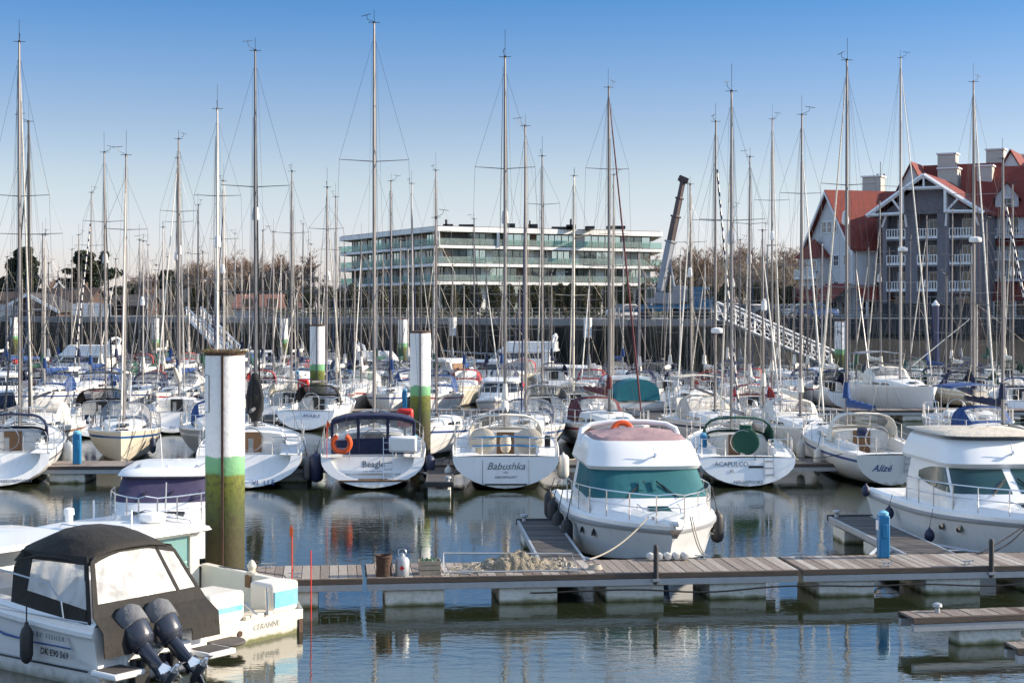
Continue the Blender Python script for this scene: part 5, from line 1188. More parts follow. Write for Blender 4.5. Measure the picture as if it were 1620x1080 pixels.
def flybridge(label, pos, yaw, L=9.6, B=3.7, wind='teal', cover='mauve', arch=True, fs=.95, fb=1.22, group=None, name='motor_cruiser', sx=1.0, anti='antifoul_blue', buoy=True, beigeroof=False):
    T = thing(name, label, 'motor boat', (pos[0], pos[1], 0), yaw, group)
    b, s, X, pt = mhull(T, L, B, fs, fb, crown=(.10, .62), tdeck=.30, anti=anti, hull='gelcoat')
    # deckhouse
    wz0, wz1, top = 1.50, 2.14, 2.80
    L0 = cloop(-2.0, 2.15, 1.52, 1.0, .9, .7, dz=.12); L1 = cloop(-2.0, 1.95, 1.48, wz0-.04, .9, .7, dz=.05); L2 = cloop(-2.0, 1.10, 1.34, wz1, .8, .7)
    q = MB(); q.loft([L0, L1, L2], closed=True); h = q.build('deckhouse', 'gelcoat', T, ang=40)
    F0 = cloop(-2.5, 1.16, 1.40, wz1-.01, .75, .7); F1 = cloop(-2.5, 1.24, 1.44, wz1+.07, .78, .7, dz=.02); F2 = cloop(-2.4, .95, 1.36, top-.28, .8, .68); F3 = cloop(-2.3, .72, 1.28, top-.06, .8, .66); F4 = cloop(-2.3, .62, 1.20, top, .8, .66); F5 = cloop(-2.2, .55, 1.12, top-.03, .8, .66); F6 = cloop(-2.1, .45, 1.08, wz1+.15, .8, .66)
    q = MB(); q.loft([F0, F1, F2, F3, F4, F5, F6], closed=True, cap0=True, cap1=True); fl_ = q.build('flybridge', 'gelcoat', T, ang=40)
    n = len(L1)-1
    if wind == 'teal':
        gridpanel(L1, L2, 4.2, 15.8, .04, .97, .02, 'windscreen_cover', 'teal', T)
        gridpanel(L1, L2, .9, 4.0, .0, .93, .02, 'side_cover', 'teal', T); gridpanel(L1, L2, 16.0, 19.1, .0, .93, .02, 'side_cover', 'teal', T)
        for y in (-.25, .08): MB().box((1.64, y, 1.82), (.02, .1, .36), ry=-.9).build('cover_fold', 'teal', T, bevel=.004)
    else:
        for j0, j1 in ((5.2, 9.8), (10.2, 14.8)): gridpanel(L1, L2, j0, j1, .08, .93, .012, 'windscreen_pane', wind, T)
        for j0, j1 in ((1.2, 4.7), (15.3, 18.8)):
            f = (lambda u: .10+.25*(1-u)**3) if j0 < 5 else (lambda u: .10+.25*u**3); g_ = (lambda u: .92-.35*(1-u)**2.5) if j0 < 5 else (lambda u: .92-.35*u**2.5)
            gridpanel(L1, L2, j0, j1, f, g_, .012, 'side_window', wind, T)
    for y, dy in ((.30, .42), (-.30, -.42)):
        q = MB(); q.tube([(1.93, y*2.1, 1.53), (1.62, y*.9, 1.82)], .014, 4); q.tube([(1.78, y*1.5-.05, 1.66), (1.52, y*.5, 1.90)], .02, 4); q.build('wiper', 'black', T)
    q = MB(); q.lathe([(.03, 0), (.035, .02), (.02, .04)], (1.0, .2, 2.42), 8, M=Matrix.Rotation(1.2, 4, 'Y')); q.tube([(.98, .2, 2.45), (1.14, .2, 2.5)], .02, 5); q.tube([(1.1, .2, 2.5), (1.06, .16, 2.72)], .014, 4); q.lathe([(.05, 0), (.03, .08)], (1.14, .2, 2.47), 8); q.build('horn', 'steel', T)
    if cover == 'mauve':
        rr = []
        A = cloop(-2.2, .60, 1.17, top+.0, .8, .66); Bq = cloop(-2.15, .45, 1.10, top+.07, .8, .7)
        from mathutils import noise
        C = [(x*.55-.5, y*.5, z+.08+.03*sin(i*1.7)) for i, (x, y, z) in enumerate(Bq)]; D = [(-.7+(x+.7)*.12, y*.1, top+.24) for x, y, z in Bq]
        Bq = [(x, y, z+.025*sin(i*2.1)) for i, (x, y, z) in enumerate(Bq)]
        q = MB(); q.loft([A, Bq], closed=True); q.build('fly_cover', 'mauve', T, ang=80); q = MB(); q.loft([Bq, C, D], closed=True, cap1=True); q.build('fly_cover_top', 'sailcloth' if not cover else 'mauve', T, ang=80)
    else:
        A = cloop(-2.4, .70, 1.26, top-.02, .9, .7); A2 = cloop(-2.45, .84, 1.36, top+.08, .9, .7); Bq = cloop(-2.4, .76, 1.30, top+.12, .9, .7); C = [(x*.6-.2, y*.6, z+.05+.03*sin(i*1.3)) for i, (x, y, z) in enumerate(Bq)]; D = [(x*.2-.3, y*.15, top+.22+.03*sin(i)) for i, (x, y, z) in enumerate(Bq)]
        q = MB(); q.loft([A, A2], closed=True); q.build('fly_screen', 'glass_dark', T, ang=60); q = MB(); q.loft([A2, Bq, C, D], closed=True, cap1=True); q.build('fly_cover', cover, T, ang=80)
        q = MB(); q.loft([[(-2.0, 1.3, top+.0), (-1.2, 1.45, top+.05), (-.9, 1.47, top+.12), (-2.2, 1.42, top+.2)], [(-2.1, 1.42, 2.2), (-1.6, 1.5, 2.2), (-1.2, 1.5, 2.5), (-2.3, 1.46, 2.5)]]); q.build('cover_flap', cover, T)
    if arch:
        q = MB(); pth = [(-1.6, 1.30, 2.3), (-1.75, 1.32, 2.75), (-1.9, 1.25, 3.05), (-2.0, 1.0, 3.20), (-2.05, .5, 3.27), (-2.05, 0, 3.29)]; pth += [(x, -y, z) for x, y, z in pth[:-1][::-1]]; pth = [(x, y, 2.3+(z-2.3)*.80) for x, y, z in pth]; q.tube(pth, [.09, .085, .08, .075, .07, .07, .07, .075, .08, .085, .09], 8, flat=1.3); q.build('radar_arch', 'gelcoat', T, ang=60)
    if buoy:
        o = MB().torus((0, 0, 0), .26, .075, 18, 8, M=Matrix.Rotation(R(75), 4, 'Y'), a0=.6, a1=5.7).build('life_ring', 'orange'); o.location = T.matrix_basis @ Vector((0, 0, 0)) if False else Matrix.Translation(T.location) @ Matrix.Rotation(yaw, 4, 'Z') @ Vector((-1.35, -.25, 2.86)); o.rotation_euler = (0, 0, yaw); tag(o, 'orange horseshoe life ring behind the mauve cover on the flybridge', 'life ring')
    # fittings on the foredeck
    zc = pt(.80, 0)[2]
    MB().box((X(.80, 1), 0, zc+.012), (.5, .52, .04), ry=.10).build('deck_hatch', 'glass_green' if wind == 'teal' else 'glass_dark', T, bevel=.015)
    for sg in (-1, 1): q = MB(); q.tube([(X(.80, 1)-.3, sg*.48, zc-.02), (X(.80, 1)-.25, sg*.48, zc+.10), (X(.8, 1)+.35, sg*.44, zc+.06), (X(.8, 1)+.4, sg*.44, zc-.08)], .014, 5); q.build('grab_rail', 'steel', T)
    q = MB(); zb = s(1); q.box((L/2-.08, 0, zb+.06), (.5, .16, .05)).tube([(L/2-.35, 0, zb+.1), (L/2+.14, 0, zb-.02)], .03, 6); q.prism([(L/2+.16, -.14, zb-.02), (L/2+.16, .14, zb-.02), (L/2+.05, .05, zb-.24), (L/2+.05, -.05, zb-.24)], (.03, 0, .0)); q.tube([(L/2+.1, -.08, zb+.1), (L/2+.1, .08, zb+.1)], .05, 8); q.build('anchor', 'steel', T, bevel=.008)
    for sg in (-1, 1):
        for t in (.62, .7): 
            bb = b(t); q = MB(); q.lathe([(.001, 0), (.10, .0), (.12, .02), (.09, .025)], (X(t, .7), sg*(bb*.955), s(t)-.36), 14, M=Matrix.Rotation(-sg*R(78), 4, 'X') @ Matrix.Scale(1.5, 4, (1, 0, 0))); q.build('porthole', 'glass_dark', T)
    side_rail(T, pt, [.36, .46, .56, .66, .76, .86, .95])
    for sg in (-1, 1): q = MB(); q.box((X(.93, 1), sg*.35, s(.93)+.14), (.16, .05, .05)); q.build('bow_cleat', 'steel', T)
    T['x'] = 0; del T['x']; MI[T.name] = (b, s, X, pt); return T
MI = {}
YA = R(-90+4.5)
def heading_pos(px, d): return at(px, d)
# centre: teal covers.  bow at (3.52,35.1)
def from_bow(bx, by, yaw, L): return Vector((bx-cos(yaw)*L/2, by-sin(yaw)*L/2, 0))
E1 = flybridge('white flybridge motor boat with teal windscreen cover, bow to the near pontoon', from_bow(3.62, 35.25, YA, 9.6), YA)
E2 = flybridge('white flybridge motor boat with beige cover and dark windscreen at the right edge', from_bow(12.60, 35.9, YA, 9.4), YA, L=9.4, B=3.7, wind='glass_green', cover='beige', arch=False, buoy=False)
def mfender(T, t, side, z, label, m='rubber', kind='long', **k):
    b, s, X, pt = MI[T.name]; q = Matrix.Translation(T.location) @ Matrix.Rotation(T.rotation_euler.z, 4, 'Z'); p = q @ Vector((X(t, s(t)), side*(b(t)+.15), z)); rp = q.to_3x3() @ Vector((0, -side*.14, 0)); return fender(label, p, m, kind, rope=max(.15, s(t)+.45-z-.3), toward=(rp.x, rp.y), **k)
for i, (t, z) in enumerate(((.16, .75), (.28, .65), (.42, .5), (.56, .5))): mfender(E1, t, -1, z, 'black fender on shaded side of the teal-covered boat, %s from the bow' % ('fourth', 'third', 'second', 'first')[i], L=.75, r=.15)
mfender(E1, .5, 1, .55, 'large black fender on the sunlit side of the teal-covered motor boat', L=.8, r=.17)
for i, (t, z) in enumerate(((.06, .95), (.30, .62), (.60, .42))): mfender(E2, t, -1, z, 'small navy ball fender on the motor boat with the beige cover, %s from the bow' % ('third', 'second', 'first')[i], 'fender_navy', 'ball').scale = (.62, .62, .62)
def line(a, b, label, sag=.15, r=.018, m='rope', group='mooring lines'):
    a, b = Vector(a), Vector(b); pts = [a.lerp(b, u)-Vector((0, 0, sag*4*u*(1-u))) for u in [i/12 for i in range(13)]]; return tag(MB().tube(pts, r, 5).build('mooring_line', m), label, 'mooring line', group)
def wp(T, v): return Matrix.Translation(T.location) @ Matrix.Rotation(T.rotation_euler.z, 4, 'Z') @ Vector(v)
line(wp(E1, (4.3, .5, 1.4)), PT(9.0, 1.6, .68), 'tan line from the bow of the teal-covered boat to the pontoon on its right', group=None)
line(wp(E1, (4.3, .45, 1.4)), PT(9.05, 1.62, .68), 'second tan line doubling the right bow line of the teal-covered boat', sag=.28, group=None)
line(wp(E1, (4.3, -.5, 1.4)), PT(6.4, 1.5, .66), 'tan line from the bow of the teal-covered boat to the pontoon on its left', group=None)
line(wp(E2, (4.2, -.5, 1.4)), PT(15.1, 1.5, .66), 'dark line hanging from the bow of the beige-covered boat', .3, m='rope_dark', group=None)
line(wp(E2, (4.2, -.4, 1.4)), PT(15.3, 1.5, .66), 'second dark line at the bow of the beige-covered boat', .05, m='rope_dark', group=None)
# ---- cabin boat with the purple windscreen cover, behind the pile
def purple():
    L, B = 7.6, 3.0; pos = from_bow(-8.2, 35.4, YA, L); T = thing('motor_cruiser', 'white hardtop motor boat with a purple windscreen cover behind the nearest pile', 'motor boat', pos, YA)
    b, s, X, pt = mhull(T, L, B, .9, 1.15, crown=(.1, .55), tdeck=.3); MI[T.name] = (b, s, X, pt)
    L0 = cloop(-1.5, 1.35, 1.24, 1.0, .7, .6, dz=.1); L1 = cloop(-1.5, 1.15, 1.22, 1.42, .7, .6); L2 = cloop(-1.5, .55, 1.12, 1.98, .6, .6)
    MB().loft([L0, L1, L2], closed=True, cap1=True).build('deckhouse', 'gelcoat', T, ang=40)
    gridpanel(L1, L2, 4.6, 15.4, .02, .98, .02, 'windscreen_cover', 'purple_cover', T)
    for j in ((1, 4.2), (15.8, 19)): gridpanel(L1, L2, j[0], j[1], .15, .9, .012, 'side_window', 'glass_dark', T)
    F = [cloop(-2.3, .62, 1.16, 1.97, .6, .6), cloop(-2.35, .74, 1.22, 2.02, .6, .6), cloop(-2.3, .66, 1.16, 2.12, .6, .6), cloop(-2.1, .3, .8, 2.19, .5, .6)]
    MB().loft(F, closed=True, cap0=True, cap1=True).build('hardtop', 'gelcoat', T, ang=45)
    for y in (-.62, .02, .66): q = MB(); q.tube([(1.13, y, 1.46), (.92, y+.22, 1.70)], .014, 4); q.build('wiper', 'black', T)
    for y in (-.38, .38): gp = MB().box((2.05, y, pt(.77, 0)[2]-.03), (.34, .5, .04), ry=.18).build('deck_hatch', 'glass_dark', T, bevel=.02)
    for y in (-.7, 0, .7): MB().lathe([(.04, 0), (.05, .05), (.02, .08)], (.2, y, 2.16), 8).build('roof_light', 'steel' if y else 'white_plastic', T)
    MB().tube([(.1, -.15, 2.15), (.12, -.2, 3.0)], .01, 4).build('aerial', 'white_plastic', T)
    MB().tube([(1.4, .1, 1.3), (1.42, .12, 1.95)], .02, 5).build('ensign_staff', 'galvanised', T)
    q = MB()
    for sg in (-1, 1): q.tube([(.2, sg*.75, 2.16), (.2, sg*.75, 2.2), (-.8, sg*.8, 2.2), (-.8, sg*.8, 2.16)], .012, 4)
    q.build('grab_rail', 'steel', T); side_rail(T, pt, [.45, .6, .75, .88, .96]); return T
purple()
# ---- generic boats in the distance (full shapes, less detail)
def motorboat(label, px, d, yaw, L=8, B=2.9, fly=False, hull='gelcoat', cover=None, cabin='gelcoat', group=None, wl='glass_dark', high=1.0, trawl=False):
    T = thing('motor_boat', label, 'motor boat', at(px, d), yaw, group); k = L/8
    b, s, X, pt = mhull(T, L, B, .85*high*k**.5, 1.2*high*k**.5, hull=hull, n=14, crown=(.1, .4), tdeck=.28, low=hull); MI[T.name] = (b, s, X, pt)
    z0 = .95*high*k**.5; xf = L*.16; xa = -L*.2
    L0 = cloop(xa, xf+.5, B*.40, z0, .8, .65, na=8); L1 = cloop(xa, xf+.3, B*.38, z0+.45, .8, .65, na=8); L2 = cloop(xa, xf-.4, B*.34, z0+1.05, .7, .65, na=8); L3 = cloop(xa-.5, xf-.3, B*.37, z0+1.1, .7, .65, na=8); L4 = cloop(xa-.5, xf-.5, B*.34, z0+1.25, .7, .65, na=8)
    MB().loft([L0, L1, L2, L3, L4], closed=True, cap1=True).build('deckhouse', cabin, T, ang=40)
    gridpanel(L1, L2, 4.3, 8, .1, .9, .02, 'windscreen', wl, T); gridpanel(L1, L2, 8.2, 11.8, .1, .9, .02, 'windscreen', wl, T)
    for j in ((.6, 3.9), (12.2, 15.4)): gridpanel(L1, L2, j[0], j[1], .15, .85, .02, 'side_window', wl, T)
    if fly:
        F0 = cloop(xa-.4, xf-.6, B*.33, z0+1.25, .8, .65, na=8); F1 = cloop(xa-.4, xf-1.1, B*.31, z0+1.85, .8, .65, na=8); F2 = cloop(xa-.3, xf-1.2, B*.28, z0+1.8, .8, .65, na=8)
        MB().loft([F0, F1, F2], closed=True, cap1=True).build('flybridge', cabin, T, ang=40)
        MB().tube([(xa, B*.3, z0+1.3), (xa-.3, B*.28, z0+2.3), (xa-.35, 0, z0+2.45), (xa-.3, -B*.28, z0+2.3), (xa, -B*.3, z0+1.3)], .09, 6, flat=1.4).build('radar_arch', 'gelcoat', T)
    if cover:
        r_ = [[(x, B*.42*cos(a), z0+1.2*sin(a)**.6) for a in [pi*i/8 for i in range(9)]] for x in (-L*.46, -L*.3, xa-.3)]; q = MB(); q.loft(r_, closed=False); q.poly(r_[0]); q.build('cockpit_cover', cover, T, ang=50)
    side_rail(T, pt, [.5, .7, .85, .95], r=.02, mid=False); return T
RY = R(0)
motorboat('large white flybridge yacht lying broadside below the pines at the left', 128, 121, R(176), 12, 3.9, fly=True, high=1.25)
motorboat('small white cabin boat with its bow to the camera, beside the dark striped sail', 98, 108, R(-88), 6.2, 2.4)
motorboat('white trawler-style motor boat with a sunlit stern, right of the second pile', 703, 105, R(68), 9.5, 3.5, high=1.5, wl='teak')
motorboat('white motor boat with a red cockpit canopy right of the second pile', 793, 90, R(-96), 7.0, 2.9, cover='red_cloth')
motorboat('large white flybridge yacht moored by the quay wall behind the central masts', 822, 128, R(172), 13, 4.1, fly=True, high=1.3)
motorboat('white sports cruiser with a domed grey cover left of the large quayside yacht', 772, 121, R(160), 7.5, 2.8, cover='grey_cloth')
motorboat('small white motor boat moored under the wall at the left of the middle', 396, 148, R(190), 8, 2.9)
motorboat('white motor cruiser with a navy canopy under the quay wall left of the second pile', 612, 121, R(20), 9, 3.2, fly=True, cover='navy')
motorboat('white cabin boat with teal canopy beyond the red furled sail', 985, 92, R(100), 8.0, 3.0, cover='teal_cloth')
motorboat('blue-hulled boat with an orange stripe at the left edge before the far pile', 6, 98, R(-60), 6.5, 2.5, hull='hull_navy', cover='red_cloth')
motorboat('white dinghy-like day boat moored at the far pontoon right of the gangway foot', 1290, 108, R(188), 6, 2.3)
motorboat('small cabin boat with a blue cover between masts at the left middle', 300, 108, R(-80), 6.5, 2.5, cover='blue')
motorboat('white motor boat with dark windows moored below the left gangway', 372, 126, R(-70), 7.5, 2.8)
# ------------------------------------------------------------ boat with black canopy and two outboards, bottom left
def outboard(T, x, y, tilt=R(54), label=None):
    o = thing('outboard_motor', None, None, (x, y, .36)); o.scale = (1.02, 1.38, 1.02); o.parent = T; del_ = [o.pop(k, None) for k in ()]
    M = Matrix.Rotation(tilt, 4, 'Y')
    def L_(pr, m, name, par, ang=60, bevel=0):
        q = MB(); q.loft([[M @ Vector((cx+a*cos(t_), b*sin(t_), z)) for t_ in [2*pi*i/14 for i in range(14)]] for cx, a, b, z in pr], cap0=True, cap1=True); return q.build(name, m, par, ang=ang)
    c = L_([(-.33, .16, .12, .02), (-.34, .24, .17, .12), (-.34, .30, .19, .32), (-.36, .30, .19, .40)], 'outboard', 'cowling', o)
    L_([(-.36, .315, .205, .34), (-.37, .32, .21, .48), (-.40, .30, .20, .60), (-.42, .22, .15, .70), (-.42, .08, .06, .74)], 'outboard_grey', 'cowl_cover', c)
    L_([(-.30, .13, .09, .06), (-.30, .12, .07, -.2), (-.30, .12, .05, -.5), (-.30, .17, .04, -.52)], 'outboard', 'leg', o)
    q = MB(); q.prism([M @ Vector(p) for p in ((-.50, -.015, -.48), (-.12, -.015, -.48), (-.16, -.015, -.56), (-.5, -.015, -.56))], M.to_3x3() @ Vector((0, .03, 0))); q.prism([M @ Vector(p) for p in ((-.36, -.012, -.70), (-.18, -.012, -.70), (-.28, -.012, -.95))], M.to_3x3() @ Vector((0, .024, 0))); q.tube([M @ Vector((-.05, 0, -.68)), M @ Vector((-.2, 0, -.70)), M @ Vector((-.5, 0, -.70)), M @ Vector((-.56, 0, -.70))], [.02, .07, .065, .03], 10)
    q.tube([M @ Vector((-.3, 0, -.5)), M @ Vector((-.3, 0, -.7))], [.09, .05], 6, flat=.5); q.build('gearcase', 'outboard', o)
    q = MB()
    for k in range(3):
        a = k*2*pi/3+.4; pts = [(-.53, .05*cos(a), .05*sin(a)), (-.49, .18*cos(a-.35), .18*sin(a-.35)), (-.53, .21*cos(a+.05), .21*sin(a+.05)), (-.60, .18*cos(a+.4), .18*sin(a+.4)), (-.58, .06*cos(a+.3), .06*sin(a+.3))]
        q.prism([M @ Vector((p[0], p[1], p[2]-.70)) for p in pts], (.012, 0, 0))
    q.tube([M @ Vector((-.52, 0, -.7)), M @ Vector((-.64, 0, -.7))], [.06, .03], 10); q.build('propeller', 'steel', o)
    MB().box((-.06, 0, -.12), (.14, .24, .42)).box((-.12, 0, -.02), (.2, .12, .2)).build('bracket', 'black', o, bevel=.02)
    return o
HA = math.atan2(.6, -.8)
def black_canopy_boat():
    hd = Vector((-.8, .6, 0)); st = Vector((.6, .8, 0)); C0 = Vector((-5.92, 26.15, 0)); L, B = 7.6, 2.62
    pos = C0+hd*(L/2); T = thing('motor_boat', 'white motor boat with a black canopy and two tilted outboards, bottom left', 'motor boat', pos, HA)
    b, s, X, pt = mhull(T, L, B, 1.02, 1.75, hull='gelcoat', low='gelcoat', rub='gelcoat', anti='gelcoat', crown=(.1, .3), tdeck=.42, rake=.8, p=2.6); MI[T.name] = (b, s, X, pt)
    x0 = -L/2
    for sg in (-1, 1):
        MB().box((x0-.28, sg*.98, .30), (.62, .62, .10)).build('swim_platform', 'gelcoat', T, bevel=.03); MB().box((x0-.28, sg*.98, .353), (.5, .48, .012)).build('platform_pad', 'dark_plank0', T)
    MB().box((x0-.03, 0, .28), (.2, 1.4, .5)).build('engine_bracket', 'gelcoat', T, bevel=.04)
    outboard(T, x0-.22, -.07); outboard(T, x0-.22, .54)
    # stripes and lettering on the port side
    def side(t, z): return (X(t, z), b(t)*.985+.008+.0*z, z)
    q = MB(); q.tube([side(t, .30) for t in [.02+.02*i for i in range(25)]], .018, 4); q.build('hull_stripe', 'black', T)
    q = MB(); q.tube([side(t, 1.08-.02*t) for t in [.02+.03*i for i in range(20)]], .014, 4); q.tube([side(.03, .42), side(.06, .45), side(.09, .92), side(.12, .98), side(.25, 1.02), side(.5, 1.15)], .010, 4); q.build('moulded_line', 'hull_grey', T)
    yt = b(.2)*.985+.03
    text('MERRY FISHER', .118, 'letter_grey', T, (X(.155, .8), b(.155)*1.0+.016, .76), (-1, .02, 0), (0, 0, 1), space=1.5)
    text('DK E90 569', .15, 'black', T, (X(.122, .8), b(.122)*1.0+.014, .50), (-1, .02, 0), (0, 0, 1), bold=.003)
    q = MB(); q.tube([side(.07, .62), side(.2, .62), side(.30, .66), side(.335, .72), side(.345, .86)], [.012, .014, .022, .012, .004], 4); q.build('flash', 'letter_blue', T)
    # wheelhouse, mostly out of the picture
    L0 = cloop(-.3, 2.2, 1.12, 1.2, .8, .65); L1 = cloop(-.3, 1.9, 1.08, 1.6, .8, .65); L2 = cloop(-.3, 1.5, 1.0, 2.2, .7, .65); L2 = [(x, y, 1.86) for x, y, z in L2]; L3 = cloop(-.9, 1.7, 1.08, 1.90, .7, .65); L4 = cloop(-.9, 1.6, 1.0, 2.0, .7, .65)
    MB().loft([L0, L1, L2, L3, L4], closed=True, cap1=True).build('wheelhouse', 'gelcoat', T, ang=40)
    for j in ((.3, 3.8), (16.2, 19.7), (4.5, 9.8), (10.2, 15.5)): gridpanel(L1, L2, j[0], j[1], .05, .92, .012, 'window', 'glass_dark', T)
    # canopy
    xa, xf, hw = x0+.05, x0+2.45, 1.22; zb, ze, zc = 1.06, 2.02, 2.32; ln = lambda z: max(0, (z-zb)/(ze-zb))
    roof = []
    for x, dz, w_, q_ in ((xa+.48, -.03, .74, .42), (xa+.62, .0, .74, .6), (xa+1.2, .02, .76, 1.1), (xa+1.8, .0, .76, 1.15), (xf, -.12, .78, .8)):
        roof.append([(x, hw*w_*v, ze+dz+(zc-ze)*q_*(1-abs(v)**3)+(0 if abs(v) < .99 else -.07)) for v in (-1.01, -1, -.75, -.4, 0, .4, .75, 1, 1.01)])
    cn = MB(); cn.loft(roof, closed=False); cv = cn.build('canopy', 'black_cloth', T, ang=60, solid=.025)
    # port and starboard sides: black borders and milky windows
    for sg in (-1, 1):
        y = sg*hw
        P = lambda x, z: Vector((x+.52*ln(z)*(1-(x-xa)/(xf-xa)), y*(1-.28*ln(z)), z))
        q = MB(); th = (0, sg*.02, 0)
        xa2, xf2 = xa+.02, xf-.05
        q.prism([P(xa2, zb-.12), P(xa2, ze+.03), P(xa2+.12, ze+.03), P(xa2+.12, zb-.12)], th)
        q.prism([P(xa2+.12, zb-.12), P(xa2+.12, zb+.20), P(xf2-.3, zb+.36), P(xf2-.25, zb+.1)], th)
        q.prism([P(xa2+.12, ze-.10), P(xa2+.12, ze+.03), P(xf2-.2, ze+.0), P(xf2-.2, ze-.13)], th)
        q.prism([P(xa2+.95, zb+.2), P(xa2+1.25, zb+.2), P(xa2+1.25, ze-.1), P(xa2+.95, ze-.1)], th) if False else None
        q.prism([P(xf2-.55, zb+.3), P(xf2-.2, zb+.1), P(xf2, ze-.3), P(xf2-.1, ze+.0), P(xf2-.5, ze-.05)], th)
        q.build('canopy_side', 'black_cloth', cv, smooth=False)
        MB().prism([P(xa2+.12, zb+.2), P(xf2-.5, zb+.35), P(xf2-.48, ze-.12), P(xa2+.12, ze-.10)], (0, sg*.006, 0)).build('clear_window', 'vinyl_milky', cv, smooth=False)
    # aft face, leaning out at the bottom
    A = lambda v, z: Vector((xa-.02+.52*ln(z)-(.22 if z < zb else 0)-.1*max(0, zb-z), hw*v*(1-.28*ln(z)), z))
    q = MB(); off = (-.02, 0, 0)
    def strip(pts): q.prism([A(*p) for p in pts], off)
    rows = [.55, .75, .95, 1.15, 1.34]
    for i in range(4):
        vs_ = (-1.0, -.5, -.15, .15, .5, 1.0)
        for j in range(5): 
            if rows[i] < .9 and 0 < j < 4 and i < 1: continue
            strip([(vs_[j], rows[i]), (vs_[j+1], rows[i]), (vs_[j+1], rows[i+1]), (vs_[j], rows[i+1])])
    strip([(1, 1.34), (.91, 1.34), (.91, ze+.02), (1, ze-.05)]); strip([(-1, 1.34), (-.94, 1.34), (-.94, ze+.02), (-1, ze-.05)]); strip([(-.56, 1.34), (-.62, 1.34), (-.62, ze+.08), (-.56, ze+.08)])
    strip([(.91, ze-.08), (.91, ze+.02), (.4, ze+.13), (.4, ze+.04)]); strip([(.4, ze+.04), (.4, ze+.13), (-.4, ze+.13), (-.4, ze+.04)]); strip([(-.4, ze+.04), (-.4, ze+.13), (-.94, ze+.02), (-.94, ze-.08)])
    q.build('canopy_back', 'black_cloth', cv, smooth=False)
    for v0, v1 in ((.91, -.56), (-.62, -.94)):
        MB().prism([A(v0, 1.34), A(v1, 1.34), A(v1, ze+(.02 if abs(v1) < .7 else -.05)), A((v0+v1)/2, ze+(.05 if abs(v0+v1) < 1 else .0)), A(v0, ze-(.05 if v0 > 0 else -.02))], (-.006, 0, 0)).build('clear_window', 'vinyl_milky', cv, smooth=False)
    # rail
    q = MB(); q.tube([(xa+.7, hw+.02, zb+.0), (xa+.75, hw+.03, zb+.3), (xa+1.1, hw+.03, zb+.55), (xa+2.5, hw+.02, zb+.66), (xa+4, hw-.1, zb+.8)], .016, 6); q.build('hand_rail', 'steel', T)
    fender('long black fender hanging over the lettered side of the boat with the black canopy', wp(T, (X(.195, .7), b(.19)+.13, .60)), 'rubber', L=.62, r=.11, rope=.4, toward=(0, 0))
    return T
black_canopy_boat()
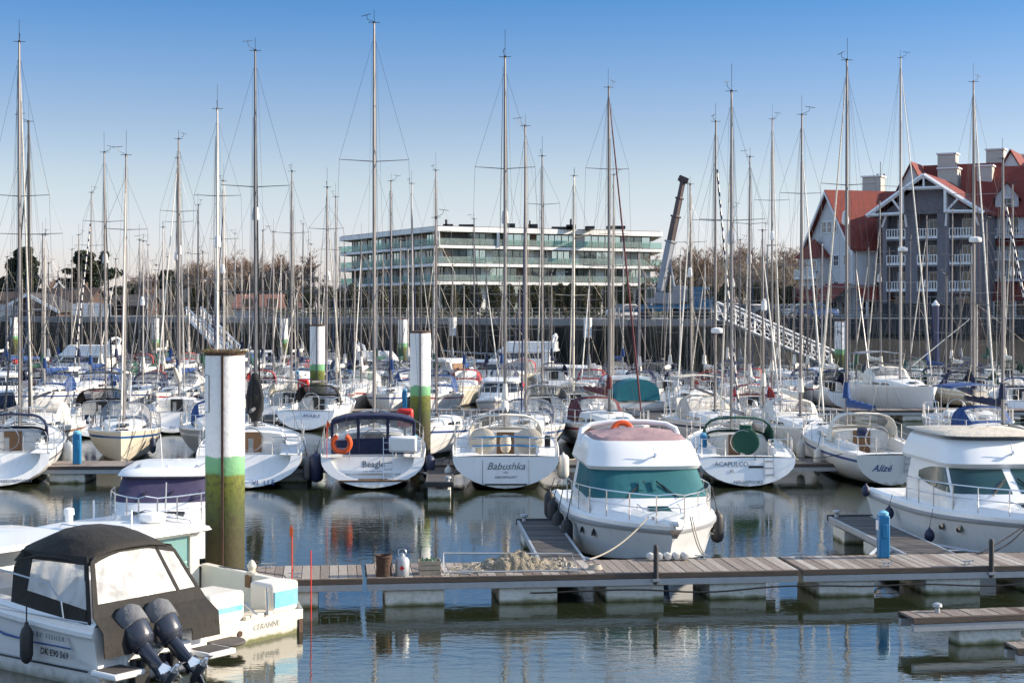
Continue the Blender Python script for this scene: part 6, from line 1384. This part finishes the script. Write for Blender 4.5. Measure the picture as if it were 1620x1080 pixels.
# ------------------------------------------------------------ older white boat with an open stern, beside it
def open_stern_boat():
    hd = Vector((-.8, .6, 0)); C0 = Vector((-4.70, 28.95, 0)); L, B = 7.6, 2.6; pos = C0+hd*(L/2)
    T = thing('motor_boat', 'older white cabin boat, open stern, pale blue panels, beside the black-canopied boat', 'motor boat', pos, HA)
    b, s, X, pt = mfns(L, B, .86, 1.35, .8)+(None,)
    n = 18; rings = []
    mat('old_white', (.72, .69, .62), .42, var=.35, vs=1.6, col2=(.50, .45, .34))
    for i in range(n+1):
        t = i/n; bb, ss = b(t), (s(t) if t > .03 else .42)
        if i == 1: ss = s(t)
        half = [(0, -.3+.3*t**6), (bb*.8*(1-.3*t**5), -.1+.4*t**3), (bb*.93, .12+.3*t**3), (bb*.97, .5*ss+.05), (bb, ss)]
        pp = [(X(t, z), y, z) for y, z in half]; rings.append(pp[::-1]+[(x, -y, z) for x, y, z in pp[1:]])
    q = MB(); q.loft(rings, closed=False, segm=lambda i, j: 1 if j in (3, 4) else 0); q.poly(rings[0], 0); q.build('hull', ['old_white', 'antifoul_black'], T, ang=35)
    zmat('hull_waterline', [(-.2, (.03, .035, .015)), (.12, (.10, .11, .03)), (.18, (.6, .56, .47)), (1, (.70, .66, .58))], .5, .15, 5, .1, .2, (.4, .33, .22))
    x0 = -L/2
    q = MB(); q.box((x0-.012, 0, .16), (.03, B*.93, .5)); q.build('transom', 'hull_waterline', T, bevel=.01)
    # gunwales, inner liner, floor, decks
    q = MB()
    for sg in (-1, 1):
        q.loft([[(X(t, 1), sg*(b(t)+.03), s(t)-.02), (X(t, 1), sg*(b(t)+.03), s(t)+.06), (X(t, 1), sg*(b(t)-.14), s(t)+.06), (X(t, 1), sg*(b(t)-.14), .32)] for t in (.05, .12, .2, .28, .36)], closed=False)
    q.poly([(X(.0, .4), -B*.47, .415), (X(.0, .4), B*.47, .415), (X(.38, .4), B*.5, .40), (X(.38, .4), -B*.5, .40)])
    for i in range(10):
        t0, t1 = .36+.064*i, .36+.064*(i+1); t1 = min(t1, 1)
        q.poly([(X(t0, 1), -b(t0), s(t0)), (X(t1, 1.2), -b(t1), s(t1)), (X(t1, 1.2), 0, s(t1)+.1), (X(t0, 1), 0, s(t0)+.1)]); q.poly([(X(t0, 1), b(t0), s(t0)), (X(t1, 1.2), b(t1), s(t1)), (X(t1, 1.2), 0, s(t1)+.1), (X(t0, 1), 0, s(t0)+.1)])
    q.build('deck', 'old_white', T, ang=30)
    # stern lockers with pale blue panels
    for y0, y1, nm in ((-1.25, -.55, 'locker'), (.15, 1.0, 'engine_box')):
        xw = .62 if y0 < 0 else .85; o = MB().box((x0+.12+xw/2, (y0+y1)/2, .68), (xw, y1-y0, .56)).build(nm, 'old_white', T, bevel=.06)
        MB().box((x0+.112, (y0+y1)/2, .66), (.012, (y1-y0)*.86, .30 if y0 < 0 else .10)).build('blue_panel', 'light_blue', o, bevel=.004)
    MB().box((x0+.22, -.15, .45), (.35, .7, .08)).build('stern_step', 'cream', T, bevel=.02); MB().lathe([(.02, 0), (.34, 0), (.36, .03), (.34, .06), (.02, .06)], (x0-.2, .92, .15), 20).build('swim_platform', 'dark_plank0', T)
    MB().tube([(x0+.02, -.32, .44), (x0+.03, -.30, .95)], .03, 6).build('gate_post', 'steel', T)
    MB().box((x0+1.35, -B/2+.20, .82), (.14, .05, .24)).build('wood_block', 'teak', T, bevel=.01)
    MB().lathe([(.1, 0), (.1, .08), (.06, .1), (.09, .16), (.09, .2), (.05, .27), (.02, .3)], (x0+1.35, -B/2+.1, .92), 14).build('stern_post', 'cream', T)
    q = MB(); q.lathe([(.055, 0), (.055, .03), (.03, .03)], (x0-.02, .42, .22), 12, M=Matrix.Rotation(-pi/2, 4, 'Y')); q.build('exhaust', 'rust', T); q = MB(); q.box((x0-.03, -1.12, .12), (.06, .10, .26)); q.build('trim_tab', 'rust', T)
    text('CERANNE', .15, 'letter_faint', T, (x0-.035, -.25, .27), (0, -1, 0), (0, 0, 1), shear=.2)
    # cabin: glass aft bulkhead, long flat roof
    xc = x0+2.8; q = MB()
    L0 = cloop(xc, x0+5.6, 1.12, .9, .8, .65); L1 = cloop(xc, x0+5.4, 1.10, 1.25, .8, .65); L2 = cloop(xc, x0+5.0, 1.04, 1.69, .7, .65)
    MB().loft([L0, L1, L2], closed=False).build('cabin', 'old_white', T, ang=40)
    for j in ((.2, 3.8), (16.2, 19.8), (4.3, 9.8), (10.2, 15.7)): gridpanel(L1, L2, j[0], j[1], .05, .9, .012, 'window', 'glass_green', T)
    q = MB()
    for y in (-1.12, -1.0, -.02, .98): q.box((xc-.02, y+.06, 1.06), (.06, .12 if abs(y) > .9 else .05, 1.30))
    q.box((xc-.02, 0, 1.66), (.06, 2.1, .1)).box((xc-.02, 0, .46), (.06, 2.1, .14)); q.build('door_frame', 'old_white', T, bevel=.01)
    mat('aft_glass', (.16, .30, .28), .05, spec=1)
    for y0, y1 in ((-.94, -.02), (.03, .98)): MB().box((xc+.01, (y0+y1)/2, 1.07), (.015, y1-y0, 1.16)).build('glass_door', 'aft_glass', T)
    F = [cloop(xc-.22, x0+5.3, 1.18, 1.68, .7, .6), cloop(xc-.27, x0+5.4, 1.24, 1.71, .7, .6), cloop(xc-.24, x0+5.3, 1.20, 1.78, .7, .6), cloop(xc-.1, x0+5.0, 1.0, 1.84, .6, .6)]
    MB().loft(F, closed=True, cap0=True, cap1=True).build('roof', 'gelcoat', T, ang=45)
    q = MB()
    for sg in (-1, 1): q.tube([(xc, sg*.95, 1.80), (xc+.05, sg*.95, 1.90), (xc+1.6, sg*.95, 1.90), (xc+1.7, sg*.95, 1.80)], .015, 5)
    q.build('roof_rail', 'steel', T); o = MB().lathe([(.02, 0), (.24, .02), (.27, .08), (.25, .18), (.08, .22)], (xc+.75, -.6, 1.83), 16).build('radar_dome', 'white_plastic', T, ang=60)
    text('marine', .11, 'red_cloth', o, (xc+.6, -.6+.0, 2.06), (0, -1, 0), (0, 0, 1)) if False else None
    MB().lathe([(.05, 0), (.08, .03), (.08, .15), (.11, .16), (.10, .28), (.04, .3)], (x0+4.95, .35, 1.82), 12).build('roof_light', 'white_plastic', T)
    for x, y in ((xc+.3, .3), (xc+2.2, -.3)): MB().tube([(x, y, 1.8), (x, y, 2.2)], .02, 5).build('aerial', 'white_plastic', T)
    MB().tube([(x0+.6, .2, .95), (x0-.05, 0, .5)], .02, 5).build('tiller_bar', 'steel', T)
    q = MB(); q.tube([(x0+2.4, -B/2+.07, .92), (x0+2.3, -B/2+.07, 1.0), (x0+.5, -B/2+.07, 1.0), (x0+.4, -B/2+.07, .92)], .012, 5); q.build('cockpit_rail', 'alu_dark', T)
    return T
open_stern_boat()
# ------------------------------------------------------------ the fleet of sailing yachts
def yacht(label, px, d, top, face='S', L=10.5, yaw=0, mp=.06, **k):
    """px, d: where the mast stands; top: height of the masthead in the photograph; face S: stern to the camera, B: bow to it"""
    H = zof(top, d); hd = R((90 if face == 'S' else -90)+yaw); m = at(px, d); pos = (m.x-cos(hd)*mp*L, m.y-sin(hd)*mp*L)
    return sailboat(label, pos, hd, L=L, mast_h=H, mp=mp, **k)
G = 'sailing yachts in the marina'
# first row, sterns to the camera
beagle = yacht('white sloop with a navy cockpit canopy and orange horseshoe buoy, stern to the camera', 592, 59.3, 38, L=11, B=3.75, yaw=4.5, sf=.93, fs=1.05, fb=1.4, rev=.30, scoop=True, lod=2, hood=None, spread=(.34, .66), sprl=1.15, furl='sailcloth', stripe='gelcoat', boom=True)
babu = yacht('white sloop with two round beige wheel covers on its stern, right of the middle pile', 799, 59.2, 92, L=11, B=3.8, yaw=.5, sf=.94, fs=1.12, fb=1.45, rev=.12, lod=2, hood='sailcloth', spread=(.36, .70), sprl=1.0, wheel=False, stripe='gelcoat', cover='sailcloth')
aca = yacht('white sloop with a dark green sprayhood and green wheel cover, stern to the camera', 1157, 59.4, 146, L=10.2, B=3.65, yaw=-2, sf=.90, fs=1.0, fb=1.35, rev=.45, lod=2, hood='green_cloth', spread=(.38, .62), sprl=1.1, stripe='gelcoat')
ali = yacht('white sloop with blue hull stripe and blue script lettering on its stern', 1339, 59.8, 97, L=10.4, B=3.5, yaw=3, sf=.72, fs=1.12, fb=1.5, rev=-.22, lod=2, hood='sailcloth', spread=(.38, .66), stripe='letter_blue', cover='blue', dome=None)
lle = yacht('white sloop with a black furled sail, partly behind the nearest pile', 404, 59.4, 82, L=11, B=3.8, yaw=7, sf=.93, fs=1.1, fb=1.45, rev=.35, scoop=True, lod=2, hood=None, furl='mast_black', mast='alu_dark', spread=(.36, .64), sprl=1.1, stripe='gelcoat', anti='antifoul_black')
nwp = yacht('white sloop cut by the left edge of the picture, stern to the camera', 31, 59.6, 68, L=10.6, B=3.6, yaw=11, sf=.9, fs=1.1, fb=1.5, rev=.4, scoop=True, lod=2, hood='navy', spread=(.30, .60), stripe='letter_grey')
def inf(T): return T_info[T.name]
def tnorm(T, y, z, off=.012):
    bf, s, X, L = inf(T)[:4]; return (X(0, z)-off, y, z)
def st_text(T, body, size, m, y, z, dx=0, **k):
    bf, s, X, L = inf(T)[:4]; rev = (X(0, 1)-X(0, 0)); return text(body, size, m, T, (X(0, z)-.012+dx, y, z), (0, -1, 0), (rev, 0, 1), **k)
# -- navy canopy sloop
T = beagle; bf, s, X, L, P, xc, zb, c1, r0 = inf(T)
x0 = X(0, s(0)); st_text(T, 'Beagle', .30, 'letter_grey', -.02, .80, dx=.455, bold=.004); st_text(T, 'NIEUWPOORT', .10, 'letter_grey', 0, .55, dx=.455)
MB().box((x0+.32, 0, .52), (.26, 2.6, .06)).build('boarding_step', 'gelcoat', T, bevel=.02); MB().box((x0-.02, 0, .30), (.5, 2.3, .06)).build('swim_platform', 'teak', T, bevel=.02)
w_ = 1.42; z0, z1 = s(.15)+.05, s(.15)+1.36
rg = [[(x, w_*k_*v, z1-dz-.20*abs(v)**3) for v in (-1, -.93, -.7, -.35, 0, .35, .7, .93, 1)] for x, dz, k_ in ((x0+1.15, .06, 1), (x0+1.6, 0, 1), (x0+2.6, .0, .98), (x0+3.6, .12, .95), (x0+4.4, .50, .9))]
cv = MB().loft(rg, closed=False).build('canopy', 'navy', T, ang=60, solid=.03)
q = MB()
for v in (-1, -.36, .36, 1): q.tube([(x0+1.15, w_*v, z1-.06-.2*abs(v)**3), (x0+1.12, w_*v*.99, z0+.55), (x0+1.12, w_*v*.98, z0)], .055, 5)
q.prism([(x0+1.13, -w_, z0-.12), (x0+1.13, w_, z0-.12), (x0+1.13, w_, z0+.42), (x0+1.13, .5, z0+.5), (x0+1.13, -.5, z0+.5), (x0+1.13, -w_, z0+.42)], (-.03, 0, 0))
q.tube([rg[0][i] for i in range(9)], .09, 6)
q.build('canopy_frame', 'navy', cv, ang=60)
for v0, v1 in ((-.96, -.40), (-.32, .32), (.40, .96)): MB().poly([(x0+1.13, w_*v0, z0+.42), (x0+1.13, w_*v1, z0+.42), (x0+1.15, w_*v1, z1-.12-.2*abs(v1)**3), (x0+1.15, w_*v0, z1-.12-.2*abs(v0)**3)]).build('clear_window', 'vinyl', cv)
for sg in (-1, 1):
    MB().loft([[(x, sg*w_*k_, z1-dz-.2), (x, sg*w_*k_*1.01, z1-dz-.42)] for x, dz, k_ in ((x0+1.15, .06, 1), (x0+3.6, .12, .95))], closed=False).build('canopy_side', 'navy', cv)
    MB().poly([(x0+1.15, sg*w_*1.0, z1-.5), (x0+3.6, sg*w_*.96, z1-.55), (x0+3.7, sg*w_*.96, z0+.2), (x0+1.15, sg*w_*1.0, z0+.2)]).build('clear_window', 'vinyl', cv)
q = MB(); 
for i in range(14): q.tube([(x0+1.2+i*.2, -w_*1.0, z0), (x0+1.2+i*.2, -w_*1.0, z0)], .001, 3) if False else None
o = MB().torus((0, 0, 0), .29, .085, 20, 8, M=Matrix.Rotation(pi/2, 4, 'Y') @ Matrix.Rotation(pi, 4, 'Z'), a0=.55, a1=5.75).build('horseshoe_buoy', 'orange'); o.location = wp(T, (x0+.02, 1.05, s(0)+.5)); o.rotation_euler = (0, 0, T.rotation_euler.z); tag(o, 'orange horseshoe buoy on the stern rail of the navy-canopied sloop', 'life buoy')
o = MB().box((0, 0, 0), (.35, .95, .55)).build('liferaft_case', 'white_plastic', None, bevel=.08); o.location = wp(T, (x0+.12, -1.02, s(0)+.45)); o.rotation_euler = (0, 0, T.rotation_euler.z); tag(o, 'white liferaft case on the stern rail of the navy-canopied sloop', 'liferaft')
def ladder(T, y, z0_, z1_, w_=.32, dx=-.05, par=True):
    bf, s, X, L = inf(T)[:4]; q = MB()
    for yy in (y-w_/2, y+w_/2): q.tube([(X(0, z0_)+dx, yy, z0_), (X(0, z1_)+dx, yy, z1_)], .018, 5)
    z = z0_+.1
    while z < z1_: q.tube([(X(0, z)+dx, y-w_/2, z), (X(0, z)+dx, y+w_/2, z)], .016, 5); z += .22
    return q.build('swim_ladder', 'steel', T)
ladder(T, -.52, .35, 1.75)
hull_fender(T, 'big navy fender on the left side of the navy-canopied sloop', .12, 1, z=.62, L=1.0, r=.24, group=None); hull_fender(T, 'big navy fender on the right side of the navy-canopied sloop', .1, -1, z=.6, L=.9, r=.2, group=None)
t = thing('dan_buoy', 'thin pole with a small orange flag on the stern of the navy-canopied sloop', 'marker pole', wp(T, (x0+.2, 1.55, s(0)))); MB().tube([(0, 0, 0), (0, 0, 1.15)], .012, 4).build('pole', 'orange_red', t); MB().prism([(0, 0, .95), (.12, 0, 1.1), (0, 0, 1.3)], (0, .01, 0)).build('flag', 'orange', t)
# -- round wheel covers
T = babu; bf, s, X, L, P, xc, zb, c1, r0 = inf(T); x0 = X(0, s(0))
st_text(T, 'Babushka', .34, 'letter_grey', 0, .80, shear=.35); st_text(T, 'SAIL', .09, 'letter_grey', 0, .60); st_text(T, 'NIEUWPOORT', .11, 'letter_grey', 0, .44)
q = MB()
for pth in ([(.78, 1.02), (.78, .22)], [(-.78, 1.02), (-.78, .22)], [(.78, .22), (-.78, .22)]): q.tube([(X(0, z)-.006, y, z) for y, z in pth], .008, 4)
q.build('transom_door', 'letter_grey', T); MB().box((X(0, .2)-.01, 0, .2), (.03, 1.4, .05)).build('transom_slot', 'black', T)
for sg in (-1, 1):
    o = MB().lathe([(.001, -.03), (.44, -.03), (.47, 0), (.44, .03), (.001, .03)], (X(.12, 1), sg*.80, s(0)+.42), 26, M=Matrix.Rotation(R(84), 4, 'Y')).build('wheel_cover', 'beige', T, ang=60)
for z in (.55, .25): MB().tube([(X(.12, 1)-.06, y, s(0)+z+.04*cos(y*2)) for y in (-1.15, -.6, 0, .6, 1.15)], .028, 5).build('strap', 'bright_blue', T)
q = MB().lathe([(.1, 0), (.17, .1), (.2, .35), (.17, .55), (.1, .6)], (X(.2, 1), 0, s(0)-.05), 12).build('pedestal_cover', 'beige', T); MB().box((X(.06, 1), -1.42, s(0)+.45), (.12, .2, .42)).build('stern_bag', 'black_cloth', T, bevel=.03)
hull_fender(T, 'white fender on the right side of the sloop with the round wheel covers', .04, -1, 'fender_white', .75, L=.85, r=.2, group=None); hull_fender(T, 'grey-white fender on the left side of the sloop with the round wheel covers', .04, 1, 'fender_white', .45, group=None)
# -- green hood
T = aca; bf, s, X, L, P, xc, zb, c1, r0 = inf(T); x0 = X(0, s(0))
st_text(T, 'ACAPULCO', .22, 'letter_grey', .55, .78); st_text(T, 'III', .18, 'letter_grey', .55, .55); st_text(T, 'NIEUWPOORT', .15, 'letter_grey', .0, .20); st_text(T, '3', .2, 'letter_grey', -.25, .95)
q = MB().lathe([(.001, -.04), (.40, -.04), (.50, 0), (.40, .04), (.001, .04)], (X(.17, 1), -.12, s(0)+.42), 26, M=Matrix.Rotation(R(84), 4, 'Y')); q.box((X(.19, 1), -.12, s(0)+.75), (.3, .42, .5)); q.build('wheel_cover', 'green_cloth', T, ang=50, bevel=.04)
ladder(T, -.72, .35, 1.0); hull_fender(T, 'white fender on the left side of the green-hooded sloop', .03, 1, 'fender_white', .55, group=None); MB().box((X(0, .7)-.02, -.28, .7), (.03, .5, .07)).build('transom_vent', 'black', T)
# -- blue script
T = ali; bf, s, X, L, P, xc, zb, c1, r0 = inf(T); st_text(T, 'Alizé', .33, 'letter_blue', .38, .66, shear=.4, bold=.004); st_text(T, 'NL', .16, 'letter_blue', -1.05, .8)
ladder(T, -.55, .5, 1.4, dx=-.08)
hull_fender(T, 'long grey-white fender with a navy top, far left of the blue-scripted sloop', .52, 1, 'fender_white', .62, L=1.0, r=.16, group=None); hull_fender(T, 'long grey-white fender nearer the stern of the blue-scripted sloop', .28, 1, 'fender_white', .6, L=.95, r=.15, group=None)
o = MB().lathe([(.02, -.2), (.18, -.15), (.2, 0), (.18, .15), (.02, .2)], (0, 0, 0), 12, M=Matrix.Rotation(pi/2, 4, 'Y')).build('rolled_sail_bag', 'navy'); o.location = wp(T, (X(.25, 1), .3, s(0)+.55)); tag(o, 'rolled navy bag in the cockpit of the blue-scripted sloop', 'bag')
# -- behind the pile
T = lle; bf, s, X, L, P, xc, zb, c1, r0 = inf(T); st_text(T, 'VI  LLE', .24, 'letter_blue', -.5, .22, space=1.1)
q = MB().loft([[P(z)+Vector((-.35-.25*sin((z-2.0)*1.3)+r_*cos(a)*1.4, r_*sin(a), 0)) for a in [2*pi*i/8 for i in range(8)]] for z, r_ in ((1.9, .12), (2.3, .32), (2.8, .34), (3.3, .24), (3.7, .10))], cap0=True, cap1=True); q.build('sail_cover', 'black_cloth', T, ang=60)
hull_fender(T, 'grey fender on the right side of the sloop behind the nearest pile', .1, -1, 'dinghy_grey', .55, L=.8, r=.15, group=None)
# -- left edge
T = nwp; bf, s, X, L, P, xc, zb, c1, r0 = inf(T); st_text(T, 'NIEUWPOORT', .16, 'letter_grey', -.55, .22)
hull_fender(T, 'large white fender hanging on the right side of the sloop at the left edge', .36, -1, 'fender_white', .75, L=.95, r=.22, group=None); hull_fender(T, 'second white fender tucked beside the large one on the sloop at the left edge', .44, -1, 'fender_white', .7, L=.8, r=.2, group=None)

# stern and spring lines of the first row, to the pontoon behind and the fingers beside
for T_, nm_ in ((beagle, 'navy-canopied sloop'), (babu, 'sloop with round wheel covers'), (aca, 'green-hooded sloop'), (ali, 'blue-scripted sloop'), (lle, 'sloop behind the nearest pile')):
    bf, s, X, L = inf(T_)[:4]
    for sg, wd_ in ((1, 'left'), (-1, 'right')):
        a = wp(T_, (X(.06, 1), sg*bf(.06)*.96, s(0)+.05)); b = wp(T_, (X(.45, 1), sg*(bf(.3)+.75), .62)); line(a, b, 'dark spring line on the %s side of the %s' % (wd_, nm_), .12, .014, 'rope_dark' if sg > 0 else 'rope', None)
# second row: bows to the camera, behind the second pontoon
Y = yacht
Y('white sloop with a teak toe rail and yellow bundle on deck, behind the left sloop', 47, 66.5, 193, 'B', 10.5, 4, B=3.4, mast='mast_black', furl='mast_black', hood='sailcloth', spread=(.28, .62), sprl=1.3, stripe='teak')
a_ = Y('cream sloop with a broad blue-grey band along its bow, behind the purple-covered cruiser', 196, 65, 246, 'B', 8.8, 12, B=3.0, stripe='hull_blue', hull='cream', anti='cream', hood='grey_cloth', mast='alu')
hull_fender(a_, 'dark blue fender on the sunlit side of the cream sloop with the blue-grey band', .75, 1, 'fender_navy', .6)
Y('grey-hulled sloop whose bow shows just left of the nearest pile', 345, 66, 173, 'B', 9.5, 10, B=3.3, hull='hull_grey', stripe='gelcoat', mast='alu_white', furl='sailcloth', hood='blue')
Y('small white sloop with its bow behind the second pile', 691, 67, 345, 'B', 7.5, -14, B=2.6, hood=None, mast='alu', furl=None)
Y('white sloop with a low grey spray hood directly behind the sloop with round wheel covers', 832, 67, 200, 'B', 10, -3, B=3.3, furl='navy', hood='grey_cloth', spread=(.3, .55), sprl=.9)
Y('white sloop with red hull band and maroon boom tent behind the teal-covered boat', 964, 68.5, 139, 'B', 10.5, 14, B=3.4, stripe='hull_red', anti='hull_red', furl='maroon', hood='maroon', cover='maroon', spread=(.45, .75), cabin_h=.5)
Y('white sloop with a beige cockpit tent left of the green-hooded sloop', 1131, 70, 193, 'B', 10.5, 6, B=3.4, bimini='beige', hood='beige', dome=5.0, furl='striped', stripe='navy', spread=(.30, .66))
Y('white sloop with brown-edged cabin windows behind the green-hooded sloop', 1266, 67, 182, 'B', 10.5, 2, B=3.4, hood='sailcloth', cover='sailcloth', stripe='gelcoat', spread=(.5, .74), sprl=.9)
Y('white sloop with a large blue cockpit cover behind the right-hand motor boat', 1586, 62, 252, 'B', 9.5, 8, B=3.3, bimini='blue', hood='blue', cover='navy', dome=None, furl='striped', stripe='gelcoat')
Y('white sloop with a navy boom cover rising at the far right of the second row', 1541, 70, 130, 'B', 11.5, -6, B=3.6, cover='navy', hood=None, dome=9.0, spread=(.36, .66), stripe='gelcoat')
Y('white sloop with a bare cabin top between the green-hooded and blue-scripted sloops', 1208, 72, 365, 'B', 7.5, 5, B=2.6, hood=None, cover='sailcloth')
# third row: sterns to the camera
c_ = Y('white sloop with a charcoal cockpit tent and a dark square flag on its stern', 168, 80, 242, 'S', 10.5, 10, B=3.6, sf=.93, scoop=True, hood='black_cloth', bimini='black_cloth', furl='mast_black', stripe='gelcoat')
bf, s, X, L = T_info[c_.name][:4]
o = MB().box((0, 0, 0), (.03, .62, .42)).build('flag', 'navy'); o.location = wp(c_, (X(0, 1)-.10, .35, s(0)-.1)); o.rotation_euler = (0, 0, c_.rotation_euler.z); tag(o, 'dark square flag with a white drop on the stern of the charcoal-tented sloop', 'flag')
MB().lathe([(.001, 0), (.1, .05), (.12, .12), (.05, .22), (.0, .32)], (-.025, 0, -.14), 12, M=Matrix.Scale(.1, 4, (1, 0, 0))).build('drop_emblem', 'white_plastic', o)
i_ = Y('white sloop with an open square stern and a cream sail heaped on its boom', 284, 82, 221, 'S', 9.5, 8, B=3.2, sf=.9, scoop=True, hood=None, cover='sailcloth', stripe='gelcoat', boomrise=.7)
bf, s, X, L = T_info[i_.name][:4]; text('Ibis', .22, 'letter_blue', i_, (X(0, .3)-.02, 0, .32), (0, -1, 0), (0, 0, 1), shear=.3)
n_ = Y('white sloop with a black sprayhood and steering wheel showing, left of the centre', 516, 83.5, 297, 'S', 9.2, -6, B=3.3, sf=.88, rev=.55, hood='black_cloth', stripe='gelcoat', spread=(.5, .8))
bf, s, X, L = T_info[n_.name][:4]; text('ANABLE', .24, 'letter_blue', n_, (X(0, .75)-.02, -.3, .75), (0, -1, 0), (.3, 0, 1), shear=.2)
Y('white sloop with a square stern left of the red life buoy case', 461, 88, 272, 'S', 9.5, 4, B=3.2, sf=.85, cover=None, hood='sailcloth', furl='sailcloth')
Y('white sloop with a pale blue square stern behind the red-banded sloop', 858, 83, 248, 'S', 9.5, 3, B=3.2, sf=.92, hull='gelcoat', hood='grey_cloth', stripe='hull_blue', spread=(.5, .8))
Y('white sloop with a cream mast and yellow ropes, right of the pale blue stern', 907, 86, 279, 'S', 9, 1, B=3.1, mast='cream', hood='sailcloth', stripe='navy')
Y('white sloop lying bow-left beside the open water, blue fenders at its side', 1094, 88, 292, 'B', 9, -18, B=3.1, hood=None, boomrise=-.5, stripe='gelcoat')
Y('white sloop with a maroon-trimmed cockpit behind the green-hooded sloop mast', 1186, 84, 249, 'S', 9.5, -4, B=3.2, hood='red_cloth', cover='sailcloth')
Y('white sloop with a tall grey mast and cream sail heap near the gangway foot', 1221, 90, 189, 'B', 10.5, -3, B=3.4, cover='sailcloth', hood=None, spread=(.4, .7))
# large modern white sloop, bow right
Y('large modern white sloop with flat topsides and a small hull window, bow to the right', 1424, 92, 92, 'B', 11.5, 7, B=3.9, fs=1.5, fb=1.75, hood='sailcloth', bimini='grey_cloth', mast='alu_white', spread=(.3, .6), stripe='gelcoat', anti='gelcoat', rake=.05, dome=9.4, lod=1)
Y('long dark blue sloop with a white deck lying across the far right', 1545, 104, 480, 'B', 14, -78, B=4.0, hull='hull_navy', stripe='hull_navy', mast='alu_white', hood=None, boom=False)
Y('white sloop with a blue sail cover right of the large modern white sloop', 1466, 108, 341, 'S', 9, 5, B=3, cover='blue')
Y('white sloop with a cream furled sail hanging on the mast near the gangway', 1394, 98, 318, 'S', 9, 2, B=3, cover='sailcloth')
Y('white sloop at the right edge with several coloured halyards', 1603, 92, 292, 'S', 9, -8, B=3.1, hood='blue')
# fourth row: bows, behind the third pontoon
rowC = [(354, 92, 287, 'grey'), (282, 93, 250, 'x'), (533, 95, 312, 'x'), (619, 92, 287, 'x'), (654, 99, 291, 'navy'), (691, 92, 270, 'x'), (969, 93, 277, 'x'), (143, 100, 305, 'striped'), (258, 101, 360, 'x'), (70, 94, 372, 'x'), (226, 95, 382, 'x'), (571, 97, 380, 'x'), (1012, 97, 400, 'x'), (1160, 96, 330, 'x'), (750, 124, 347, 'x'), (1505, 112, 330, 'x')]
fl_ = ('sailcloth', 'navy', None, 'blue', 'striped')
nm = ['%d%s' % (i, 'th' if 10 < i % 100 < 14 else {1: 'st', 2: 'nd', 3: 'rd'}.get(i % 10, 'th')) for i in range(1, 130)]
cn_ = {'navy': 'navy', 'blue': 'blue', 'sailcloth': 'cream', 'grey_cloth': 'grey', 'beige': 'beige', 'maroon': 'maroon', 'red_cloth': 'red', 'green_cloth': 'green', None: 'no'}
R4 = random.Random(12)
rowC.sort()
for k, (px, d, top, e) in enumerate(rowC):
    cvr = R4.choice((None, 'sailcloth', 'navy', 'blue', 'sailcloth')); hd_ = R4.choice(('navy', 'navy', 'blue', 'grey_cloth', None, 'maroon', 'sailcloth'))
    fu = 'striped' if e == 'striped' else ('navy' if e == 'navy' else R4.choice(('sailcloth', None, None, 'navy', 'alu')))
    Y('white sloop, %s spray hood, %s boom cover, %s from left in the fourth row' % (cn_[hd_], cn_[cvr], nm[k]), px, d, top, 'B' if d < 105 else 'S', R4.uniform(8, 10), R4.uniform(-10, 10), B=3.0, furl=fu, hood=hd_, cover=cvr, lod=0 if d > 96 else 1, stripe=R4.choice(('letter_blue', 'gelcoat', 'hull_red')), group=G, mast=R4.choice(('alu', 'alu', 'alu_white', 'alu_dark')))
far = [(12, 420), (66, 372), (92, 430), (113, 395), (125, 372), (184, 410), (220, 380), (233, 388), (247, 420), (270, 437), (298, 400), (313, 325), (328, 430), (371, 370), (383, 402), (415, 365), (432, 367), (444, 405), (478, 355), (491, 387), (505, 420), (546, 400), (560, 425), (585, 410), (605, 400), (632, 380), (667, 385), (715, 420), (770, 430), (822, 440), (873, 432), (931, 425), (985, 380), (1020, 430), (1051, 440), (1075, 405), (1170, 380), (1240, 400), (1278, 420), (1300, 385), (1355, 400), (1440, 380), (1520, 395), (1563, 350)]
R5 = random.Random(77); far += [(px+R5.uniform(-7, 7), R5.uniform(385, 452)) for px in (5, 38, 82, 104, 135, 160, 176, 205, 240, 268, 288, 320, 345, 360, 395, 424, 455, 468, 484, 520, 538, 596, 645, 680, 730, 790, 1010, 1060, 1110, 1145, 1185, 1232, 1262, 1285, 1320, 1370, 1410, 1450, 1490, 1535, 1590)]; farD = []
for px, top in far:
    left = px < 560; d = R4.choice((103, 116, 120, 127, 140, 146) if left else (101, 103, 117, 120)); farD.append((px, d, top))
farD.sort()
for k, (px, d, top) in enumerate(farD):
    cvr = R4.choice((None, 'sailcloth', 'navy', 'blue', 'sailcloth', 'green_cloth', None, 'grey_cloth')); hd_ = R4.choice(('navy', 'navy', 'blue', 'grey_cloth', None, 'red_cloth', 'green_cloth'))
    Y('distant sloop, %s spray hood, %s boom cover, %s mast from left in the farthest rows' % (cn_[hd_], cn_[cvr], nm[k]), px, d, top, R4.choice('SB'), R4.uniform(7, 9.2), R4.uniform(-14, 14), B=2.8, furl=R4.choice(('sailcloth', None, None, None, 'navy', 'alu')), hood=hd_, cover=cvr, lod=0, stripe=R4.choice(('letter_blue', 'gelcoat', 'hull_red', 'hull_blue')), hull=R4.choice(('gelcoat', 'gelcoat', 'gelcoat', 'gelcoat', 'hull_navy', 'cream')), group=G, nst=14, mast=R4.choice(('alu', 'alu', 'alu_white', 'alu_dark', 'alu')))
